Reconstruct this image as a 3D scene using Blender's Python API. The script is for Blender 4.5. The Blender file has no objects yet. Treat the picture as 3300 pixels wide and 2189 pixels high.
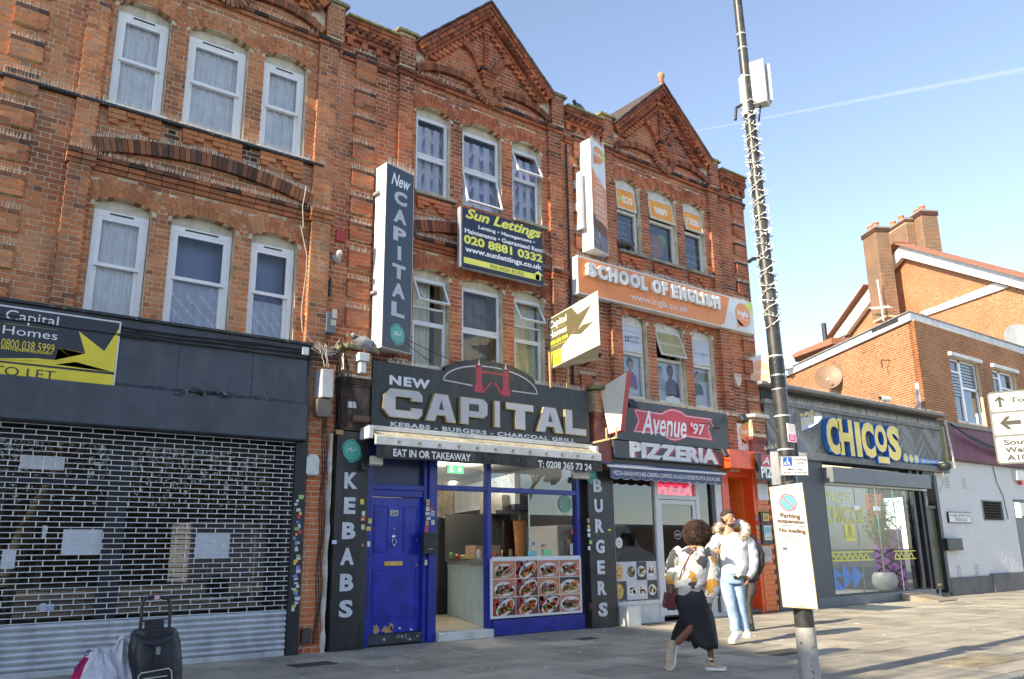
import bpy, bmesh, math, random
import numpy as np
from mathutils import Matrix, Vector, noise as mnoise
random.seed(7)
R = math.radians
sc = bpy.context.scene
COL = sc.collection
# camera
CAMP = Vector((0.0, -11.2, 1.325))
_yaw, _pitch, _roll = R(37.67420978), R(14.3903927), R(-0.67786601)
_fwd = Vector((math.sin(_yaw)*math.cos(_pitch), math.cos(_yaw)*math.cos(_pitch), math.sin(_pitch)))
_rt = Vector((math.cos(_yaw), -math.sin(_yaw), 0)); _up = _rt.cross(_fwd)
_r2 = _rt*math.cos(_roll)+_up*math.sin(_roll); _u2 = -_rt*math.sin(_roll)+_up*math.cos(_roll)
cam = bpy.data.cameras.new('camera'); camo = bpy.data.objects.new('camera', cam); COL.objects.link(camo)
cam.sensor_width = 36; cam.lens = 36*2650/3300; cam.clip_start = 0.1; cam.clip_end = 3000
camo.matrix_world = Matrix(((_r2.x, _u2.x, -_fwd.x, CAMP.x), (_r2.y, _u2.y, -_fwd.y, CAMP.y), (_r2.z, _u2.z, -_fwd.z, CAMP.z), (0, 0, 0, 1)))
sc.camera = camo
# light
SUN_EL, SUN_AZ = 29.0, 2.5      # the sun stands down the street to the left, a little in front of the terrace
w = bpy.data.worlds.new("World"); sc.world = w; w.use_nodes = True
nt = w.node_tree; sk = nt.nodes.new('ShaderNodeTexSky'); sk.sky_type = 'NISHITA'; sk.sun_disc = False
sk.sun_elevation = R(SUN_EL); sk.sun_rotation = R(-90-SUN_AZ); sk.air_density = 1.0; sk.dust_density = 0.3; sk.ozone_density = 1.0; sk.air_density = 0.8
hs = nt.nodes.new('ShaderNodeHueSaturation'); hs.inputs['Saturation'].default_value = .86; nt.links.new(sk.outputs[0], hs.inputs['Color']); nt.links.new(hs.outputs[0], nt.nodes['Background'].inputs[0]); nt.nodes['Background'].inputs[1].default_value = 0.09
sl = bpy.data.lights.new('sun', 'SUN'); sl.energy = 2.8; sl.angle = R(0.5); sl.color = (1, .87, .66)
so = bpy.data.objects.new('sun', sl); COL.objects.link(so)
_sd = Vector((-math.cos(R(SUN_AZ))*math.cos(R(SUN_EL)), -math.sin(R(SUN_AZ))*math.cos(R(SUN_EL)), math.sin(R(SUN_EL))))
so.rotation_euler = _sd.to_track_quat('Z', 'Y').to_euler()
sc.view_settings.view_transform = 'Standard'; sc.view_settings.look = 'None'; sc.view_settings.exposure = 1.95; sc.view_settings.gamma = 1
sc.view_settings.use_curve_mapping = False
# helpers
def ray(px, py):
 return _r2*((px-1650)/2650) - _u2*((py-1094.5)/2650) + _fwd
def F(px, py, yo=0.0):                 # point of the photograph -> (x, z) on the plane y = yo
 d = ray(px, py); t = (yo-CAMP.y)/d.y; p = CAMP+d*t; return p.x, p.z
def PT(px, py, p0, n):                 # ... -> point on any plane
 d = ray(px, py); n = Vector(n); t = (Vector(p0)-CAMP).dot(n)/d.dot(n); return CAMP+d*t
def GR(px, py):
 return PT(px, py, (0, 0, 0), (0, 0, 1))
def tag(o, label=None, cat=None, group=None, kind=None):
 if label: o['label'] = label
 if cat: o['category'] = cat
 if group: o['group'] = group
 if kind: o['kind'] = kind
 return o
def empty(name, loc=(0, 0, 0), label=None, cat=None, group=None, kind=None):
 o = bpy.data.objects.new(name, None); COL.objects.link(o); o.location = loc; o.empty_display_size = .1
 return tag(o, label, cat, group, kind)
def adopt(o, parent):
 if parent is not None:
  o.parent = parent
  o.matrix_parent_inverse = Matrix.Translation(-parent.location) if parent.type == 'EMPTY' else Matrix.Identity(4)
 return o
def link(name, me, mat=None, parent=None):
 if mat is not None and len(me.materials) == 0: me.materials.append(mat)
 o = bpy.data.objects.new(name, me); COL.objects.link(o); return adopt(o, parent)
class MB:
 def __init__(s): s.v = []; s.f = []; s.c = []; s.col = None
 def add(s, vs, fs):
  n = len(s.v); s.v.extend([tuple(v) for v in vs]); s.f.extend([tuple(i+n for i in f) for f in fs])
  s.c.extend([s.col]*len(fs)); return s
 def box(s, x0, x1, y0, y1, z0, z1):
  if x0 > x1: x0, x1 = x1, x0
  if y0 > y1: y0, y1 = y1, y0
  if z0 > z1: z0, z1 = z1, z0
  return s.add([(x0,y0,z0),(x1,y0,z0),(x1,y1,z0),(x0,y1,z0),(x0,y0,z1),(x1,y0,z1),(x1,y1,z1),(x0,y1,z1)],
     [(0,3,2,1),(4,5,6,7),(0,1,5,4),(1,2,6,5),(2,3,7,6),(3,0,4,7)])
 def obox(s, c, hx, hy, hz):
  c = Vector(c); hx = Vector(hx); hy = Vector(hy); hz = Vector(hz)
  vs = [c+a*hx+b*hy+d*hz for d in (-1, 1) for a, b in ((-1,-1),(1,-1),(1,1),(-1,1))]
  return s.add(vs, [(0,3,2,1),(4,5,6,7),(0,1,5,4),(1,2,6,5),(2,3,7,6),(3,0,4,7)])
 def prism(s, poly, y0, y1):        # poly in (x, z), extruded along y
  n = len(poly); a = sum(poly[i][0]*poly[(i+1)%n][1]-poly[(i+1)%n][0]*poly[i][1] for i in range(n))
  if a < 0: poly = poly[::-1]
  vs = [(x, y0, z) for x, z in poly]+[(x, y1, z) for x, z in poly]
  return s.add(vs, [tuple(range(n)), tuple(range(2*n-1, n-1, -1))]+[(i, i+n, (i+1)%n+n, (i+1)%n) for i in range(n)])
 def plan(s, poly, z0, z1):         # poly in (x, y), extruded along z
  n = len(poly); a = sum(poly[i][0]*poly[(i+1)%n][1]-poly[(i+1)%n][0]*poly[i][1] for i in range(n))
  if a < 0: poly = poly[::-1]
  vs = [(x, y, z0) for x, y in poly]+[(x, y, z1) for x, y in poly]
  return s.add(vs, [tuple(range(n-1, -1, -1)), tuple(range(n, 2*n))]+[(i, (i+1)%n, (i+1)%n+n, i+n) for i in range(n)])
 def slab(s, pts, th):              # planar 3d polygon thickened by vector th
  n = len(pts); pts = [Vector(p) for p in pts]; th = Vector(th)
  return s.add(pts+[p+th for p in pts], [tuple(range(n)), tuple(range(2*n-1, n-1, -1))]+[(i, i+n, (i+1)%n+n, (i+1)%n) for i in range(n)])
 def tube(s, pts, r, n=8, cap=True):
  pts = [Vector(p) for p in pts]; m = len(pts); rr = r if isinstance(r, (list, tuple)) else [r]*m
  vs = []; u = None
  for i, p in enumerate(pts):
   d = (pts[min(i+1, m-1)]-pts[max(i-1, 0)]).normalized()
   if u is None: u = d.orthogonal().normalized()
   u = (u-d*u.dot(d)).normalized(); v = d.cross(u)
   vs += [p+(u*math.cos(2*math.pi*k/n)+v*math.sin(2*math.pi*k/n))*rr[i] for k in range(n)]
  fs = [(i*n+k, i*n+(k+1)%n, (i+1)*n+(k+1)%n, (i+1)*n+k) for i in range(m-1) for k in range(n)]
  if cap: fs += [tuple(range(n-1, -1, -1)), tuple(range((m-1)*n, m*n))]
  return s.add(vs, fs)
 def lathe(s, c, prof, n=16, axis=(0, 0, 1)):   # prof: (radius, height) pairs along axis
  c = Vector(c); ax = Vector(axis).normalized(); u = ax.orthogonal().normalized(); v = ax.cross(u)
  vs = [c+ax*h+(u*math.cos(2*math.pi*k/n)+v*math.sin(2*math.pi*k/n))*max(r_, 1e-4) for r_, h in prof for k in range(n)]
  m = len(prof)
  fs = [(i*n+k, i*n+(k+1)%n, (i+1)*n+(k+1)%n, (i+1)*n+k) for i in range(m-1) for k in range(n)]
  return s.add(vs, fs+[tuple(range(n-1, -1, -1)), tuple(range((m-1)*n, m*n))])
 def ball(s, c, rx, ry=None, rz=None, n=12, m=8, M=None):
  ry = ry or rx; rz = rz or rx; vs = []; c = Vector(c)
  for i in range(m+1):
   t = math.pi*i/m
   for k in range(n):
    a = 2*math.pi*k/n; q = Vector((rx*math.sin(t)*math.cos(a), ry*math.sin(t)*math.sin(a), rz*math.cos(t)))
    if M is not None: q = M @ q
    vs.append(c+q)
  return s.add(vs, [(i*n+k, (i+1)*n+k, (i+1)*n+(k+1)%n, i*n+(k+1)%n) for i in range(m) for k in range(n)])
 def build(s, name, mat=None, parent=None, smooth=False, kind=None, bevel=0, xf=None):
  me = bpy.data.meshes.new(name)
  vs = s.v if xf is None else [tuple(xf @ Vector(v)) for v in s.v]
  me.from_pydata(vs, [], s.f)
  if any(c is not None for c in s.c):
   at = me.color_attributes.new('Col', 'FLOAT_COLOR', 'CORNER'); buf = []
   for f, c in zip(s.f, s.c): buf.extend((list(c or (.5,.5,.5))[:3]+[1.0])*len(f))
   at.data.foreach_set('color', buf)
  me.validate(); me.update()
  if smooth:
   me.polygons.foreach_set('use_smooth', [True]*len(me.polygons))
   try: me.set_sharp_from_angle(angle=R(40))
   except Exception: pass
  o = link(name, me, mat, parent)
  if bevel:
   b = o.modifiers.new('b', 'BEVEL'); b.width = bevel; b.segments = 2; b.limit_method = 'ANGLE'; b.angle_limit = R(35)
  if kind: o['kind'] = kind
  return o
def box(name, x0, x1, y0, y1, z0, z1, mat, parent=None, bevel=0, **k):
 return MB().box(x0, x1, y0, y1, z0, z1).build(name, mat, parent, bevel=bevel, **k)
# materials
_M = {}
def nodes(m): m.use_nodes = True; return m.node_tree, m.node_tree.nodes, m.node_tree.links
def mat(name, col, rough=.6, metal=0, var=.12, scale=3.0, bump=0.0, bscale=60, dirt=0.0, dirtcol=(.05,.045,.04), spec=.5, emit=0, ecol=None, coat=0, wear=0.0, wearcol=(.4,.36,.3)):
 """generic painted / plastic / metal surface: base colour with gentle mottling, stains, chips and fine relief"""
 if name in _M: return _M[name]
 m = bpy.data.materials.new(name); t, n, l = nodes(m); b = n['Principled BSDF']
 b.inputs['Roughness'].default_value = rough; b.inputs['Metallic'].default_value = metal; b.inputs['Specular IOR Level'].default_value = spec
 if coat: b.inputs['Coat Weight'].default_value = coat; b.inputs['Coat Roughness'].default_value = .08
 g = n.new('ShaderNodeNewGeometry'); nz = n.new('ShaderNodeTexNoise'); nz.inputs['Scale'].default_value = scale; nz.inputs['Detail'].default_value = 6; nz.inputs['Roughness'].default_value = .62
 l.new(g.outputs['Position'], nz.inputs['Vector'])
 mr = n.new('ShaderNodeMapRange'); mr.inputs['From Min'].default_value = .3; mr.inputs['From Max'].default_value = .7
 mr.inputs['To Min'].default_value = 1-var; mr.inputs['To Max'].default_value = 1+var; l.new(nz.outputs['Fac'], mr.inputs['Value'])
 mx = n.new('ShaderNodeVectorMath'); mx.operation = 'SCALE'; mx.inputs[0].default_value = col[:3]; l.new(mr.outputs[0], mx.inputs['Scale']); out = mx.outputs[0]
 def blend(out, sc_, lo, hi, c2, amt, stretch=1.0):
  mp = n.new('ShaderNodeMapping'); mp.inputs['Scale'].default_value = (1, 1, stretch); l.new(g.outputs['Position'], mp.inputs['Vector'])
  d = n.new('ShaderNodeTexNoise'); d.inputs['Scale'].default_value = sc_; d.inputs['Detail'].default_value = 7; d.inputs['Roughness'].default_value = .65; l.new(mp.outputs[0], d.inputs['Vector'])
  r_ = n.new('ShaderNodeMapRange'); r_.inputs['From Min'].default_value = lo; r_.inputs['From Max'].default_value = hi; r_.inputs['To Max'].default_value = amt; l.new(d.outputs['Fac'], r_.inputs['Value'])
  q = n.new('ShaderNodeMix'); q.data_type = 'RGBA'; l.new(r_.outputs[0], q.inputs[0]); l.new(out, q.inputs[6]); q.inputs[7].default_value = (*c2, 1); return q.outputs[2]
 if dirt: out = blend(out, 5.0, .48, .72, dirtcol, dirt, .3)
 if wear: out = blend(out, 14.0, .60, .64, wearcol, wear, 1)
 l.new(out, b.inputs['Base Color'])
 if bump:
  q = n.new('ShaderNodeTexNoise'); q.inputs['Scale'].default_value = bscale; q.inputs['Detail'].default_value = 5; l.new(g.outputs['Position'], q.inputs['Vector'])
  u = n.new('ShaderNodeBump'); u.inputs['Strength'].default_value = bump; u.inputs['Distance'].default_value = .01; l.new(q.outputs['Fac'], u.inputs['Height']); l.new(u.outputs[0], b.inputs['Normal'])
 if emit: b.inputs['Emission Color'].default_value = (*(ecol or col), 1); b.inputs['Emission Strength'].default_value = emit
 _M[name] = m; return m
def ramp(n, stops):
 r_ = n.new('ShaderNodeValToRGB'); e = r_.color_ramp.elements
 while len(e) < len(stops): e.new(.5)
 for k, (p, c) in enumerate(stops): e[k].position = p; e[k].color = (*c, 1)
 return r_
def brick_mat(name, stops, sootcol=(.035,.028,.026), sootlo=.47, soothi=.68, sootamt=.8, pale=0.0, palecol=(.45,.42,.36)):
 m = bpy.data.materials.new(name); t, n, l = nodes(m); b = n['Principled BSDF']; b.inputs['Roughness'].default_value = .85; b.inputs['Specular IOR Level'].default_value = .25
 a = n.new('ShaderNodeAttribute'); a.attribute_name = 'tint'; s = n.new('ShaderNodeAttribute'); s.attribute_name = 'soot'
 g = n.new('ShaderNodeNewGeometry'); oi = n.new('ShaderNodeObjectInfo')
 ad = n.new('ShaderNodeMath'); ad.operation = 'MULTIPLY_ADD'; l.new(oi.outputs['Random'], ad.inputs[0]); ad.inputs[1].default_value = .25; l.new(a.outputs['Fac'], ad.inputs[2])
 wr = n.new('ShaderNodeMath'); wr.operation = 'PINGPONG'; wr.inputs[1].default_value = 1.0; l.new(ad.outputs[0], wr.inputs[0])
 r_ = ramp(n, stops); l.new(wr.outputs[0], r_.inputs[0])
 f = n.new('ShaderNodeTexNoise'); f.inputs['Scale'].default_value = 55; f.inputs['Detail'].default_value = 5; l.new(g.outputs['Position'], f.inputs['Vector'])
 mr = n.new('ShaderNodeMapRange'); mr.inputs['From Min'].default_value = .3; mr.inputs['From Max'].default_value = .7; mr.inputs['To Min'].default_value = .72; mr.inputs['To Max'].default_value = 1.25; l.new(f.outputs['Fac'], mr.inputs['Value'])
 sm = n.new('ShaderNodeVectorMath'); sm.operation = 'SCALE'; l.new(r_.outputs[0], sm.inputs[0]); l.new(mr.outputs[0], sm.inputs['Scale'])
 big = n.new('ShaderNodeTexNoise'); big.inputs['Scale'].default_value = .9; big.inputs['Detail'].default_value = 8; big.inputs['Roughness'].default_value = .66; l.new(g.outputs['Position'], big.inputs['Vector'])
 q = n.new('ShaderNodeMapRange'); q.inputs['From Min'].default_value = sootlo; q.inputs['From Max'].default_value = soothi; q.inputs['To Max'].default_value = sootamt*.75; l.new(big.outputs['Fac'], q.inputs['Value'])
 mxx = n.new('ShaderNodeMath'); mxx.operation = 'MAXIMUM'; l.new(q.outputs[0], mxx.inputs[0]); l.new(s.outputs['Fac'], mxx.inputs[1])
 mix = n.new('ShaderNodeMix'); mix.data_type = 'RGBA'; l.new(mxx.outputs[0], mix.inputs[0]); l.new(sm.outputs[0], mix.inputs[6]); mix.inputs[7].default_value = (*sootcol, 1); out = mix.outputs[2]
 if pale:
  p = n.new('ShaderNodeTexNoise'); p.inputs['Scale'].default_value = 2.3; p.inputs['Detail'].default_value = 9; p.inputs['Roughness'].default_value = .72
  mp = n.new('ShaderNodeMapping'); mp.inputs['Scale'].default_value = (1, 1, .45); mp.inputs['Location'].default_value = (3, 7, 1); l.new(g.outputs['Position'], mp.inputs[0]); l.new(mp.outputs[0], p.inputs['Vector'])
  pr = n.new('ShaderNodeMapRange'); pr.inputs['From Min'].default_value = .60; pr.inputs['From Max'].default_value = .74; pr.inputs['To Max'].default_value = pale; l.new(p.outputs['Fac'], pr.inputs['Value'])
  mi = n.new('ShaderNodeMix'); mi.data_type = 'RGBA'; l.new(pr.outputs[0], mi.inputs[0]); l.new(out, mi.inputs[6]); mi.inputs[7].default_value = (*palecol, 1); out = mi.outputs[2]
 l.new(out, b.inputs['Base Color'])
 u = n.new('ShaderNodeBump'); u.inputs['Strength'].default_value = .5; u.inputs['Distance'].default_value = .006; l.new(f.outputs['Fac'], u.inputs['Height']); l.new(u.outputs[0], b.inputs['Normal'])
 return m
RED = brick_mat('red_brick', [(0, (.18,.085,.058)), (.18, (.33,.125,.066)), (.42, (.46,.175,.078)), (.65, (.56,.215,.090)), (.88, (.60,.27,.125)), (1, (.40,.22,.14))], pale=.35)
REDB = brick_mat('deep_red_brick', [(0, (.13,.050,.036)), (.18, (.29,.085,.048)), (.42, (.42,.120,.055)), (.65, (.54,.165,.070)), (.88, (.60,.215,.095)), (1, (.36,.15,.10))], sootlo=.44, soothi=.66, pale=.35)
REDLOW = brick_mat('orange_red_brick', [(0, (.36,.11,.055)), (.3, (.52,.15,.06)), (.6, (.60,.18,.065)), (1, (.62,.23,.10))], sootamt=.15)
BROWN = brick_mat('brown_orange_brick', [(0, (.15,.07,.04)), (.25, (.27,.105,.045)), (.6, (.34,.135,.055)), (1, (.40,.19,.09))], sootlo=.6, sootamt=.3)
BROWND = brick_mat('dark_stock_brick', [(0, (.04,.028,.024)), (.4, (.10,.045,.03)), (.75, (.17,.07,.04)), (1, (.24,.11,.06))], sootamt=.5)
ORANGEW = brick_mat('pale_orange_brick', [(0, (.27,.10,.05)), (.3, (.34,.125,.052)), (.7, (.41,.155,.062)), (1, (.46,.22,.12))], sootlo=.62, sootamt=.25)
MORT = mat('dirty_mortar', (.60,.52,.37), .95, var=.3, scale=6, bump=.3, dirt=.65, dirtcol=(.16,.12,.09))
MORTL = mat('pale_mortar', (.56,.44,.29), .95, var=.15, scale=6, bump=.2)
STONE = mat('weathered_stone', (.33,.29,.22), .9, var=.3, scale=9, bump=.5, bscale=40, dirt=.7, dirtcol=(.08,.08,.05))
MOSSY = mat('mossy_coping_stone', (.26,.24,.12), .95, var=.4, scale=12, bump=.5, bscale=40, dirt=.7, dirtcol=(.05,.055,.03))
BLACKT = mat('black_bitumen_ledge', (.03,.03,.032), .6, var=.3, bump=.3, wear=.5, wearcol=(.35,.33,.30))
UPVC = mat('white_upvc', (.82,.82,.82), .3, var=.05, scale=2, dirt=.22, dirtcol=(.42,.38,.28))
CREAM = mat('aged_cream_timber', (.58,.54,.42), .7, var=.2, scale=8, dirt=.5, dirtcol=(.22,.17,.10), bump=.2)
ALU = mat('white_coated_metal', (.70,.71,.72), .35, var=.06, dirt=.15, dirtcol=(.4,.38,.34))
CURT = mat('white_net_curtain', (.88,.89,.93), .9, var=.10, scale=5)
SPIKE = mat('weathered_steel_spike', (.72,.64,.50), .35, metal=.2, var=.2, scale=30)
def print_mat(name='printed_surface', rough=.35, emit=0, dirt=.0):
 if name in _M: return _M[name]
 m = bpy.data.materials.new(name); t, n, l = nodes(m); b = n['Principled BSDF']; b.inputs['Roughness'].default_value = rough
 a = n.new('ShaderNodeAttribute'); a.attribute_name = 'Col'; g = n.new('ShaderNodeNewGeometry')
 z = n.new('ShaderNodeTexNoise'); z.inputs['Scale'].default_value = 4; z.inputs['Detail'].default_value = 7; l.new(g.outputs['Position'], z.inputs['Vector'])
 mr = n.new('ShaderNodeMapRange'); mr.inputs['From Min'].default_value = .35; mr.inputs['From Max'].default_value = .75; mr.inputs['To Min'].default_value = 1.04; mr.inputs['To Max'].default_value = .9-dirt; l.new(z.outputs['Fac'], mr.inputs['Value'])
 v = n.new('ShaderNodeVectorMath'); v.operation = 'SCALE'; l.new(a.outputs['Color'], v.inputs[0]); l.new(mr.outputs[0], v.inputs['Scale']); l.new(v.outputs[0], b.inputs['Base Color'])
 if emit: l.new(a.outputs['Color'], b.inputs['Emission Color']); b.inputs['Emission Strength'].default_value = emit
 _M[name] = m; return m
PRINT = print_mat(); PRINTM = print_mat('matt_print', .7, dirt=.1)
def glass_mat(name, ior=1.6, tint=(1, 1, 1), rough=0.0):
 m = bpy.data.materials.new(name); t, n, l = nodes(m); n.remove(n['Principled BSDF']); o = n['Material Output']
 tr = n.new('ShaderNodeBsdfTransparent'); tr.inputs[0].default_value = (*tint, 1); gl = n.new('ShaderNodeBsdfGlossy'); gl.inputs['Roughness'].default_value = rough
 fr = n.new('ShaderNodeFresnel'); fr.inputs['IOR'].default_value = ior; mx = n.new('ShaderNodeMixShader')
 l.new(fr.outputs[0], mx.inputs[0]); l.new(tr.outputs[0], mx.inputs[1]); l.new(gl.outputs[0], mx.inputs[2]); l.new(mx.outputs[0], o.inputs['Surface']); return m
GLASS = glass_mat('window_glass', 1.6, (.95,.97,.98)); GLASSD = glass_mat('shop_glass', 2.1, (.80,.86,.88))
# text and flat print
_dg = None
_T = {}
def text_geo(s, bold=0.0, shear=0.0, spacing=1.0):
 key = (s, bold, shear, spacing)
 if key in _T: return _T[key]
 cu = bpy.data.curves.new('lettering', 'FONT'); cu.body = s; cu.offset = bold; cu.shear = shear; cu.space_character = spacing; cu.resolution_u = 3; cu.align_x = 'LEFT'
 o = bpy.data.objects.new('lettering', cu); COL.objects.link(o)
 dg = bpy.context.evaluated_depsgraph_get(); dg.update(); me = bpy.data.meshes.new_from_object(o.evaluated_get(dg))
 vs = [tuple(v.co) for v in me.vertices]; fs = [tuple(p.vertices) for p in me.polygons]
 bpy.data.objects.remove(o); bpy.data.curves.remove(cu); bpy.data.meshes.remove(me)
 if not vs: vs = [(0, 0, 0)]
 xs = [v[0] for v in vs]; ys = [v[1] for v in vs]
 r = (vs, fs, min(xs), max(xs), min(ys), max(ys)); _T[key] = r; return r
class Art(MB):
 """flat artwork drawn in its own (u, v) plane; layers are stacked a millimetre apart"""
 def __init__(s, o, U, V, N, step=.0012): super().__init__(); s.o = Vector(o); s.U = Vector(U).normalized(); s.V = Vector(V).normalized(); s.N = Vector(N).normalized(); s.k = 1; s.step = step
 def P(s, u, v, d=None): return s.o+s.U*u+s.V*v+s.N*((s.k if d is None else d)*s.step)
 def up(s, n=1): s.k += n; return s
 def poly(s, pts, col, th=0):
  s.col = col; a = sum(pts[i][0]*pts[(i+1)%len(pts)][1]-pts[(i+1)%len(pts)][0]*pts[i][1] for i in range(len(pts)))
  if a < 0: pts = pts[::-1]
  p3 = [s.P(u, v) for u, v in pts]
  if th: s.slab([p+s.N*th for p in p3], -s.N*th)
  else: s.add(p3, [tuple(range(len(p3)))])
  return s
 def rect(s, u0, v0, u1, v1, col, th=0): return s.poly([(u0, v0), (u1, v0), (u1, v1), (u0, v1)], col, th)
 def ell(s, u, v, ru, rv, col, rot=0, n=18, a0=0, a1=360):
  c, d = math.cos(R(rot)), math.sin(R(rot)); pts = []
  full = abs(a1-a0) >= 360
  for i in range(n if full else n+1):
   a = R(a0+(a1-a0)*i/n); x, y = ru*math.cos(a), rv*math.sin(a); pts.append((u+x*c-y*d, v+x*d+y*c))
  if not full: pts.append((u, v))
  return s.poly(pts, col)
 def line(s, pts, wd, col):
  for (a, b), (c, d) in zip(pts, pts[1:]):
   L = math.hypot(c-a, d-b) or 1e-6; nx, ny = -(d-b)/L*wd/2, (c-a)/L*wd/2
   s.poly([(a+nx, b+ny), (c+nx, d+ny), (c-nx, d-ny), (a-nx, b-ny)], col)
  return s
 def text(s, t, u0, v0, u1, v1, col, bold=0.0, shear=0.0, spacing=1.0, th=0):
  vs, fs, a, b, c, d = text_geo(t, bold, shear, spacing); s.col = col; su = (u1-u0)/max(b-a, 1e-6); sv = (v1-v0)/max(d-c, 1e-6)
  f = lambda q, e: s.P(u0+(q[0]-a)*su, v0+(q[1]-c)*sv)+s.N*e
  s.add([f(q, th) for q in vs], fs)
  if th:
   ed = {}
   for p in fs:
    for i in range(len(p)):
     e = (p[i], p[(i+1)%len(p)])
     if (e[1], e[0]) in ed: ed.pop((e[1], e[0]))
     else: ed[e] = 1
   for (i, j) in ed: s.add([f(vs[i], th), f(vs[i], 0), f(vs[j], 0), f(vs[j], th)], [(0, 1, 2, 3)])
  return s
def fart(x0, z0, y):                   # artwork facing the street (towards -y)
 return Art((x0, y, z0), (1, 0, 0), (0, 0, 1), (0, -1, 0))
def facade_art(y): return Art((0, y, 0), (1, 0, 0), (0, 0, 1), (0, -1, 0))
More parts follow.
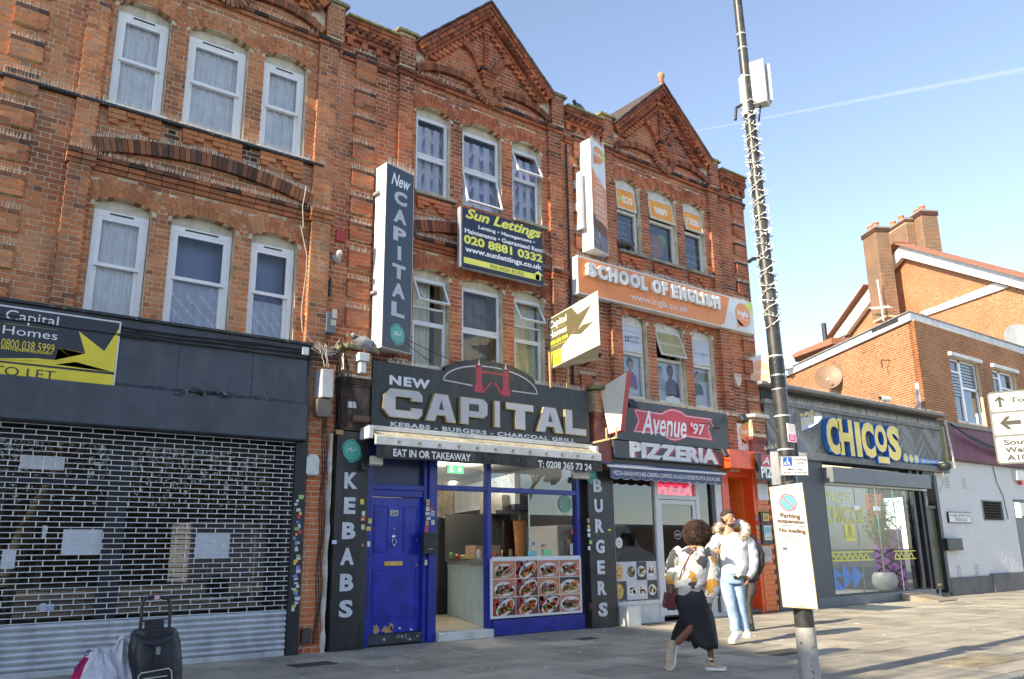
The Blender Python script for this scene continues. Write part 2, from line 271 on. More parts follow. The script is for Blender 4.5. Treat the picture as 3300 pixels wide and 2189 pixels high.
# == brickwork
class Frame:
 def __init__(s, o=(0, 0, 0), U=(1, 0, 0), N=(0, -1, 0)): s.o = Vector(o); s.U = Vector(U).normalized(); s.N = Vector(N).normalized(); s.Z = Vector((0, 0, 1))
 def p(s, u, y, z): return s.o+s.U*u-s.N*y+s.Z*z
FAC = Frame()
def inview(c):
 q = c-CAMP; d = q.dot(_fwd)
 if d < .3: return False
 x = q.dot(_r2)/d*2650; y = q.dot(_u2)/d*2650
 return abs(x) < 1690 and abs(y) < 1130
class Pool:
 """bricks of one building: the ones that show largest become objects of their own, the rest one mesh"""
 def __init__(s, fr=FAC, jt=.0068): s.b = []; s.fr = fr; s.jt = jt
 def brick(s, u, z, hu, hz, ang=0.0, y=0.0, d=.11, tint=None, soot=0.0, jit=1):
  fr = s.fr; t = min(.99, max(0, ((.50+.14*random.gauss(0, 1)) if random.random() < .9 else random.random())+.5*mnoise.noise(Vector((u*.9, z*.9, 3))))) if tint is None else tint
  ca, sa = math.cos(ang), math.sin(ang); y += random.uniform(-.0018, .0018)*jit
  c = fr.p(u, y+d/2, z)
  s.b.append((c, (fr.U*ca+fr.Z*sa)*hu, fr.N*(-d/2), (fr.Z*ca-fr.U*sa)*hz, t, soot))
 def dog(s, u, z, h, hz, y, ang=0.0, soot=.2):      # brick corner set at 45 degrees (dog-tooth)
  fr = s.fr; ca, sa = math.cos(ang), math.sin(ang); A = fr.U*ca+fr.Z*sa; C = fr.Z*ca-fr.U*sa
  s.b.append((fr.p(u, y, z), (A-fr.N)*(h*.7071), (-A-fr.N)*(h*.7071), C*hz, random.random(), soot))
 def wall(s, u0, u1, z0, z1, blocked=None, y=0.0, d=.11, soot=None, ph=0.0, bond='flemish', tint=None):
  k0 = math.floor(z0/.075); us = np.arange(u0, u1+1e-6, .01)
  for k in range(k0, int(z1/.075)+1):
   za = k*.075; zb = za+.075
   if za < z0-.02 or zb > z1+.03: continue
   zc = za+.0375; m = np.ones(len(us), bool) if blocked is None else ~blocked(us, zc)
   i = 0
   while i < len(us):
    if not m[i]: i += 1; continue
    j = i
    while j+1 < len(us) and m[j+1]: j += 1
    a, b = us[i], us[j]; i = j+1
    if b-a < .02: continue
    pos = math.floor((a-ph)/.3375)*.3375+ph-.3375+(.16875 if k % 2 else 0); seq = 0
    while pos < b:
     L = (.225 if seq % 2 == 0 else .1125) if bond == 'flemish' else .225; seq += 1
     x0, x1 = max(pos, a), min(pos+L, b); pos += L
     if x1-x0 < .022: continue
     sv = 0 if soot is None else soot((x0+x1)/2, zc)
     s.brick((x0+x1)/2, zc, (x1-x0)/2-s.jt, .0375-s.jt, 0, y, d, tint, sv*random.uniform(.6, 1.1))
 def ribbon(s, pts, wdt, y, d=.11, soot=.3, step=.075, closed=False, tint=None):   # bricks on edge along a curve
  P = [Vector((a, b)) for a, b in pts]; L = [0]
  for a, b in zip(P, P[1:]): L.append(L[-1]+(b-a).length)
  n = max(1, round(L[-1]/step)); st = L[-1]/n
  def at(t):
   for i in range(len(P)-1):
    if t <= L[i+1] or i == len(P)-2: f = (t-L[i])/max(L[i+1]-L[i], 1e-6); return P[i].lerp(P[i+1], f)
  for i in range(n):
   c = at((i+.5)*st); a = at(i*st); b = at((i+1)*st); an = math.atan2(b.y-a.y, b.x-a.x)
   s.brick(c.x, c.y, st/2-.004, wdt/2, an, y, d, tint, min(1, soot*random.uniform(.5, 1.3)))
 def arch(s, x0, x1, zs, rise, th=.27, y=-.006, d=.115, soot=.1):
  cx = (x0+x1)/2; wd = x1-x0; Rr = (wd*wd/4+rise*rise)/(2*rise); cz = zs+rise-Rr; am = math.asin(wd/2/Rr)*1.02+.06/Rr
  n = max(5, round(2*am*(Rr+th/2)/.073)); da = 2*am/n
  for i in range(n):
   a = -am+(i+.5)*da; hw = (Rr+th/2)*da/2-.004
   cut = th*(.38 if i % 2 else .62)
   for r0, r1 in ((0, cut), (cut, th)):
    rm = Rr+(r0+r1)/2
    s.brick(cx+rm*math.sin(a), cz+rm*math.cos(a), hw, (r1-r0)/2-.004, -a, y, d, random.uniform(.3, .9), soot*random.uniform(.2, 1.6))
  return cx, cz, Rr, th, am
 def finish(s, parent, material, limit=290, name='brick'):
  sc_ = []
  for i, b in enumerate(s.b):
   c, hx, hy, hz, t, so_ = b
   sc_.append((hx.length*hz.length/(c-CAMP).length_squared if inview(c) and hx.length > .045 else 0, i))
  sc_.sort(reverse=True); ind = set(i for v, i in sc_[:limit] if v > 0)
  V = np.array([(-1,-1,-1),(1,-1,-1),(1,1,-1),(-1,1,-1),(-1,-1,1),(1,-1,1),(1,1,1),(-1,1,1)], float)
  Fq = [(0,3,2,1),(4,5,6,7),(0,1,5,4),(1,2,6,5),(3,0,4,7)]
  vs, fs, tt, ss = [], [], [], []
  for i, (c, hx, hy, hz, t, so_) in enumerate(s.b):
   if i in ind:
    me = unit_brick(material, int(t*7.99), int(min(1, so_)*3.99))
    o = bpy.data.objects.new(name, me); COL.objects.link(o)
    M = Matrix(((hx.x, hy.x, hz.x, c.x), (hx.y, hy.y, hz.y, c.y), (hx.z, hy.z, hz.z, c.z), (0, 0, 0, 1)))
    adopt(o, parent); o.matrix_basis = M if parent.type != 'EMPTY' else M
    continue
   n = len(vs); A = np.array([hx, hy, hz]); q = V@A+np.array(c); vs.extend(q.tolist())
   fs.extend([tuple(k+n for k in f) for f in Fq]); tt.extend([t]*5); ss.extend([min(1, so_)]*5)
  if vs:
   me = bpy.data.meshes.new('brickwork'); me.from_pydata(vs, [], fs)
   for nm, val in (('tint', tt), ('soot', ss)):
    at = me.attributes.new(nm, 'FLOAT', 'FACE'); at.data.foreach_set('value', val)
   me.update(); o = link('brickwork', me, material, parent); o['kind'] = 'stuff'
_UB = {}
def unit_brick(material, ti, si):
 k = (material.name, ti, si)
 if k not in _UB:
  me = bpy.data.meshes.new('brick'); V = [(-1,-1,-1),(1,-1,-1),(1,1,-1),(-1,1,-1),(-1,-1,1),(1,-1,1),(1,1,1),(-1,1,1)]
  me.from_pydata(V, [], [(0,3,2,1),(4,5,6,7),(0,1,5,4),(1,2,6,5),(3,0,4,7)])
  for nm, val in (('tint', (ti+.5)/8), ('soot', si/4)):
   at = me.attributes.new(nm, 'FLOAT', 'FACE'); at.data.foreach_set('value', [val]*5)
  me.materials.append(material); me.update(); _UB[k] = me
 return _UB[k]
def core(fr, u0, u1, z0, z1, opening, y=.006, d=.30, material=None, parent=None, name='mortar', dz=.0375):
 """mortar body behind the brick faces, with the window and door openings left out"""
 mb = MB(); us = np.arange(u0, u1+1e-6, .01); prev = None; za = z0; rows = []
 z = z0
 while z < z1-1e-6:
  zb = min(z+dz, z1); m = ~opening(us, (z+zb)/2) if opening else np.ones(len(us), bool)
  iv = []; i = 0
  while i < len(us):
   if not m[i]: i += 1; continue
   j = i
   while j+1 < len(us) and m[j+1]: j += 1
   iv.append((us[i], us[j])); i = j+1
  if rows and rows[-1][2] == iv: rows[-1][1] = zb
  else: rows.append([z, zb, iv])
  z = zb
 for a, b, iv in rows:
  for i, j in iv:
   if j-i < .015: continue
   e0 = .006 if i > u0+.001 else 0; e1 = .006 if j < u1-.02 else 0
   P = [fr.p(u, yy, zz) for zz in (a, b) for u, yy in ((i+e0, y), (j-e1, y), (j-e1, y+d), (i+e0, y+d))]
   mb.add(P, [(0,3,2,1),(4,5,6,7),(0,1,5,4),(1,2,6,5),(2,3,7,6),(3,0,4,7)])
 return mb.build(name, material or MORT, parent)
def spikes(mb, a, b, n=12, h=.11, spread=.045, out=(0, -1, 0)):
 a, b, out = Vector(a), Vector(b), Vector(out)
 for i in range(n):
  p = a.lerp(b, (i+random.uniform(.2, .8))/n)
  for sgn in (-1, 0, 1):
   if random.random() < .25: continue
   h_ = h*1.1; t = p+Vector((random.uniform(-.012, .012), 0, h*random.uniform(.8, 1.1)))+out*(sgn*spread+random.uniform(-.01, .01))
   q = p+out*sgn*.008; r_ = .0052
   mb.add([q+Vector((r_, 0, 0)), q+Vector((-r_, 0, 0)), q+Vector((0, r_, 0)), t], [(0, 1, 3), (1, 2, 3), (2, 0, 3)])
def inarch(u, z, o):
 x0, x1, z0, zs, rise = o; wd = x1-x0; Rr = (wd*wd/4+rise*rise)/(2*rise); cz = zs+rise-Rr; cx = (x0+x1)/2
 return (u > x0) & (u < x1) & (z > z0) & ((z < zs) | ((u-cx)**2+(z-cz)**2 < Rr*Rr))
# == windows
ROOM = mat('dark_room', (.035, .033, .03), .9)
def rim(mb, x0, x1, z0, z1, w_, y0, y1, wt=None, wb=None):
 wt = wt or w_; wb = wb or w_
 mb.box(x0, x0+w_, y0, y1, z0, z1); mb.box(x1-w_, x1, y0, y1, z0, z1)
 mb.box(x0+w_, x1-w_, y0, y1, z1-wt, z1); mb.box(x0+w_, x1-w_, y0, y1, z0, z0+wb); return mb
def sash(parent, name, x0, x1, z0, z1, w_, y0, th, m, tilt=0, glass=None, art=None):
 """one sash with its pane; a tilted sash is hung from its top edge and pushed outwards at the foot"""
 mb = rim(MB(), x0, x1, z0, z1, w_, y0, y0+th); xf = Matrix.Identity(4)
 if tilt: xf = Matrix.Translation((0, y0, z1)) @ Matrix.Rotation(R(-tilt), 4, 'X') @ Matrix.Translation((0, -y0, -z1))
 o = mb.build(name, m, parent, xf=xf)
 g = MB().add([(x0+w_, y0+th*.5, z0+w_), (x1-w_, y0+th*.5, z0+w_), (x1-w_, y0+th*.5, z1-w_), (x0+w_, y0+th*.5, z1-w_)], [(0, 1, 2, 3)])
 g.build('pane', glass or GLASS, parent, xf=xf)
 return o, xf
def curtain(parent, x0, x1, z0, z1, y, m, folds=9, amp=.018, name='curtain', fn=None):
 mb = MB(); nx, nz = folds*6, 10 if fn is None else 46; ph = random.random()*6
 for i in range(nx):
  for j in range(nz):
   P = []
   for a, b in ((i, j), (i+1, j), (i+1, j+1), (i, j+1)):
    u = a/nx; v = b/nz; w_ = math.sin(u*folds*2*math.pi+ph+.6*math.sin(v*3))*amp*(1-.4*v)+math.sin(u*folds*.9*math.pi+2)*amp*.6
    P.append((x0+(x1-x0)*u, y+w_, z0+(z1-z0)*v))
   mb.col = fn(u=(i+.5)/nx, v=(j+.5)/nz) if fn else None
   mb.add(P, [(0, 1, 2, 3)])
 return mb.build(name, m, parent, smooth=True)
def head_board(parent, x0, x1, z0, zs, rise, y, m):   # timber filling the curved head of an opening
 n = 10; wd = x1-x0; Rr = (wd*wd/4+rise*rise)/(2*rise); cz = zs+rise-Rr; cx = (x0+x1)/2
 top = [(x0+wd*i/n, cz+math.sqrt(Rr*Rr-(x0+wd*i/n-cx)**2)-.004) for i in range(n+1)]
 return MB().prism([(x0, z0), (x1, z0)]+top[::-1], y, y+.05).build('head_board', m, parent)
def room(parent, x0, x1, z0, z1): return box('room_dark_sheet', x0-.05, x1+.05, .55, .6, z0-.05, z1+.2, ROOM, parent)  # dark sheet stands in for the shade inside the room
UP = [(1.80, 2.49), (2.77, 3.63), (3.90, 4.58)]
ZU0, ZUS, ZUR = 7.27, 8.85, .09      # upper storey: sill, spring, rise
ZL0, ZLS, ZLR = 4.22, 5.86, .07      # lower storey
def house(ox, name, label, zc0, u0=.28, u1=5.10, tray=False, sills=True, sootn=.5, endcap=False, mainmat=RED, spk=True):
 root = empty(name, (ox+u0, 0, 0), label, 'house', 'gabled brick houses in one terrace')
 P = Pool(Frame((ox, 0, 0))); fr = P.fr
 ops = [(a, b, ZU0, ZUS, ZUR) for a, b in UP]+[(a, b, ZL0, ZLS, ZLR) for a, b in UP]
 ar = []
 for a, b in UP:
  ar.append(P.arch(a, b, ZUS, ZUR, .27, soot=.15)); ar.append(P.arch(a, b, ZLS, ZLR, .26, soot=.15))
 ax = 3.265; gl, gr = 1.70, 4.83
 def tri(u, lo, hi): return lo+(hi-lo)*np.clip(1-np.abs(u-ax)/((gr-gl)/2), 0, 1)
 def top(u, inner):
  lim = np.where((u > gl) & (u < gr), tri(u, 9.66 if inner else 10.02, 11.12 if inner else 11.44), 9.98 if not inner else 9.93)
  return lim
 def opening(u, z):
  m = np.zeros(len(u), bool)
  for o in ops: m |= inarch(u, z, o)
  return m | (z > top(u, False))
 def blocked(u, z):
  m = np.zeros(len(u), bool)
  for o in ops: m |= inarch(u, z, o)
  for cx, cz, Rr, th, am in ar:
   r_ = np.hypot(u-cx, z-cz); a = np.arctan2(u-cx, z-cz); m |= (r_ < Rr+th+.004) & (r_ > Rr-.05) & (np.abs(a) < am)
  return m | (z > top(u, True))
 def soot(u, z):
  s_ = 0
  if 9.20 < z < 9.5: s_ = .35
  if 6.4 < z < 6.95: s_ = .4
  if (6.95 < z < 7.2 or 8.95 < z < 9.2) and math.sin(u*7+z)+math.sin(u*17) > -.2: s_ = .32
  if tray and 6.6 < z < 7.2 and any(a < u < b for a, b in ((2.49, 2.77), (3.63, 3.90))): s_ = 1
  if z > 9.5: s_ = .12
  return s_*1.0 if random.random() < .8 else 0
 P.wall(u0, u1, zc0, 11.2, blocked, soot=soot)
 core(fr, u0, u1, zc0, 11.45, opening, parent=root)
 # pilasters, their caps and the piers above the parapet
 for a, b, hi in ((1.40, 1.69, 9.36), (4.74, 5.07, 9.36)):
  for lo, up, pr in ((zc0, 6.24, .10), (6.44, hi, .065)):
   core(fr, a+.016, b-.016, lo, up, None, y=-pr+.006, d=pr, parent=root); P.wall(a, b, lo, up, None, y=-pr, d=pr+.05, soot=lambda u, z: .5*max(0, (z-8.6)) if z > 8.6 else 0)
  for z, pr, h in ((6.27, .12, .03), (6.335, .145, .03), (6.405, .165, .033), (9.375, .09, .03), (9.44, .12, .033)):
   P.ribbon([(a-.03, z), (b+.03, z)], h*2, -pr, pr+.04, soot=.75 if z in (6.405, 9.44) else .35, step=.2)
 for a, b in ((1.37, 1.72), (4.83, 5.17)):
  core(fr, a+.016, b-.016, 9.5, 10.16, None, y=-.074, d=.3, parent=root); P.wall(a, b, 9.48, 10.15, None, y=-.08, d=.30, soot=lambda u, z: .3)
  MB().box(ox+a-.05, ox+b+.05, -.13, .32, 10.155, 10.20).box(ox+a-.02, ox+b+.02, -.10, .3, 10.20, 10.24).build('pier_cap', MOSSY, root, bevel=.008)
 # quoin blocks in the narrow bay
 def quoins(qa, qb):
  z = 9.46; tops = [9.46, 8.76, 8.28, 7.80, 7.33, 6.86, 6.40, 5.93, 5.46, 4.99, 4.52]
  for k, t in enumerate(tops):
   h = .48 if k == 0 else .29
   if t-h < zc0: continue
   core(fr, qa+.016, qb-.016, t-h, t, None, y=-.056, d=.06, parent=root, name='mortar')
   nb = round(h/.0725)
   for i in range(nb):
    zc = t-h+(i+.5)*h/nb; off = .06 if i % 2 else -.05
    cut = qa+(qb-qa)*.5+off; so_ = (.75 if i == nb-1 else .15)*(1.2 if t > 6 else .6)
    for x0, x1 in ((qa, cut), (cut, qb)): P.brick((x0+x1)/2, zc, (x1-x0)/2-.004, h/nb/2-.005, 0, -.062, .1, None, so_)
   if spk: spikes(SP, (ox+qa, -.03, t), (ox+qb, -.03, t), 11, .10)
 SP = MB(); quoins(.58, .97)
 if endcap: quoins(5.60, 6.0)
 # valley parapet: string, square dentils, dog-tooth, coping
 vals = [(u0 if ox > 1 else u0, 1.37)]
 if ox > 1: vals = [(.35, 1.37)]
 if endcap: vals.append((5.17, u1))
 for a, b in vals:
  for z, pr, so_ in ((9.27, .045, .5), (9.335, .07, .85)): P.ribbon([(a, z), (b, z)], .062, -pr, pr+.04, soot=so_, step=.225)
  x = a+.05
  while x < b-.05: P.brick(x+.05, 9.59, .05, .06, 0, -.07, .1, .6, .1); x += .27
  for z in (9.68,): P.ribbon([(a, z), (b, z)], .062, -.075, .1, soot=.2, step=.225)
  n = int((b-a)/.115)
  for i in range(n): P.dog(a+(i+.5)*(b-a)/n, 9.75, .052, .033, -.06, soot=.35); P.dog(a+(i+1)*(b-a)/n-.01, 9.815, .052, .030, -.075, soot=.45)
  for z, pr in ((9.885, .12), (9.95, .14)): P.ribbon([(a, z), (b, z)], .062, -pr, pr+.05, soot=.25, step=.225)
  MB().box(ox+a, ox+b, -.19, .28, 9.985, 10.03).build('coping_stone', MOSSY, root, bevel=.01)
 # string course over the upper windows
 for z, pr, so_ in ((9.385, .045, .35), (9.45, .075, .85)): P.ribbon([(1.69, z), (4.74, z)], .062, -pr, pr+.04, soot=so_, step=.225)
 if spk: spikes(SP, (ox+1.75, -.05, 9.48), (ox+4.7, -.05, 9.48), 60, .08)
 # gable rake
 for sgn in (-1, 1):
  fx_ = gl if sgn < 0 else gr; L0 = Vector((fx_, 10.05)); L1 = Vector((ax, 11.50)); d = (L1-L0).normalized(); nrm = Vector((-d.y, d.x)) if sgn < 0 else Vector((d.y, -d.x))
  if nrm.y < 0: nrm = -nrm
  ln = (L1-L0).length; an = math.atan2(d.y, d.x)
  def run(off, st, fn, a=0.0, b=1.0):
   n = round(ln*(b-a)/st)
   for i in range(n): c = L0+d*(ln*(a+(b-a)*(i+.5)/n))-nrm*off; fn(c)
  run(.045, .11, lambda c: P.brick(c.x, c.y, .052, .032, an, -.20, .24, random.uniform(.1, .6), .45))
  run(.115, .225, lambda c: P.brick(c.x, c.y, .108, .032, an, -.17, .20, random.uniform(.2, .7), .3))
  run(.185, .125, lambda c: P.dog(c.x, c.y, .058, .036, -.09, an, soot=.35))
  run(.250, .225, lambda c: P.brick(c.x, c.y, .11, .022, an, -.05, .08, .55, .1), .03, .97)
  # stepped dentils inside
  i0 = 0
  n = int(ln*.86/.115)
  for i in range(n):
   c = L0+d*(ln*(.06+.86*(i+.5)/n))-nrm*.36; P.brick(c.x, c.y, .075, .034, 0, -.065, .1, None, .1)
  # verge tiles
  for i in range(10):
   c = L0+d*(ln*(i+.5)/10)+nrm*(.012+.006*(i % 2)); h = ln/20+.012
   A = Vector((d.x, 0, d.y)); N3 = Vector((nrm.x, 0, nrm.y)); cc = Vector((ox+c.x, 1.15, c.y))
   MB().obox(cc, A*h, Vector((0, 1.38, 0)), N3*.013).build('roof_tile', TILE, root)
  cc = L0+d*(ln/2)-nrm*.02; MB().obox((ox+cc.x, 1.6, cc.y), Vector((d.x, 0, d.y))*(ln/2), (0, 1.4, 0), Vector((nrm.x, 0, nrm.y))*.02).build('roof_slope', TILE, root)
 # brick ornament of the tympanum
 s_ = -.085; so_ = .6
 for m in (1, -1):
  X = lambda x: ax+m*(x-ax)
  P.ribbon([(X(1.74), 9.57), (X(2.0), 9.70), (X(2.25), 9.755), (X(2.5), 9.78), (X(2.75), 9.77), (X(2.95), 9.74)], .13, s_, .12, so_)
  P.ribbon([(X(3.12), 10.06), (X(3.06), 10.2), (X(2.98), 10.33), (X(2.86), 10.44), (X(2.72), 10.49)], .12, s_, .12, .3)
 hs = [(ax+.27*math.sin(a), 9.70-.27*math.cos(a)) for a in [R(-118+236*i/16) for i in range(17)]]
 P.ribbon(hs, .15, s_-.02, .14, .55, step=.062)
 for z, hw, pr in ((10.06, .19, .15), (10.0, .165, .13), (9.93, .13, .11), (9.86, .10, .09), (9.79, .07, .08)):
  P.ribbon([(ax-hw, z), (ax+hw, z)], .066, -pr, pr+.03, soot=.9 if z > 10.03 else .3, step=.13)
 P.wall(ax-.06, ax+.06, 10.13, 10.95, None, y=-.06, d=.08)
 # between the storeys: relieving arch, string, stepped panels
 hw = 1.55
 P.ribbon([(3.2+hw*t, 6.575+.215*(1-t*t)) for t in [i/12-1 for i in range(25)]], .20, -.075, .12, soot=.75)
 for z, pr, so2 in ((6.27, .04, .3), (6.335, .07, .4), (6.405, .10, .85)): P.ribbon([(1.69, z), (4.74, z)], .062, -pr, pr+.04, soot=so2, step=.225)
 for a, b in UP:
  wd = b-a
  for k, segs in enumerate((((0, 1),), ((0, .36), (.5, 1)), ((.02, .2), (.62, 1)), ((.78, 1),))):
   for p, q in segs:
    x = a+wd*p; xe = a+wd*q; n = max(1, round((xe-x)/.2))
    for i in range(n): P.brick(x+(xe-x)*(i+.5)/n, 7.145-.075*k, (xe-x)/n/2-.004, .0325, 0, -.05, .08, .6, .1)
 if spk:
  for i in range(40):
   t = -1+2*i/40; spikes(SP, (ox+3.2+hw*t, -.03, 6.675+.215*(1-t*t)), (ox+3.2+hw*(t+.05), -.03, 6.675+.215*(1-(t+.05)**2)), 3, .10, .02)
  spikes(SP, (ox+1.7, -.05, 6.44), (ox+4.74, -.05, 6.44), 85, .10)
  for a in (1.40, 4.74): spikes(SP, (ox+a, -.09, 6.44), (ox+a+.3, -.09, 6.44), 9, .11)
 if sills:
  for i, (a, b) in enumerate(UP):
   if ox < 9 and i == 1: continue
   MB().box(ox+a-.05, ox+b+.10, -.10, .14, 7.205, 7.265).build('window_sill', STONE, root, bevel=.008)
 if tray:
  [MB().box(a-.04, b+.06, -.05, .1, 7.205, 7.262).build('window_sill', UPVC, root) for a, b in UP]; MB().box(ox+.50, ox+4.90, -.075, .06, 7.178, 7.204).box(ox+.50, ox+4.90, -.085, -.065, 7.185, 7.218).build('lead_ledge', BLACKT, root)
  spikes(SP, (ox+.52, -.055, 7.21), (ox+4.92, -.055, 7.21), 170, .13)
 if SP.v: SP.build('bird_spikes', SPIKE, root, kind='stuff')
 P.finish(root, mainmat)
 for o in ops: room(root, ox+o[0], ox+o[1], o[2], o[3]+o[4])
 box('back_wall', ox+u0, ox+u1, 4.2, 4.4, 0, 9.4, MORT, root)
 if endcap: box('end_wall', ox+u1-.25, ox+u1-.004, .31, 4.2, 0, 9.98, mat('plain_brick_flank', (.26,.08,.04), .9, var=.4, scale=8, bump=.4), root)
 box('flat_roof', ox+u0, ox+u1, .31, 4.2, 9.4, 9.5, BLACKT, root)
 return root
TILE = mat('dark_clay_tile', (.075,.055,.045), .8, var=.4, scale=12, bump=.4, bscale=50)
# the three houses
H1 = house(0.0, 'terrace_house', 'brick gabled house above the closed shutter, black spiked ledge under its upper windows', 3.0, u0=-2.0, tray=True, sills=False)
H2 = house(4.82, 'terrace_house', 'brick gabled house above the kebab shop with dark letting board', 3.0, mainmat=REDB)
H3 = house(9.65, 'terrace_house', 'brick gabled house at the terrace end with ball finial and orange banner', 2.9, u1=6.12, endcap=True, mainmat=REDB)
# finial of the end gable
MB().lathe((13.05, -.02, 11.50), [(.07, 0), (.09, .03), (.05, .08), (.045, .16), (.075, .20), (.045, .23), (.06, .27), (.085, .33), (.085, .38), (.055, .43), (.01, .45)], 14).build('finial', mat('terracotta_finial', (.36,.20,.12), .7, var=.2, scale=20), H3, smooth=True)
def vent(parent, x0, x1, z, y): return box('trickle_vent', x0, x1, y-.012, y, z, z+.018, mat('black_vent', (.03,.03,.03), .5), parent)
# house 1: white sash windows with trickle vents
def lace(u, v):
 k = .5+.5*math.sin(u*60)*math.sin(v*40); return (.62+.2*k, .66+.18*k, .76+.14*k)
for i, (a, b) in enumerate(UP):
 for fl, (z0, zs, rise) in enumerate(((ZU0, ZUS, ZUR), (ZL0, ZLS, ZLR))):
  zt = zs-.10; zm = (z0+zt)/2+.02; wr = empty('window', (a, 0, z0)); adopt(wr, H1); wr.matrix_parent_inverse = Matrix.Translation(-H1.location)
  W = MB(); rim(W, a+.005, b-.005, z0, zt, .062, .10, .19, .085, .05); W.build('frame', UPVC, wr)
  sash(wr, 'sash', a+.067, b-.067, zm-.02, zt-.085, .048, .105, .05, UPVC); sash(wr, 'sash', a+.067, b-.067, z0+.05, zm+.035, .048, .150, .05, UPVC)
  vent(wr, a+.2, b-.2, zt-.045, .10); head_board(wr, a, b, zt, zs, rise, .12, CREAM)
  lo = z0+.02; hi = zt-.1
  if fl == 1 and i > 0: hi = zm-.02 if i == 1 else zm-.1
  curtain(wr, a+.06, b-.06, lo, hi, .205, CURT if fl == 0 or i == 0 else print_mat('lace', .9), 8 if i != 1 else 10, fn=None if fl == 0 or i == 0 else (lambda u, v: (.92,.93,.96) if (int(u*22)*7+int(v*22)*13) % 6 == 0 and v < .8 else (.62,.67,.80)))
  if fl == 1 and i > 0: box('blind', a+.06, b-.06, .36, .37, hi, zt, mat('pale_blue_blind', (.26,.34,.54), .8), wr)
# house 2: mixed white casements, some hung open
def purple(u, v):
 s = math.sin(u*7*math.pi)
 if s < .35: return (.80,.80,.88)
 k = int((v+.03*math.sin(u*60))*16) % 4
 return [(.36,.24,.54), (.80,.82,.90), (.56,.48,.72), (.26,.38,.54)][k]
CREAMC = mat('cream_curtain', (.80,.78,.62), .9, var=.08); SHEER = mat('grey_sheer', (.24,.25,.24), .95, var=.3, scale=10)
for i, (a, b) in enumerate(UP):
 a += 4.82; b += 4.82
 for fl, (z0, zs, rise) in enumerate(((ZU0, ZUS, ZUR), (ZL0, ZLS, ZLR))):
  zt = zs-.09; wr = empty('window', (a, 0, z0)); adopt(wr, H2)
  W = MB(); rim(W, a+.005, b-.005, z0, zt, .035, .10, .17); zm = 8.0 if fl == 0 else 5.0
  if (fl, i) == (0, 2): zm = 8.17; 
  if (fl, i) in ((0, 2),): split = 8.14
  W.box(a+.04, b-.04, .10, .17, zm-.02, zm+.025)
  W.build('frame', ALU, wr); head_board(wr, a, b, zt, zs, rise, .12, CREAM)
  tt = {(0, 2): 24, (1, 0): 26, (1, 2): 28}.get((fl, i), 0); bt = {(0, 1): 16}.get((fl, i), 0)
  zmm = zm if not (fl == 1 and i != 1) else 5.26
  if zmm != zm: box('transom', a+.04, b-.04, .10, .16, zmm-.015, zmm+.02, ALU, wr)
  sash(wr, 'sash', a+.04, b-.04, zmm+.025, zt-.035, .032, .09, .04, ALU, tilt=tt)
  if zmm != zm: MB().add([(a+.05, .13, zm), (b-.05, .13, zm), (b-.05, .13, zmm), (a+.05, .13, zmm)], [(0, 1, 2, 3)]).build('pane', GLASS, wr)
  sash(wr, 'sash', a+.04, b-.04, z0+.035, zm-.02, .032, .09, .04, ALU, tilt=bt)
  if fl == 0: curtain(wr, a+.03, b-.03, z0+.02, zt-.12, .205, print_mat('purple_curtain', .9), 7, fn=purple)
  elif i == 1: curtain(wr, a+.03, b-.03, z0+.02, zt-.05, .34, SHEER, 9)
  else: curtain(wr, a+.03, b-.03-(.2 if i == 0 else 0), z0+.02, zt-.03, .24, CREAMC, 6)
# house 3: flaking timber windows with printed lights
def person_print(A, cx, z0, s, skin, hair, top, lean=0):
 A.up(); A.poly([(cx-.30*s, z0), (cx+.34*s, z0), (cx+.30*s, z0+.42*s), (cx+.14*s, z0+.55*s), (cx-.12*s, z0+.55*s), (cx-.27*s, z0+.40*s)], top)
 A.up(); A.poly([(cx-.07*s, z0+.48*s), (cx+.07*s, z0+.48*s), (cx+.06*s+lean, z0+.66*s), (cx-.05*s+lean, z0+.66*s)], skin)
 A.up(); A.ell(cx+lean*1.2, z0+.84*s, .15*s, .19*s, hair, n=24); A.up(); A.ell(cx+lean*1.6+.02*s, z0+.77*s, .115*s, .15*s, skin, n=24)
 A.up(); A.ell(cx+lean*2, z0+.80*s, .013*s, .007*s, hair); A.ell(cx+lean*2+.07*s, z0+.80*s, .013*s, .007*s, hair); A.line([(cx+lean*2, z0+.70*s), (cx+lean*2+.06*s, z0+.70*s)], .01*s, (.45,.12,.10))
 A.up(); A.poly([(cx-.32*s, z0-.05*s), (cx+.05*s, z0+.05*s), (cx+.36*s, z0-.05*s), (cx+.36*s, z0-.18*s), (cx-.32*s, z0-.18*s)], (.75,.76,.78))
 A.line([(cx-.2*s, z0), (cx+.02*s, z0+.06*s), (cx+.22*s, z0)], .05*s, skin)
TIMB = mat('flaking_white_timber', (.66,.64,.58), .7, var=.12, scale=10, wear=.75, wearcol=(.20,.15,.10), bump=.3)
ORG = (.88,.36,.06); WHT = (.78,.78,.77); GRN = (.55,.68,.05)
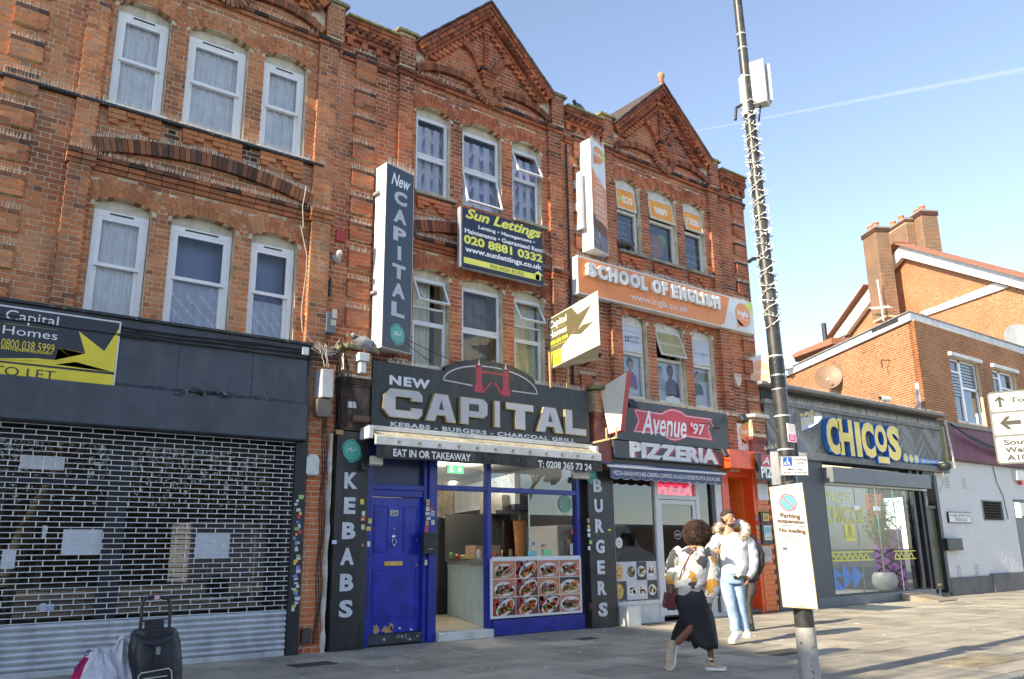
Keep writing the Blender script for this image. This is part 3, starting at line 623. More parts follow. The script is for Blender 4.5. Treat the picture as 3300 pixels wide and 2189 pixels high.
for i, (a, b) in enumerate(UP):
 a += 9.65; b += 9.65-.04*(i == 0)
 for fl, (z0, zs, rise) in enumerate(((ZU0, ZUS, ZUR), (ZL0, ZLS, ZLR))):
  zt = zs-.09; wr = empty('window', (a, 0, z0)); adopt(wr, H3); zm = 8.22 if fl == 0 else 5.16
  W = MB(); rim(W, a+.005, b-.005, z0, zt, .055, .10, .19); W.box(a+.05, b-.05, .09, .19, zm-.06, zm+.0); W.build('frame', TIMB, wr)
  head_board(wr, a, b, zt, zs, rise, .12, TIMB)
  tl = {(0, 0): 7, (0, 1): 10, (0, 2): 12, (1, 1): 18}.get((fl, i), 2)
  s_, xf = sash(wr, 'sash', a+.045, b-.045, zm+.004, zt-.03, .03, .085, .035, TIMB, tilt=tl)
  A = facade_art(.084); A.o = Vector((0, .098, 0))
  x0, x1, y0, y1 = a+.075, b-.075, zm+.034, zt-.06; mx, mz = (x0+x1)/2, (y0+y1)/2
  if fl == 0:
   A.rect(x0, y0, x1, y1, ORG); A.up()
   if i == 0: A.text('020', mx-.10, mz-.09, x1-.05, mz+.09, (.85,.85,.8), .02); A.ell(x0+.09, mz, .06, .06, GRN); A.up(); A.line([(x0+.065, mz+.03), (x0+.08, mz-.015), (x0+.12, mz-.03)], .016, WHT)
   else: A.text('8889' if i == 1 else '1208', mx-.20, mz-.09, mx+.20, mz+.09, (.85,.85,.8), .02)
  else:
   A.rect(x0, y0, x1, y1, (.58,.62,.68) if i != 1 else (.40,.34,.17)); A.up()
   if i == 0:
    for q in range(4): A.ell(x0+.08+.07*(q % 2), mz-.06+.07*(q//2), .03, .03, (.10,.12,.20))
    A.text('BRITISH', x0+.19, mz+.0, x1-.04, mz+.06, (.12,.14,.22), .02); A.text('COUNCIL', x0+.19, mz-.09, x1-.04, mz-.03, (.12,.14,.22), .02); A.text('Accredited by the', x0+.04, mz+.12, x1-.05, mz+.16, (.16,.18,.25))
   if i == 1: A.text('ingla.co.uk', x0+.05, mz-.05, x1-.05, mz+.05, (.72,.70,.6), .005)
   if i == 2: A.text('ENGLISH', x0+.05, mz-.06, x0+.27, mz-.01, (.25,.27,.33)); A.text('UK', x0+.28, mz-.06, x1-.1, mz-.01, (.12,.13,.2), .02); A.ell(x1-.06, mz-.035, .02, .03, (.12,.13,.2)); A.text('member of', x0+.05, mz-.12, x1-.1, mz-.09, (.3,.32,.36))
  A.build('light_print', PRINTM, wr, xf=xf)
  g0, g1, h0, h1 = a+.055, b-.055, z0+.055, zm-.06
  MB().add([(g0, .15, h0), (g1, .15, h0), (g1, .15, h1), (g0, .15, h1)], [(0, 1, 2, 3)]).build('pane', GLASSD if fl == 0 else GLASS, wr)
  B = facade_art(.165); mx = (g0+g1)/2
  if fl == 0:
   B.rect(g0, h0, g1, h1, (.07,.11,.21)); B.up()
   if i == 0:
    B.rect(g0, h1-.18, g1, h1-.16, WHT)
    for t, v in (('FREE', .52), ('TRIAL', .37), ('LESSON', .22)): B.text(t, g0-.03+.02, h0+v, g0-.03+.02+{'FREE': .33, 'TRIAL': .40, 'LESSON': .50}[t], h0+v+.095, (.75,.78,.82), .012)
   elif i == 1:
    B.ell(mx+.10, h0+.52, .14, .15, GRN); B.poly([(mx+.15, h0+.45), (mx+.24, h0+.30), (mx+.22, h0+.5)], GRN); B.up(); B.ell(mx-.10, h0+.36, .24, .27, (.78,.30,.14), n=30); B.up(); B.text('ingla', mx-.28, h0+.29, mx+.03, h0+.42, (.85,.8,.75), .02)
   else:
    B.rect(g0, h1-.22, g1, h1-.20, WHT); B.text('ENGLISH', g0-.0, h0+.34, g1-.03, h0+.42, (.75,.78,.82), .012); B.text('FOR ALL', g0, h0+.19, g1-.03, h0+.27, (.75,.78,.82), .012)
  else:
   B.rect(g0, h0, g1, h1, (.68,.73,.80)); B.up()
   if i == 0: person_print(B, mx-.02, h0+.16, .62, (.55,.36,.27), (.05,.035,.03), (.36,.10,.34), .01)
   elif i == 1: person_print(B, mx-.22, h0+.22, .5, (.62,.47,.40), (.22,.20,.19), (.50,.52,.55)); person_print(B, mx+.12, h0+.12, .66, (.15,.07,.05), (.02,.016,.015), (.10,.09,.16), -.02)
   else: person_print(B, mx-.08, h0+.20, .55, (.60,.42,.33), (.04,.03,.03), (.04,.04,.05)); B.up(); B.rect(mx+.02, h0+.55, g1, h1-.08, (.42,.40,.22)); B.rect(mx-.1, h0, mx+.14, h0+.25, (.7,.71,.72))
  B.build('glass_print', PRINTM, wr)
# == street level
CR = dict(c1=(0,0,.4655), c2=(1000,0,.4655), c3=(0,600,.4655), c4=(1000,600,.4655), c5=(0,1300,.567), c6=(1000,1300,.567), d1=(1800,200,.3826), d2=(1800,700,.3826),
  d3=(1900,1250,.3507), d4=(1900,1600,.3757), d5=(2500,600,.3826), d6=(2400,1100,.3827), d7=(2400,1500,.4395), z1=(1000,1000,.3189), z2=(1800,1100,.2551),
  z3=(1390,1480,.2551), z4=(1550,1780,.153), z5=(2900,1200,.2551), z6=(200,1880,.2115))
def q(c, u, v): a, b, s = CR[c]; return a+u*s, b+v*s
def FP(c, pts, y): return [F(*q(c, u, v), y) for u, v in pts]
def BX(c, u0, v0, u1, v1, y):          # bottom-left and top-right corner in a crop -> x0, z0, x1, z1
 a = F(*q(c, u0, v0), y); b = F(*q(c, u1, v1), y); return a[0], a[1], b[0], b[1]
WHITE = (.80, .80, .80); NEAR = (.62, .62, .64)
BLK = mat('black_fascia_board', (.062,.070,.088), .55, var=.25, scale=2.5, dirt=.35, dirtcol=(.12,.13,.14), bump=.08, bscale=20)
BLK2 = mat('black_sign_panel', (.022,.022,.024), .38, var=.3, scale=3, dirt=.35, dirtcol=(.09,.085,.08))
CHAR = mat('charcoal_sign_panel', (.045,.05,.058), .45, var=.15, scale=3, dirt=.2, dirtcol=(.12,.12,.12))
NAVY = mat('royal_blue_gloss_paint', (.014,.028,.30), .3, var=.3, scale=5, dirt=.45, dirtcol=(.02,.025,.10), wear=.3, wearcol=(.12,.14,.26))
STEEL = mat('galvanised_steel', (.56,.58,.60), .4, metal=.35, var=.15, scale=4, dirt=.35, dirtcol=(.12,.13,.15))
STEELL = mat('bright_rod_steel', (.76,.77,.78), .4, metal=.2, var=.1)
BLACKM = mat('black_painted_metal', (.02,.021,.024), .45, var=.3, dirt=.2, dirtcol=(.09,.09,.09))
PAPER = mat('white_paper', (.72,.74,.80), .85, var=.04)
WBOX = mat('white_plastic_box', (.66,.66,.62), .45, var=.12, scale=12, dirt=.35, dirtcol=(.25,.21,.14))
GBOX = mat('grey_plastic_box', (.30,.31,.33), .5, var=.2, dirt=.3)
CABLE = mat('black_cable', (.018,.018,.018), .6); CABLEW = mat('pale_cable', (.55,.50,.42), .6)
BRASS = mat('worn_brass', (.62,.42,.14), .35, metal=.8, var=.3, scale=20)
def sag(a, b, s=.1, n=12, jig=0.0):
 a, b = Vector(a), Vector(b)
 return [a.lerp(b, i/n)-Vector((0, 0, s*4*(i/n)*(1-i/n)))+Vector((random.uniform(-1, 1), 0, random.uniform(-1, 1)))*jig for i in range(n+1)]
def thing_box(name, label, cat, x0, x1, y0, y1, z0, z1, m, group=None, bevel=.004):
 o = MB().box(x0, x1, y0, y1, z0, z1).build(name, m, None, bevel=bevel); return tag(o, label, cat, group)
# closed travel shop
S1 = empty('closed_shopfront', (1, -.2, 0), 'closed shop front with brick-pattern lattice shutter over dark windows', 'shop front')
fx1, fz1 = F(*q('c3', 2140, 1115), -.22)
MB().box(-3, fx1, -.22, .05, 3.40, 4.24).build('fascia', BLK, S1, bevel=.006)
box('fascia_joint', 3.94, 3.95, -.2235, -.20, 3.42, 4.22, BLACKM, S1); box('fascia_joint', 2.95, 2.955, -.2235, -.20, 3.42, 4.22, BLACKM, S1)
MB().box(-3, fx1-.01, -.30, .05, 2.86, 3.36).build('shutter_box', BLK, S1, bevel=.012)
box('fascia_edge', fx1, fx1+.035, -.24, .05, 2.85, 4.25, BLACKM, S1, bevel=.004)
MB().box(-3, fx1+.05, -.27, .12, 4.24, 4.275).build('top_ledge', BLACKT, S1)
# buckled metal strip
mb = MB()
n = 46
for r_ in range(3):
 for i in range(n):
  u0, u1 = i/n, (i+1)/n; X0, X1 = 2.2+2.55*u0, 2.2+2.55*u1
  def hh(u, r_): return (.018+.03*math.exp(-((u-.45)/.22)**2))*math.sin(u*37+r_*2.1)*math.sin(u*3.1), 
  def yy(u, r_): return -.235-(.05*math.exp(-((u-.45)/.25)**2))*(1+math.sin(u*53+r_*1.7))*(.4+.3*r_)
  za = 3.405-.022*r_; zb = za-.022
  mb.add([(X0, yy(u0, r_), za+hh(u0, r_)[0]), (X1, yy(u1, r_), za+hh(u1, r_)[0]), (X1, yy(u1, r_+1), zb+hh(u1, r_+1)[0]), (X0, yy(u0, r_+1), zb+hh(u0, r_+1)[0])], [(0, 3, 2, 1)])
mb.build('buckled_strip', mat('buckled_black_metal', (.05,.055,.065), .3, metal=.4, var=.4, scale=20, wear=.4, wearcol=(.35,.35,.36)), S1)
MB().box(4.68, 4.85, -.12, .1, 0, 2.86).build('side_post', BLACKM, S1, bevel=.006)
# roller shutter: convex slats at the foot, open lattice above
for k in range(7):
 mb = MB(); z0 = .075+k*.072; n = 7; pts = [(-.085-.030*math.sin(math.pi*i/n), z0+.068*i/n) for i in range(n+1)]
 vs = [(x, y, z) for x in (-3, 4.67) for y, z in pts]; mb.add(vs, [(i, i+n+1, i+n+2, i+1) for i in range(n)])
 mb.add([(-3, -.085, z0-.004), (4.67, -.085, z0-.004), (4.67, -.078, z0), (-3, -.078, z0)], [(0, 1, 2, 3)])
 mb.build('shutter_slat', STEEL, S1, smooth=True)
box('shutter_bottom_bar', -3, 4.67, -.11, -.07, 0.0, .07, STEEL, S1, bevel=.006)
zr = .585; rows = 36; dz = (2.84-zr)/rows
lk = MB()
for k in range(rows+1):
 z = zr+k*dz; MB().tube([(-3, -.09, z), (4.67, -.09, z)], .0055, 6).build('shutter_rod', STEELL, S1, smooth=True)
 if k < rows:
  x = 4.62-(.122 if k % 2 else 0)
  while x > -.5: lk.tube([(x, -.09, z), (x, -.09, z+dz)], .005, 5, False); x -= .244
 if k in (2, 9, 17, 25, 33): pass
lk.build('shutter_links', STEELL, S1, kind='stuff')
# shop windows behind the shutter
WF = .30
for x0, x1, z0, z1 in ((-3, -.2, .35, 2.85), (.55, 2.38, .35, 2.85), (2.62, 4.66, .35, 2.85)): pass
fr_ = MB().box(2.38, 2.62, WF, WF+.12, 0, 2.86).box(-3, 4.7, WF-.01, WF+.12, .0, .36).box(1.02, 1.27, WF, WF+.12, .3, 2.2).box(.4, 2.40, WF-.008, WF+.12, 2.17, 2.27).box(4.6, 4.7, WF, WF+.12, 0, 2.86).box(-3, 4.7, WF-.012, WF+.12, 2.70, 2.86).box(-3, -.1, WF, WF+.12, 0, 2.86)
fr_.build('window_frame', BLACKM, S1, bevel=.004)
for x0, x1, z0, z1 in ((-.1, 1.02, .36, 2.17), (1.27, 2.38, .36, 2.17), (-.1, 2.38, 2.27, 2.70), (2.62, 4.6, .36, 2.70)):
 MB().add([(x0, WF+.05, z0), (x1, WF+.05, z0), (x1, WF+.05, z1), (x0, WF+.05, z1)], [(0, 1, 2, 3)]).build('pane', GLASSD, S1)
for u0, v0, u1, v1 in ((345, 862, 595, 718), (1105, 880, 1310, 742), (0, 942, 95, 835), (110, 370, 372, 305)):
 x0, z0, x1, z1 = BX('c5', u0, v0, u1, v1, WF+.02); box('paper_notice', x0, x1, WF+.028, WF+.032, z0, z1, PAPER, S1)
x0, z0, x1, z1 = BX('c5', 235, 770, 268, 695, WF-.02); box('door_lock', x0, x1, WF-.03, WF-.008, z0, z1, ALU, S1)
x0, z0, x1, z1 = BX('c5', 188, 1050, 243, 905, WF+.3); box('display_board', x0, x1, WF+.3, WF+.32, z0, z1, mat('tan_board', (.36,.22,.10), .7), S1)
x0, z0, x1, z1 = BX('c5', 350, 1230, 500, 1195, WF+.3); box('display_board', x0, x1, WF+.3, WF+.5, z0, z1, mat('tan_board', (.36,.22,.10), .7), S1)
A = facade_art(WF+.040); x0, z0, x1, z1 = BX('c5', 1070, 1125, 1335, 1098, WF); A.text('www.nomadtravel.co.uk', x0, z0, x1, z1+.01, WHITE, .012)
x0, z0, x1, z1 = BX('c5', 225, 1180, 268, 1142, WF); A.rect(x0, z0, x1, z1, (.12,.16,.45)); A.up(); A.ell((x0+x1)/2, (z0+z1)/2, .05, .05, (.7,.7,.8)); A.rect(x1+.01, z0, x1+.08, z1, (.45,.55,.8))
A.build('window_sticker', PRINT, S1)
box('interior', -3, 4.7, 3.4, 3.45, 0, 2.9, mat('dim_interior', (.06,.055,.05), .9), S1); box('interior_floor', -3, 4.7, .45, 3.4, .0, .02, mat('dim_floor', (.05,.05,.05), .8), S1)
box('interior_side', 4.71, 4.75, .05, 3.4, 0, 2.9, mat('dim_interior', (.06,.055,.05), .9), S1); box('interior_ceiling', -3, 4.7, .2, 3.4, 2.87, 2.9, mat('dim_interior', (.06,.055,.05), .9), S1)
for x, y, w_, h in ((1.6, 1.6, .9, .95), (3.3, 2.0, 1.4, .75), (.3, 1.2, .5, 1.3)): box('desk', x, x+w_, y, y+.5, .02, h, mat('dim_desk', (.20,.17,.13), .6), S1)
# TO LET board
x1, z1 = F(*q('c3', 842, 940), -.27); _, z0 = F(*q('c3', 785, 1430), -.27)
TL = empty('to_let_board', (1, -.27, 3.7), 'yellow and charcoal To Let board with a sunburst on black fascia', 'letting board')
box('panel', .10, x1, -.27, -.245, z0, z1, ALU, TL, bevel=.003); A = facade_art(-.27)
A.rect(.12, z0+.02, x1-.02, z1-.02, (.030,.032,.045)); A.up(); YEL = (.80,.64,.04)
f = lambda pts: FP('c3', pts, -.27)
A.poly(f([(-150, 1200), (0, 1192), (250, 1192), (525, 1218), (790, 1290), (0, 1208), (-150, 1195)]), YEL)
A.poly(f([(380, 1205), (525, 1218), (407, 1120), (590, 1160)]), YEL); A.poly(f([(525, 1218), (410, 1120), (590, 1158), (546, 1005), (722, 1143), (828, 980), (790, 1290), (380, 1235)]), YEL)
A.rect(.12, z0+.02, x1-.02, F(*q('c3', 400, 1258), -.27)[1], YEL); A.up(); A.rect(.12, F(*q('c3', 400, 1258), -.27)[1]-.012, x1-.02, F(*q('c3', 400, 1258), -.27)[1]+.008, (.03,.03,.045)); A.up()
x0, zz, xe, zt = BX('c3', 32, 945, 410, 905, -.27); A.text('Capital', x0, zz, xe, zt, WHITE, .0)
x0, zz, xe, zt = BX('c3', 15, 1020, 402, 1012, -.27); A.text('Homes', x0, zz, xe, zt, WHITE, .0)
x0, zz, xe, zt = BX('c3', 5, 1115, 380, 1098, -.27); A.text('0800 038 5999', x0, zz, xe, zt, YEL, .0)
x0, zz, xe, zt = BX('c3', 0, 1135, 358, 1148, -.27); A.text('www.capitalhomes.london', x0, zz, xe, zt, YEL, .01)
x0, zz, xe, zt = BX('c3', -60, 1300, 385, 1283, -.27); A.text('TO LET', x0, zz, xe, zt, (.03,.03,.045), .0)
A.rect(*BX('c3', 28, 950, 398, 999, -.27)[:2], BX('c3', 28, 950, 398, 999, -.27)[2], BX('c3', 28, 950, 398, 999, -.27)[1]+.006, (.35,.33,.08))
A.build('lettering', PRINT, TL)
# cables slung along the fascia top
mb = MB()
for k in range(6): mb.tube(sag((-2, -.26-.01*k, 4.20-.03*k), (5.2, -.24, 4.20-.03*k), .03+.05*random.random(), 26, .012), .008+.003*random.random(), 5)
tag(mb.build('cable_bundle', CABLE), 'bundle of black cables slung along the top of the black fascia', 'cables')
x0, z0, x1, z1 = BX('c3', 2088, 1168, 2135, 1122, -.24); o = thing_box('junction_box', 'small white junction box at the top corner of the black fascia', 'junction box', x0, x1, -.27, -.22, z0, z1, WBOX)
# brick pier between the shops
PI = empty('brick_pier', (5.05, 0, 0), 'narrow orange brick pier between the shutter and the KEBABS panel', 'pier')
pl = Pool(FAC); pl.wall(4.88, 5.27, 0, 4.05, None, y=-.05, d=.12, bond='flemish', ph=.02); pl.finish(PI, REDLOW, 200); core(FAC, 4.885, 5.265, 0, 4.05, None, y=-.044, d=.35, parent=PI)
REND = mat('peeling_white_render', (.60,.58,.53), .9, var=.2, scale=10, wear=.8, wearcol=(.12,.10,.08), bump=.8, bscale=25, dirt=.6, dirtcol=(.14,.12,.10))
mb = MB(); pr = None
for i in range(30):
 z = i*.104; w_ = .055+.02*math.sin(i*1.3)+random.uniform(-.006, .006); xx = 5.225+.008*math.sin(i*.9)
 ring = [(xx-w_/2, -.06, z), (xx-w_/4, -.10-.01*math.sin(i*2.1), z), (xx+w_/3, -.105, z), (xx+w_/2, -.06, z)]
 if pr: n0 = len(mb.v); mb.add(pr+ring, [(k, k+1, k+5, k+4) for k in range(3)])
 pr = ring
mb.build('render_strip', REND, PI)
mb = MB()
for xx, a in ((5.10, .3), (5.13, .9), (5.16, 1.7)): mb.tube([(xx+.015*math.sin(i*.8+a), -.075, 3.6-i*.12) for i in range(30)], .007, 5)
tag(mb.build('wall_cable', CABLE), 'black cables running down the orange brick pier', 'cables')
def bell_box(name, label, c, u0, v0, u1, v1, y, m):
 x0, z0, x1, z1 = BX(c, u0, v0, u1, v1, y); r_ = (x1-x0)/2; cx = (x0+x1)/2
 pts = [(x0, z0+.02), (x0+.02, z0), (x1-.02, z0), (x1, z0+.02)]+[(cx+r_*math.cos(R(a)), z1-r_*.8+r_*.8*math.sin(R(a))) for a in range(0, 181, 15)]
 t = empty(name, (cx, y, z0), label, 'alarm box'); MB().prism(pts, y, y+.07).build('cover', m, t, bevel=.012); MB().box(x0+.03, x1-.03, y+.01, y+.08, z0-.012, z0+.002).build('base', GBOX, t); return t
bell_box('alarm_box', 'white arched alarm box on the orange brick pier', 'c5', 1740, 405, 1818, 290, -.13, WBOX)
x0, z0, x1, z1 = BX('c5', 1716, 1370, 1770, 1278, -.13); o = thing_box('meter_box', 'small brown box at the foot of the orange brick pier', 'meter box', x0, x1, -.13, -.05, z0, z1, mat('brown_box', (.08,.05,.045), .5))
# grey street-light control box above
LB = empty('flood_light', (5.0, -.2, 3.6), 'long grey box light hanging beside the brick pier', 'light')
a = F(*q('z1', 125, 590), -.28); b = F(*q('z1', 235, 600), -.28); c = F(*q('z1', 215, 890), -.28); d = F(*q('z1', 110, 880), -.28)
MB().slab([(a[0], -.28, a[1]), (b[0], -.30, b[1]), (c[0], -.33, c[1]), (d[0], -.31, d[1])][::-1], (-.05, .17, 0)).build('housing', mat('grey_weathered_box', (.33,.35,.38), .5, var=.2, dirt=.4), LB, bevel=.006)
MB().box(a[0]-.06, a[0]+.16, -.30, -.16, d[1]-.28, d[1]-.02).build('lens', mat('brown_lens', (.16,.13,.10), .4, dirt=.4), LB, bevel=.01)
MB().tube([(b[0], -.05, d[1]+.1), (b[0]-.05, -.16, d[1]+.1)], .018).build('bracket', GBOX, LB)
o = thing_box('junction_box', 'small grey switch box under the long grey light', 'junction box', *[(lambda r: (r[0], r[2]))(BX('z1', 72, 1095, 145, 1030, -.1))[i] for i in (0, 1)], -.12, -.05, BX('z1', 72, 1095, 145, 1030, -.1)[1], BX('z1', 72, 1095, 145, 1030, -.1)[3], GBOX)
# corbelled piers over the panels
def corbel(name, label, x0, x1, zb, zt, m, mcap=MOSSY, dirty=False):
 t = empty(name, ((x0+x1)/2, -.1, zb), label, 'pier')
 MB().box(x0, x1, -.16, .02, zb, zt-.55).build('shaft', m, t, bevel=.01)
 for k in range(4): MB().box(x0-.012*k, x1+.012*k, -.17-.015*k, .02, zt-.55+.035*k, zt-.518+.035*k).build('moulding', m, t, bevel=.008)
 pl = Pool(FAC); pl.wall(x0+.01, x1-.01, zt-.40, zt-.02, None, y=-.20, d=.2); pl.finish(t, RED, 60)
 core(FAC, x0+.015, x1-.015, zt-.42, zt-.02, None, y=-.194, d=.2, parent=t)
 MB().plan([(x0-.08, .02), (x0-.08, -.20), (x0+.0, -.30), (x1+.02, -.30), (x1+.08, -.22), (x1+.08, .02)], zt, zt+.07).build('cap', mcap, t, bevel=.012)
 s_ = MB(); spikes(s_, (x0-.04, -.22, zt+.07), (x1+.05, -.22, zt+.07), 14, .10); s_.build('bird_spikes', SPIKE, t, kind='stuff'); return t
FLAK = mat('flaking_black_and_red_paint', (.030,.022,.018), .6, var=.5, scale=9, wear=1.0, wearcol=(.42,.07,.03), bump=.6, dirt=.8, dirtcol=(.20,.13,.08))
PINK = mat('faded_red_paint', (.30,.10,.075), .7, var=.3, scale=6, dirt=.5, dirtcol=(.14,.08,.06), bump=.4)
C1 = corbel('corbelled_pier', 'grimy corbelled pier with flaking black paint above the KEBABS panel', 5.32, 5.80, 3.07, 4.28, FLAK)
C2 = corbel('corbelled_pier', 'faded red corbelled pier above the BURGERS panel', 10.42, 10.84, 2.75, 4.22, PINK)
C3 = corbel('corbelled_pier', 'corbelled pier with white cap at the end of the terrace', 15.12, 15.62, 3.0, 4.1, PINK, mat('pale_painted_cap', (.62,.60,.54), .8, var=.2, dirt=.4))
for lab, u0, v0, u1, v1 in (('white label stuck on the grimy black pier', 350, 660, 458, 615), ('white plastic box on the grimy black pier', 378, 985, 462, 930)):
 x0, z0, x1, z1 = BX('z1', u0, v0, u1, v1, -.18); thing_box('junction_box', lab, 'box', x0, x1, -.20, -.162, z0, z1, WBOX)
x0, z0, x1, z1 = BX('z1', 415, 1140, 590, 1055, -.2)
tag(MB().tube([(x0, -.2, (z0+z1)/2), (x1, -.2, (z0+z1)/2)], .06, 12).build('vent_pipe', mat('brown_pipe', (.12,.06,.05), .5), smooth=True), 'short brown pipe across the foot of the grimy pier', 'pipe')
mb = MB()
for k in range(9):
 a_ = F(*q('z1', 300+random.uniform(-20, 20), 300+k*8), -.2); b_ = F(*q('z1', 320+random.uniform(-40, 260), 1180), -.2)
 mb.tube(sag((a_[0], -.2-.01*k, a_[1]), (b_[0], -.19, b_[1]), .0, 14, .018), .006, 5)
tag(mb.build('cable_tangle', CABLE), 'tangle of dark cables hanging down the grimy corbelled pier', 'cables')
mb = MB()
for k in range(10):
 a_ = F(*q('z1', random.uniform(0, 130), 310+random.uniform(0, 90)), -.26); b_ = F(*q('z1', random.uniform(150, 300), random.uniform(300, 460)), -.24)
 mb.tube(sag((a_[0], -.27, a_[1]), (b_[0], -.25, b_[1]), random.uniform(.02, .14), 10, .01), .0055, 5)
for k in range(4):
 a_ = F(*q('z1', random.uniform(20, 160), 340), -.26); b_ = F(*q('z1', random.uniform(100, 190), 580), -.26); mb.tube(sag((a_[0], -.27, a_[1]), (b_[0], -.29, b_[1]), -.05, 10, .01), .005, 5)
tag(mb.build('cable_tangle', CABLEW), 'pale loose cables looping above the orange brick pier', 'cables')
# white cable up the first house
pts = [F(*q('c1', u, v), -.12) for u, v in ((2120, 1290), (2095, 1430), (2100, 1568))]+[F(*q('c3', u, v), -.12) for u, v in ((2085, 290), (2125, 480), (2120, 600), (2095, 780), (2085, 900), (2095, 1010), (2160, 1075))]
tag(MB().tube([(x, -.12, z) for x, z in pts], .006, 5).build('wall_cable', CABLEW), 'pale cable trailing down the first house beside its right window', 'cable')
# small fixtures on the narrow bay between houses one and two
x0, z0, x1, z1 = BX('c4', 182, 372, 248, 310, -.04); o = thing_box('wall_plaque', 'small red plaque on the brick bay left of the Capital sign', 'plaque', x0, x1, -.03, 0.0, z0, z1, mat('red_plaque', (.40,.03,.04), .5, wear=.6, wearcol=(.7,.65,.6)))
fx_, fz = F(*q('c4', 198, 490), -.1)
SEN = empty('wall_lamp', (fx_, 0, fz), 'round grey wall lamp below the red plaque', 'lamp'); MB().lathe((fx_, -.0, fz), [(.075, 0), (.08, .02), (.06, .05), (.03, .06)], 16, (0, -1, 0)).build('base', GBOX, SEN, smooth=True); MB().lathe((fx_, -.05, fz+.0), [(.03, 0), (.04, .05), (.045, .10), (.02, .13)], 12, (0, -.7, .7)).build('bulb', WBOX, SEN, smooth=True)
x0, z0, x1, z1 = BX('z1', 150, 225, 262, 30, -.1); CB = empty('telecom_box', (x0, -.05, z0), 'grey and black cable box with stickers on the brick bay', 'cable box')
MB().box(x0, x1, -.12, -.0, z0, z1).build('housing', mat('slate_box', (.12,.14,.17), .4, dirt=.3), CB, bevel=.015); A = facade_art(-.124); A.rect(x0+.09, z0+.24, x0+.17, z0+.38, (.55,.50,.38)); A.rect(x0+.07, z0+.12, x0+.16, z0+.21, (.45,.42,.34)); A.build('sticker', PRINT, CB)
x0, z0, x1, z1 = BX('c4', 128, 760, 148, 640, -.03); thing_box('iron_bracket', 'thin dark iron strip on the brick bay', 'bracket', x0, x1, -.04, 0, z0, z1, BLACKM)
# == kebab shop
def letter_panel(name, label, word, c, pts, x0, x1, z1, y=-.14, hal=None):
 t = empty(name, ((x0+x1)/2, y, 0), label, 'sign panel'); MB().box(x0, x1, y, .02, 0, z1).build('panel', BLK2, t, bevel=.006)
 A = facade_art(y-.002)
 for ch, (u, v) in zip(word, pts):
  cx, cz = F(*q(c, u, v), y); w_ = .105 if ch != 'E' else .09
  A = facade_art(y-.002); A.text(ch, cx-w_, cz-.118, cx+w_, cz+.118, (.60,.61,.65), .045, th=.012); A.build('letter', PRINT, t)
 return t
def halal(A, cx, cz, r_, yo=0):
 G = (.08,.42,.33); W = (.75,.80,.78)
 A.ell(cx, cz, r_, r_, G, n=36); A.up()
 for a0, a1, rr in ((70, 175, 1.12), (250, 355, 1.12)):
  pts = [(cx+r_*rr*math.cos(R(a)), cz+r_*rr*math.sin(R(a))) for a in range(a0, a1+1, 8)]; A.line(pts, r_*.10, G)
 A.up(); k = r_
 A.line([(cx+.55*k, cz+.12*k), (cx+.25*k, cz+.10*k), (cx+.05*k, cz-.08*k), (cx-.10*k, cz+.02*k)], .09*k, W)
 A.line([(cx-.02*k, cz+.38*k), (cx-.06*k, cz), (cx-.2*k, cz-.06*k), (cx-.32*k, cz+.28*k)], .08*k, W)
 A.line([(cx-.18*k, cz+.30*k), (cx-.22*k, cz-.02*k)], .07*k, W)
 A.line([(cx-.45*k, cz+.25*k), (cx-.48*k, cz-.12*k), (cx-.62*k, cz-.14*k)], .08*k, W); A.ell(cx+.42*k, cz+.32*k, .05*k, .05*k, W)
 A.text('HALAL', cx-.3*k, cz-.42*k, cx+.3*k, cz-.30*k, (.4,.65,.58))
KP = letter_panel('kebabs_panel', 'tall black panel lettered KEBABS with green halal disc', 'KEBABS', 'c6', [(229, 440), (222, 582), (217, 724), (208, 870), (205, 1018), (200, 1168)], 5.30, 5.83, 3.06)
A = facade_art(-.143); cx, cz = F(*q('c6', 236, 270), -.14); halal(A, cx, cz, .145); A.build('halal_disc', PRINT, KP)
x0, z0, x1, z1 = BX('c6', 143, 175, 188, 153, -.142); A = facade_art(-.146); A.rect(x0, z0, x1, z1, (.45,.26,.14)); A.build('sticker', PRINTM, KP)
BP = letter_panel('burgers_panel', 'tall black panel lettered BURGERS', 'BURGERS', 'c6', [(1630, 468), (1636, 583), (1641, 697), (1645, 814), (1650, 932), (1656, 1050), (1663, 1172)], 10.22, 10.86, 2.78)
A = facade_art(-.143); halal(A, 10.32, 2.62, .13); A.build('halal_disc', PRINT, BP)
# dark strip between window and burgers panel
K = empty('kebab_shopfront', (8, 0, 0), 'blue painted kebab shop front with open doorway and food pictures', 'shop front')
B3 = lambda: MB()
MB().box(5.84, 5.96, -.03, .12, 0, 2.95).build('door_post', NAVY, K, bevel=.006)
mb = MB().box(6.86, 6.93, -.02, .12, 0, 2.95).box(6.935, 7.02, -.06, .12, 0, 2.95).box(7.025, 7.10, -.03, .12, 0, 2.95); mb.build('door_post', NAVY, K, bevel=.006)
MB().box(10.04, 10.12, -.03, .12, .25, 2.95).build('window_post', NAVY, K, bevel=.006)
MB().box(10.12, 10.22, -.01, .12, 0, 2.95).build('side_strip', BLACKM, K)
MB().box(8.07, 8.155, -.03, .09, .10, 2.95).build('mullion', NAVY, K, bevel=.005)
MB().box(7.10, 10.04, -.02, .09, 2.27, 2.35).build('transom', NAVY, K, bevel=.005)
MB().box(5.96, 6.86, .0, .12, 2.14, 2.24).box(5.96, 6.86, -.02, .12, 2.24, 2.32).build('fanlight_rail', NAVY, K, bevel=.006)
MB().box(5.96, 6.86, .06, .10, 2.30, 2.95).build('fanlight_panel', mat('dark_navy_panel', (.02,.025,.10), .3, dirt=.3), K)
MB().box(5.80, 10.25, .0, .3, 2.9, 3.2).build('head_beam', BLACKM, K)
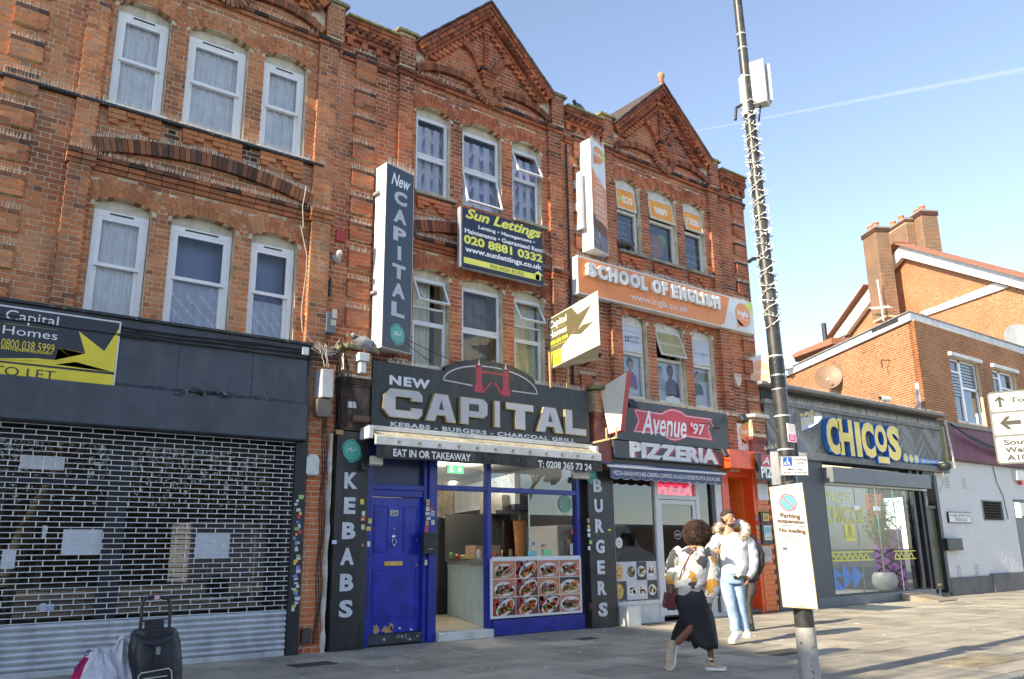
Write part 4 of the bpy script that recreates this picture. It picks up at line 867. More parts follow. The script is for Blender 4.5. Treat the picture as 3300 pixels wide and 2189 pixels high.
# tiled stall riser
for i in range(34):
 for j in range(4):
  xx = 8.16+i*.0585; MB().box(xx, xx+.0565, -.05, -.03, .015+j*.0585, .0715+j*.0585).build('wall_tile', NAVY, K)
MB().box(8.13, 10.15, -.038, .10, 0, .25).build('stall_riser', mat('navy_grout', (.01,.015,.12), .5), K)
# picture panel
x0, z0, x1, z1 = 8.10, .27, 10.06, 1.20
PP = MB().box(x0, x1, -.075, -.045, z0, z1).build('picture_panel', ALU, K, bevel=.003)
A = facade_art(-.0765); rnd = random.Random(3)
def dish(A, a, b, c, d, kind):
 cx, cz = (a+c)/2, (b+d)/2; w_, h = c-a, d-b
 bg = {'t': (.12,.03,.025), 'w': (.50,.20,.13), 'f': (.05,.03,.03), 'o': (.48,.20,.10)}[kind[0]]
 A.rect(a, b, c, d, bg); A.up()
 def bl(u, v, r1, r2, col, rot=0): 
  r1 = min(r1, max(.001, min(u-a, c-u))); r2 = min(r2, max(.001, min(v-b, d-v))); A.ell(u, v, r1, r2, col, rot if r1 < .03 else 0, 12)
 if kind[0] == 't':
  for k in range(13): bl(a+w_*rnd.uniform(.03, .26), b+h*rnd.uniform(.1, .95), .032, .032, (.60+.1*rnd.random(), .03, .02))
  bl(a+w_*.36, d-h*.10, .045, .025, (.75,.75,.75)); A.up(); bl(a+w_*.36, d-h*.10, .036, .018, (.18,.04,.02)); bl(a+w_*.62, d-h*.06, .04, .018, (.25,.05,.02))
  for k in range(8): bl(a+w_*rnd.uniform(.75, .97), b+h*rnd.uniform(.72, .97), .022, .018, (.08+.1*rnd.random(), .28, .05))
 if kind[0] == 'f': A.rect(a, b, c, b+h*.62, (.55,.36,.16)); A.up(); A.poly([(a+w_*.75, b+h*.62), (c-.005, b+h*.66), (c-.02, d-.02), (a+w_*.85, b+h*.8)], (.45,.05,.02))
 A.up(); rot = 28 if kind[0] == 't' else 8
 pw, ph = (w_*.43, h*.41) if kind != 'wbig' else (w_*.47, h*.44)
 px_, pz_ = cx+(w_*.04 if kind[0] == 't' else 0), cz-h*.05
 A.ell(px_, pz_, pw*1.04, ph*.98, (.74,.70,.66) if kind[0] != 'o' else (.70,.55,.42), rot if kind[0] == 't' else 0, 28); A.up(2)
 meat = {'t': (.58,.17,.05), 'w': (.42,.12,.07), 'f': (.56,.26,.09), 'o': (.42,.20,.12)}[kind[0]]
 for k in range(34):
  t_ = (k/33-.5)*1.7; ca, sa = math.cos(R(rot)), math.sin(R(rot)); u = px_+pw*t_*ca*.85+rnd.uniform(-.012, .012); v = pz_+pw*t_*sa*.7-ph*.05+rnd.uniform(-.05, .05)
  s_ = rnd.uniform(.6, 1.35); bl(u, v, .042, .031, tuple(m*s_ for m in meat), rnd.uniform(0, 180))
  if k % 4 == 3: A.up()
 A.up()
 for k in range(9): bl(px_-pw*.35+rnd.uniform(-.04, .04), pz_+ph*.45+rnd.uniform(-.025, .025), .02, .014, rnd.choice([(.75,.72,.70), (.55,.40,.55), (.7,.68,.60)]), rnd.uniform(0, 180))
 for k in range(6): bl(px_+pw*.35+rnd.uniform(-.03, .03), pz_-ph*.35+rnd.uniform(-.02, .02), .02, .014, rnd.choice([(.72,.60,.15), (.70,.62,.30), (.25,.42,.06)]), rnd.uniform(0, 180))
 for k in range(5): bl(px_-pw*.6+rnd.uniform(-.02, .02), pz_-ph*.35+rnd.uniform(-.03, .03), .018, .014, (.08,.25+.1*rnd.random(),.04), rnd.uniform(0, 180))
 A.up(); bl(px_+pw*.55, pz_+ph*.35, .028, .028, (.60,.04,.03)); A.up(); bl(px_+pw*.56, pz_+ph*.4, .008, .006, (.9,.5,.4))
kinds = [['o', 't', 'w', 'w'], ['w', 't', 'o', 'f'], ['t', 't', 't', 'wbig']]
cw = (x1-x0-.07)/4; chh = (z1-z0-.07)/3
for r_ in range(3):
 for c_ in range(4): A.k = 1; dish(A, x0+.035+c_*cw+.006, z1-.035-(r_+1)*chh+.006, x0+.035+(c_+1)*cw-.006, z1-.035-r_*chh-.006, kinds[r_][c_])
A.step = .0006
A.build('food_pictures', PRINT, K)
MB().box(8.15, 10.06, -.06, .10, 1.20, 1.225).build('sill', ALU, K)
# window glass
for a, b, c, d, g in ((7.10, 2.35, 8.07, 2.90, GLASS), (8.155, 2.35, 10.04, 2.90, GLASSD), (9.0, 1.225, 10.04, 2.27, GLASSD)):
 MB().add([(a, .03, b), (c, .03, b), (c, .03, d), (a, .03, d)], [(0, 1, 2, 3)]).build('pane', g, K)
MB().box(8.99, 9.005, .02, .045, 1.225, 2.27).build('glazing_bar', mat('clear_edge', (.35,.45,.42), .2), K)
A = facade_art(.018)
for u0, v0, u1, v1, col in ((1220, 1225, 1332, 1160, (.15,.45,.50)), (1412, 1215, 1525, 1140, (.18,.55,.25)), (1765, 950, 1790, 885, (.5,.05,.1)), (1752, 1210, 1785, 1065, (.45,.45,.45))):
 A.rect(*BX('z3', u0, v0, u1, v1, .02), col)
A.up(); cx, cz = F(*q('z3', 1692, 565), .02); A.ell(cx, cz, .155, .15, (.14,.30,.20), n=30); A.up(); A.line([(cx+.05, cz-.04), (cx+.09, cz), (cx+.06, cz+.04)], .015, (.05,.12,.1))
x0_, z0_, x1_, z1_ = BX('z3', 1235, 1095, 1298, 1035, .02); A.text('10', x0_, z0_, x0_+.045, z1_, WHITE, .02); A.ell(x0_+.10, (z0_+z1_)/2, .045, .045, WHITE); A.up(); A.ell(x0_+.10, (z0_+z1_)/2, .034, .034, (.1,.14,.16))
x0_, z0_, x1_, z1_ = BX('z3', 1385, 1105, 1450, 1075, .02); A.text('SAY', x0_, z0_, x1_, z1_, (.05,.05,.08), .02)
A.build('window_sticker', PRINT, K)
# the front door
D = empty('front_door', (6.4, .04, .1), 'glossy royal blue front door numbered 2A with chipped foot', 'door')
DP = mat('blue_door_paint', (.016,.034,.38), .25, var=.25, scale=4, bump=.12, bscale=14, dirt=.45, dirtcol=(.01,.015,.12))
dx0, dx1, dz0, dz1 = 5.965, 6.855, .17, 2.13
DL = MB().box(dx0, dx1, .05, .09, dz0, dz1).build('leaf', DP, D)
def raised(a, b, c, d): 
 rim(MB(), a, c, b, d, .018, .038, .052).build('moulding', DP, D, bevel=.004); MB().box(a+.03, c-.03, .044, .052, b+.03, d-.03).build('door_panel', DP, D, bevel=.004)
raised(dx0+.07, 1.32, dx0+.32, 2.01); raised(dx0+.57, 1.32, dx1-.07, 2.01); raised(dx0+.07, .36, dx1-.07, 1.08)
x0_, z0_, x1_, z1_ = BX('c6', 420, 925, 525, 897, .03); MB().box(x0_, x1_, .03, .052, z0_, z1_).build('letterbox', BRASS, D, bevel=.004)
kx, kz = F(*q('c6', 476, 785), .03); mb = MB().lathe((kx, .05, kz+.07), [(.03, 0), (.032, .012), (.015, .025)], 12, (0, -1, 0)).tube([(kx+.034*math.sin(a), .028, kz-.01-.042*math.cos(a)) for a in [R(-150+300*i/14) for i in range(15)]], .008, 6).ball((kx, .03, kz-.07), .013); mb.tube([(kx, .035, kz+.12), (kx, .035, kz+.06)], .01, 6)
mb.build('knocker', mat('chrome_knocker', (.75,.75,.76), .15, metal=1, var=.02), D, smooth=True)
for u, v in ((608, 778), (606, 918)): cx, cz = F(*q('c6', u, v), .04); MB().lathe((cx, .05, cz), [(.02, 0), (.02, .01), (.008, .014)], 12, (0, -1, 0)).build('lock', BRASS, D)
cx, cz = F(*q('c6', 478, 712), .04); MB().lathe((cx, .05, cz), [(.009, 0), (.009, .01)], 10, (0, -1, 0)).build('spy_hole', BRASS, D)
x0_, z0_, x1_, z1_ = BX('c6', 455, 640, 500, 608, .04); A = facade_art(.045); A.rect(x0_, z0_, x1_, z1_, (.62,.58,.45)); A.up(); A.text('2A', x0_+.01, z0_+.015, x1_-.01, z1_-.015, (.03,.03,.03), .03, .15); A.build('number_plate', PRINT, D)
CHIP = mat('bare_wood_chip', (.50,.30,.13), .8, var=.3, scale=25)
def blob(cx, cz, w_, h, seed, flat=False):
 rr = random.Random(seed); return [(cx+w_*math.cos(a)*(rr.uniform(.45, 1.15)), max(cz+h*math.sin(a)*rr.uniform(.4, 1.2), dz0 if flat else -9)) for a in [2*math.pi*i/22 for i in range(22)]]
for k, (u, v, w_, h) in enumerate(((375, 1290, .055, .085), (440, 1290, .11, .075), (460, 1270, .04, .06), (575, 1285, .03, .015), (510, 1278, .025, .02))):
 cx, cz = F(*q('c6', u, v), .045); MB().prism(blob(cx, cz, w_, h, k, True), .0485, .0505).build('paint_chip', CHIP if k < 3 else ALU, D)
MB().box(5.96, 6.86, -.02, .12, .02, .16).build('door_step', mat('chipped_step', (.04,.045,.05), .7, wear=1.0, wearcol=(.6,.58,.5), var=.4), D, bevel=.01)
# black letter box on the post
x0_, z0_, x1_, z1_ = BX('c6', 642, 857, 720, 738, -.14); LBX = empty('post_box', (x0_, -.1, z0_), 'small black metal post box on the blue door post', 'post box')
MB().box(x0_, x1_, -.15, -.06, z0_, z1_).build('body', BLACKM, LBX, bevel=.01); MB().box(x0_-.005, x1_+.005, -.158, -.06, z1_-.045, z1_+.01).build('lid', BLACKM, LBX, bevel=.008)
A = facade_art(-.153); A.rect(x0_+.06, z1_-.04, x1_-.06, z1_-.03, (.6,.6,.6)); A.rect(x0_+.09, z0_+.07, x1_-.08, z0_+.08, (.5,.5,.5)); A.build('slot', PRINT, LBX)
# stickers on the posts
ST = facade_art(-.064)
cols = [(.75,.55,.05), (.7,.7,.72), (.6,.08,.1), (.65,.6,.5), (.55,.6,.75), (.75,.7,.1)]
for k, (u0, v0, u1, v1) in enumerate(((659, 580, 678, 547), (657, 612, 677, 587), (682, 612, 697, 590), (654, 636, 678, 618), (685, 640, 706, 612), (660, 662, 684, 645), (656, 695, 672, 668), (688, 690, 706, 664), (650, 735, 672, 700), (650, 920, 665, 890))):
 ST = facade_art(-.064); b_ = BX('c6', u0, v0, u1, v1, -.064); ST.k = 1; ST.rect(*b_, (.72,.72,.70) if k % 2 else cols[k % 6]); ST.up(); w_ = b_[2]-b_[0]; h = b_[3]-b_[1]; ST.rect(b_[0]+w_*.15, b_[1]+h*.2, b_[2]-w_*.2, b_[1]+h*.45, cols[(k*3+2) % 6]); ST.rect(b_[0]+w_*.15, b_[1]+h*.6, b_[2]-w_*.15, b_[1]+h*.75, (.1,.1,.15)); ST.build('sticker', PRINT, K)
ST = facade_art(-.145)
for k, (u0, v0, u1, v1) in enumerate(((282, 575, 304, 545), (292, 640, 310, 613), (285, 668, 312, 643), (288, 718, 309, 690), (122, 800, 150, 778), (318, 725, 342, 702), (328, 683, 349, 655), (322, 815, 340, 785), (290, 815, 303, 797))):
 ST = facade_art(-.145); b_ = BX('c6', u0, v0, u1, v1, -.14); ST.rect(*b_, cols[k % 6]); ST.up(); ST.rect(b_[0]+.01, b_[1]+.01, b_[2]-.02, b_[1]+.03, cols[(k+3) % 6]); ST.build('sticker', PRINT, KP)
ST = facade_art(-.145)
for k, (u0, v0, u1, v1) in enumerate(((1573, 680, 1586, 655), (1575, 708, 1587, 692), (1574, 730, 1590, 712), (1576, 760, 1590, 738), (1585, 800, 1600, 780), (1578, 835, 1590, 812), (1690, 725, 1708, 715))):
 ST = facade_art(-.145); b_ = BX('c6', u0, v0, u1, v1, -.14); ST.rect(*b_, [(.4,.25,.15), (.7,.6,.1), (.72,.72,.72), (.7,.7,.7), (.3,.7,.15), (.75,.75,.75), (.6,.6,.1)][k]); ST.build('sticker', PRINT, BP)
# posts of the first shop carry layers of old stickers
ST = facade_art(-.124); rr = random.Random(5)
for k in range(34):
 z = 2.05-k*.045+rr.uniform(-.02, .02); x = 4.70+rr.uniform(0, .08); w_ = rr.uniform(.03, .07); h = rr.uniform(.025, .06); ST.k = 1+k % 3
 ST.poly([(x, z), (x+w_, z+rr.uniform(-.01, .01)), (x+w_+rr.uniform(-.01, .01), z+h), (x+rr.uniform(-.01, .01), z+h)], rr.choice([(.62,.62,.64), (.7,.7,.72), (.6,.6,.62), (.65,.66,.7), (.7,.55,.08), (.55,.06,.07), (.2,.3,.6), (.35,.6,.15)]))
ST.build('sticker', PRINTM, S1)
# shop interior
IN = mat('shop_wall_tile', (.30,.31,.30), .35, var=.1); CEI = mat('shop_ceiling', (.70,.70,.66), .8)
box('back_wall', 7.0, 10.3, 4.6, 4.7, .1, 2.95, mat('kitchen_wall', (.10,.11,.11), .4), K); box('side_wall', 10.2, 10.3, .12, 4.6, .1, 2.95, IN, K); box('side_wall', 6.95, 7.05, .12, 4.6, .1, 2.95, mat('shop_wall_grey', (.26,.28,.28), .5), K)
box('ceiling', 7.0, 10.3, .12, 4.6, 2.86, 2.92, CEI, K)
box('shop_floor', 7.10, 10.2, .05, 4.6, .06, .115, mat('beige_floor_tile', (.46,.40,.30), .5), K)
MB().box(7.10, 8.13, -.12, .08, .0, .125).build('door_sill', mat('worn_white_marble', (.60,.60,.56), .5, var=.2, dirt=.5), K, bevel=.008)
MB().box(7.12, 8.10, -.03, .12, .126, .13).build('tread_plate', mat('ribbed_steel', (.45,.47,.5), .35, metal=.7), K)
def AT(px, py, d): return CAMP+ray(px, py)*d
def dep(px, py, y): return (y-CAMP.y)/ray(px, py).y
d0 = dep(*q('c6', 1000, 1285), .14); c0 = AT(*q('c6', 1000, 1285), d0); c0.z = 0; c1_ = AT(*q('c6', 710, 1175), d0*1.33); c1_.z = 0; cd = (c1_-c0).normalized(); CL = (c1_-c0).length+.5; cn = Vector((-cd.y, cd.x, 0))
PB = mat('pale_blue_boarding', (.48,.62,.70), .45, var=.1, dirt=.2)
for i in range(int(CL/.155)):
 a = c0+cd*(.03+i*.155); MB().slab([a+Vector((0, 0, .30)), a+cd*.135+Vector((0, 0, .30)), a+cd*.135+Vector((0, 0, 1.02)), a+Vector((0, 0, 1.02))], cn*-.02).build('counter_board', PB, K)
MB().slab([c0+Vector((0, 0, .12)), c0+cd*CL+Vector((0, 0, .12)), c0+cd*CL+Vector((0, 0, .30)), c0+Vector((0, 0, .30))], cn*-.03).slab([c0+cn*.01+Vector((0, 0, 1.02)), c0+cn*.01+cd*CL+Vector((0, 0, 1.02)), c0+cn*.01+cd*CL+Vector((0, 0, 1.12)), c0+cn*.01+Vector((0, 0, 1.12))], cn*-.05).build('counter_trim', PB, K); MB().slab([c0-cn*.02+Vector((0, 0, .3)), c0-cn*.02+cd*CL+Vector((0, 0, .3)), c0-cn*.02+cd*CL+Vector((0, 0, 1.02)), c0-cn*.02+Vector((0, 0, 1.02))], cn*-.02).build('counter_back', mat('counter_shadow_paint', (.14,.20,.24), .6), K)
MB().slab([c0+cn*.05+Vector((0, 0, 1.12)), c0+cn*.05+cd*CL+Vector((0, 0, 1.12)), c0+cd*CL-cn*.6+Vector((0, 0, 1.12)), c0-cn*.6+Vector((0, 0, 1.12))], (0, 0, .035)).build('counter_top', mat('grey_granite', (.14,.14,.14), .3), K)
box('window_counter', 8.17, 10.1, .12, .62, 1.08, 1.19, mat('steel_counter', (.40,.40,.36), .3, metal=.6), K)
# menu boards hang over the counter
dR = dep(*q('c6', 1160, 572), .55); bR = AT(*q('c6', 1160, 572), dR); bL = AT(*q('c6', 745, 648), dR*1.30); bL.z = bR.z; bh = dR*106/2650*.93; bd = (bL-bR).normalized(); bn = Vector((-bd.y, bd.x, 0))
for k, (fa, fb_) in enumerate(((1, .5), (.49, 0))):
 pa, pb = bR.lerp(bL, fa), bR.lerp(bL, fb_); zt = Vector((0, 0, bh)); cn_, cn = cn, bn
 MBd = MB().slab([pa, pb, pb+zt, pa+zt], cn*-.06).build('menu_board', mat('lit_menu_board', (.42,.43,.42), .5, emit=.04, ecol=(.9,.9,.85)), K)
 A = Art(pa, pb-pa, (0, 0, 1), cn); L = (pb-pa).length; cs = 4
 for c_ in range(cs):
  for r_ in range(11):
   u = .04+c_*(L-.06)/cs; v = .45-r_*.037
   A.rect(u, v, u+(L/cs)*(.55 if r_ else .35), v+(.010 if r_ else .02), (.45,.12,.10) if r_ == 0 else (.25,.24,.24)); A.rect(u+L/cs*.68, v, u+L/cs*.78, v+.010, (.2,.2,.2))
 A.build('menu_text', PRINT, K); MB().slab([pb-bd*.03, pb+bd*.02, pb+bd*.02+zt, pb-bd*.03+zt], cn*-.09).build('menu_frame', ALU, K); cn = cn_
MB().slab([bR-Vector((0, 0, .10)), bL-Vector((0, 0, .10)), bL, bR], bn*-.5).build('bulkhead', mat('dark_bulkhead', (.04,.04,.05), .4), K)
HOOD = mat('brushed_hood_steel', (.34,.33,.30), .35, metal=.8, var=.2)
MB().box(9.0, 10.1, .8, 1.5, 1.98, 2.3).build('extraction_hood', HOOD, K, bevel=.01); MB().box(8.8, 10.1, .72, .80, 1.96, 2.02).build('hood_rail', HOOD, K)
box('splash_back', 8.6, 10.1, 2.0, 2.05, 1.15, 2.0, mat('dark_steel_wall', (.16,.16,.15), .35, metal=.6), K)
# doner spit
dx_, dz_ = F(*q('c6', 1192, 870), .75); _, dzt = F(*q('c6', 1192, 665), .75)
DN = empty('doner_kebab', (dx_, .75, dz_), 'tall orange-brown doner cone on its spit behind the window', 'doner'); H = dzt-dz_
mb = MB().lathe((dx_, .75, dz_), [(.085, 0), (.09, .02), (.088, H*.25), (.095, H*.5), (.11, H*.75), (.125, H*.93), (.118, H*.985), (.06, H)], 22)
mb.v = [(x+random.uniform(-.003, .003), y+random.uniform(-.003, .003), z) for x, y, z in mb.v]
mb.build('meat', mat('roasted_meat', (.42,.15,.045), .6, var=.35, scale=18, bump=.8, bscale=60, dirt=.4, dirtcol=(.16,.05,.02)), DN, smooth=True)
MB().tube([(dx_, .75, dz_-.12), (dx_, .75, dzt+.12)], .01, 8).lathe((dx_, .75, dz_-.05), [(.13, 0), (.14, .02), (.10, .03)], 18).build('spit', STEEL, DN)
MB().box(dx_-.2, dx_+.2, .95, 1.0, dz_-.02, dzt).build('burner', mat('dark_burner', (.06,.04,.035), .4, metal=.6), DN)
tag(box('carton', 8.55, 9.1, 1.0, 1.3, 1.19, 1.42, mat('brown_cardboard', (.38,.25,.15), .8)), 'brown cardboard carton on the counter behind the window', 'box')
tag(MB().lathe((7.95, 2.9, 1.62), [(.36, 0), (.37, .03), (.33, .04)], 28, (-.3, -1, 0)).build('round_mirror', mat('black_mirror', (.01,.012,.02), .08), smooth=True), 'large round black disc on the back wall of the kebab shop', 'mirror')
tag(MB().lathe((8.0, 2.2, 1.16), [(.07, 0), (.10, .08), (.10, .22), (.05, .30)], 14).build('blue_bag', mat('blue_plastic', (.01,.015,.16), .4), smooth=True), 'small dark blue bag standing on the shop counter', 'bag')
tag(MB().box(7.45, 7.75, 3.6, 3.9, 1.35, 1.8).build('coffee_machine', mat('kitchen_appliance', (.05,.05,.05), .3), bevel=.02), 'dark appliance at the back of the kebab shop', 'appliance')
tag(MB().tube([(7.62+.12*math.cos(a), 3.1, 1.55+.12*math.sin(a)) for a in [R(20*i) for i in range(14)]], .03, 8).build('hose_reel', WBOX, smooth=True), 'curled white hose on the back wall of the kebab shop', 'hose')
sh = MB()
for k in range(3): sh.box(7.06, 7.35, 2.2, 4.0, 1.3+.35*k, 1.32+.35*k)
tag(sh.build('wall_shelf', ALU), 'white shelves on the left wall inside the kebab shop', 'shelf')
rr = random.Random(8)
for k in range(12):
 xx, yy, zz = 7.2, 2.3+.28*(k % 6), 1.32+.35*(k//6); c_ = rr.choice([(.35,.05,.03), (.5,.4,.05), (.05,.2,.08), (.4,.4,.4)])
 tag(MB().lathe((xx, yy, zz), [(.04, 0), (.042, .16), (.018, .2), (.018, .24)], 10).build('bottle', mat('bottle_%d' % (k % 4), c_, .3), smooth=True), 'small sauce bottle on the shelves inside the kebab shop', 'bottle', 'sauce bottles on the kebab shop shelves')
# lit ceiling lamps, exit sign and the light they give
LAMP = mat('lit_ceiling_lamp', (.9,.86,.75), .5, emit=6, ecol=(1, .93, .8))
for k, (u, v) in enumerate(((280, 265), (95, 335), (80, 455))):
 p = PT(*q('z3', u, v), (0, 0, 2.85), (0, 0, 1)) if k < 1 else Vector((7.45+.2*k, 2.2+1.0*(k-1), 2.85))
 if not (.2 < p.y < 4.4): p = Vector((7.7, 1.2, 2.85))
 t = empty('ceiling_lamp', p, ['round ceiling lamp nearest the kebab shop doorway', 'round ceiling lamp in the middle of the kebab shop', 'round ceiling lamp at the back of the kebab shop'][k], 'ceiling lamp', 'ceiling lamps in the kebab shop')
 MB().lathe(p, [(.11, 0), (.12, -.01), (.10, -.035)], 20).build('rim', ALU, t, smooth=True); MB().lathe(p-Vector((0, 0, .036)), [(.095, 0), (.09, -.006)], 20).build('diffuser', LAMP, t, smooth=True)
ll = bpy.data.lights.new('kebab_shop_lamp', 'POINT'); ll.energy = 14; ll.shadow_soft_size = .12; ll.color = (1, .92, .78); lo = bpy.data.objects.new('kebab_shop_lamp', ll); COL.objects.link(lo); lo.location = (8.35, 1.3, 2.7)
ll = bpy.data.lights.new('kebab_shop_lamp', 'POINT'); ll.energy = 7; ll.shadow_soft_size = .1; ll.color = (1, .92, .78); lo = bpy.data.objects.new('kebab_shop_lamp', ll); COL.objects.link(lo); lo.location = (7.6, 2.6, 2.7)
x0_, z0_, x1_, z1_ = BX('z3', 203, 175, 410, 78, .25); ES = empty('exit_sign', (x0_, .25, z0_), 'green emergency exit sign hanging inside the shop doorway', 'exit sign')
MB().box(x0_, x1_, .255, .285, z0_, z1_).build('case', ALU, ES); A = facade_art(.2535); A.rect(x0_, z0_, x1_, z1_, (.10,.50,.18)); A.up(); xm = (x0_+x1_)/2; zc = (z0_+z1_)/2
A.rect(x0_+.05, z0_+.02, xm-.04, z1_-.02, (.75,.85,.75)); A.up(); A.ell(x0_+.11, z1_-.05, .016, .016, (.08,.45,.15)); A.line([(x0_+.11, z1_-.07), (x0_+.10, zc-.01), (x0_+.13, z0_+.04)], .018, (.08,.45,.15)); A.line([(x0_+.10, zc), (x0_+.07, z0_+.03)], .016, (.08,.45,.15)); A.line([(x0_+.08, zc+.03), (x0_+.14, zc+.02)], .012, (.08,.45,.15))
A.rect(xm+.07, z0_+.03, xm+.10, zc+.02, (.75,.85,.75)); A.poly([(xm+.03, zc), (xm+.085, z1_-.03), (xm+.14, zc)], (.75,.85,.75)); A.build('print', print_mat('lit_print', .5, emit=.6), ES)
# main sign
YS = -.20; SG = empty('fascia_sign', (8, YS, 3.7), 'large black arched fascia sign lettered NEW CAPITAL over the kebab shop', 'shop sign')
x0, z0 = F(*q('c6', 345, 128), YS); x1, _ = F(*q('c6', 1590, 240), YS); _, zt = F(*q('c4', 440, 1202), YS); ca, _ = F(*q('c4', 930, 1270), YS); cb, _ = F(*q('c4', 1560, 1362), YS); _, ctop = F(*q('c4', 1215, 1208), YS)
cm = (ca+cb)/2; hw = (cb-ca)/2
arc = [(cm+hw*math.cos(R(a)), zt-.02+(ctop-zt+.02)*math.sin(R(a))) for a in range(0, 181, 9)]
MB().prism([(x0, z0), (x1, z0), (x1, zt-.02)]+arc+[(x0, zt)], YS, .0).build('panel', BLK2, SG, bevel=.005)
A = facade_art(YS-.002); GW = (.52,.52,.56)
arc2 = [(cm+(hw+.03)*math.cos(R(a)), zt-.20+(ctop-zt+.10)*math.sin(R(a))) for a in range(0, 181, 7)]
A.line(arc2, .022, GW); A.line([arc2[0], (cm+.42, zt-.20)], .020, GW); A.line([arc2[-1], (cm-.40, zt-.20)], .020, GW)
RB = (.50,.02,.05)
for sx in (-.27, .29):
 tx = cm+sx; b0 = zt-.30
 A.rect(tx-.09, b0, tx+.09, b0+.12, RB); A.rect(tx-.06, b0+.12, tx+.06, b0+.44, RB); A.up()
 for w_ in range(4): A.rect(tx-.045, b0+.16+w_*.07, tx-.01, b0+.19+w_*.07, (.25,.03,.04)); A.rect(tx+.01, b0+.16+w_*.07, tx+.045, b0+.19+w_*.07, (.25,.03,.04))
 A.k -= 1
 for o_ in (-.05, .05): A.poly([(tx+o_-.015, b0+.44), (tx+o_+.015, b0+.44), (tx+o_, b0+.52)], RB)
 A.poly([(tx-.03, b0+.44), (tx+.03, b0+.44), (tx, b0+.58)], (.70,.66,.6))
A.line([(cm-.21, zt+.06), (cm+.23, zt+.06)], .03, RB); A.line([(cm-.18, zt-.28), (cm-.02, zt-.10)], .03, RB); A.line([(cm+.20, zt-.28), (cm+.05, zt-.10)], .03, RB)
A.text('NEW', *BX('z1', 797, 750, 1210, 708, YS), (.70,.70,.72), .05, spacing=1.2)
xa, za = F(*q('c6', 455, 130), YS); xb, zb = F(*q('c6', 1505, 203), YS); A.text('KEBABS - BURGERS - CHARCOAL GRILL', xa, za, xb, zb, (.62,.62,.64), .045, spacing=1.15)
A.build('lettering', PRINT, SG)
xa, za = F(*q('z1', 738, 1070), YS-.06); xb, zb = F(*q('z2', 340, 892), YS-.06)
def block(A, ch, x0, x1, z0, z1, col):       # chunky square built-up capitals
 w_ = x1-x0; h = z1-z0; t = h*.27; tv = w_*.30
 Pz = {'C': [(0,t*.9),(0,h-t*.9),(t*.9,h),(w_-t*.6,h),(w_,h-t*.6),(w_,h*.62),(w_-tv,h*.62),(w_-tv,h-t),(tv,h-t),(tv,t),(w_-tv,t),(w_-tv,h*.38),(w_,h*.38),(w_,t*.6),(w_-t*.6,0),(t*.9,0)],
  'I': [(w_*.5-tv*.62,0),(w_*.5-tv*.62,h),(w_*.5+tv*.62,h),(w_*.5+tv*.62,0)], 'L': [(0,0),(0,h),(tv*1.1,h),(tv*1.1,t),(w_,t),(w_,0)], 'T': [(w_*.5-tv*.6,0),(w_*.5-tv*.6,h-t),(0,h-t),(0,h),(w_,h),(w_,h-t),(w_*.5+tv*.6,h-t),(w_*.5+tv*.6,0)]}
 if ch in Pz: return [[(x0+a, z0+b) for a, b in Pz[ch]]]
 if ch == 'A': return [[(x0+a, z0+b) for a, b in [(0,0),(w_*.28,h),(w_*.72,h),(w_,0),(w_*.70,0),(w_*.64,h*.22),(w_*.36,h*.22),(w_*.30,0)]], [(x0+a, z0+b) for a, b in [(w_*.41,h*.42),(w_*.5,h*.80),(w_*.59,h*.42)]]]
 if ch == 'P': return [[(x0+a, z0+b) for a, b in [(0,0),(0,h),(w_*.85,h),(w_,h*.85),(w_,h*.42),(w_*.85,h*.28),(tv,h*.28),(tv,0)]], [(x0+a, z0+b) for a, b in [(tv,h*.50),(tv,h*.78),(w_*.68,h*.78),(w_*.68,h*.50)]]]
BL = MB(); BLF = facade_art(YS-.064); BLF.k = 1; W_ = xb-xa
EDGE = mat('gold_letter_edge', (.45,.36,.20), .4, metal=.3)
cells = [('C', .0, .165), ('A', .180, .318), ('P', .338, .468), ('I', .482, .552), ('T', .566, .705), ('A', .722, .868), ('L', .882, 1.0)]
def inset(poly, s_):
 cx = (min(p[0] for p in poly)+max(p[0] for p in poly))/2; cz = (min(p[1] for p in poly)+max(p[1] for p in poly))/2; n = len(poly); out = []
 a = sum(poly[i][0]*poly[(i+1)%n][1]-poly[(i+1)%n][0]*poly[i][1] for i in range(n)); sg = 1 if a > 0 else -1
 for i in range(n):
  p0, p1, p2 = Vector(poly[i-1]), Vector(poly[i]), Vector(poly[(i+1) % n]); d1 = (p1-p0).normalized(); d2 = (p2-p1).normalized()
  n1 = Vector((-d1.y, d1.x))*sg; n2 = Vector((-d2.y, d2.x))*sg; b_ = (n1+n2); b_ = b_/max(b_.length_squared/2, .3); out.append((p1.x+b_.x*s_, p1.y+b_.y*s_))
 return out
for ch, a, b in cells:
 pls = block(None, ch, xa+W_*a, xa+W_*b, za, zb, None)
 me = MB().prism(pls[0], YS-.065, YS).build('letter', EDGE, SG)
 BLF.k = 1; BLF.poly(inset(pls[0], .012), (.47,.46,.50)); BLF.up()
 if len(pls) > 1: BLF.poly(pls[1], (.20,.16,.11)); BLF.up(); BLF.poly(inset(pls[1], .010), (.03,.03,.033))
BLF.build('letter_faces', PRINT, SG)
s_ = MB(); spikes(s_, (x0+.3, YS+.08, zt), (ca, YS+.08, zt), 50, .10); spikes(s_, (cb, YS+.08, zt), (x1, YS+.08, zt), 50, .10); s_.build('bird_spikes', SPIKE, SG, kind='stuff')
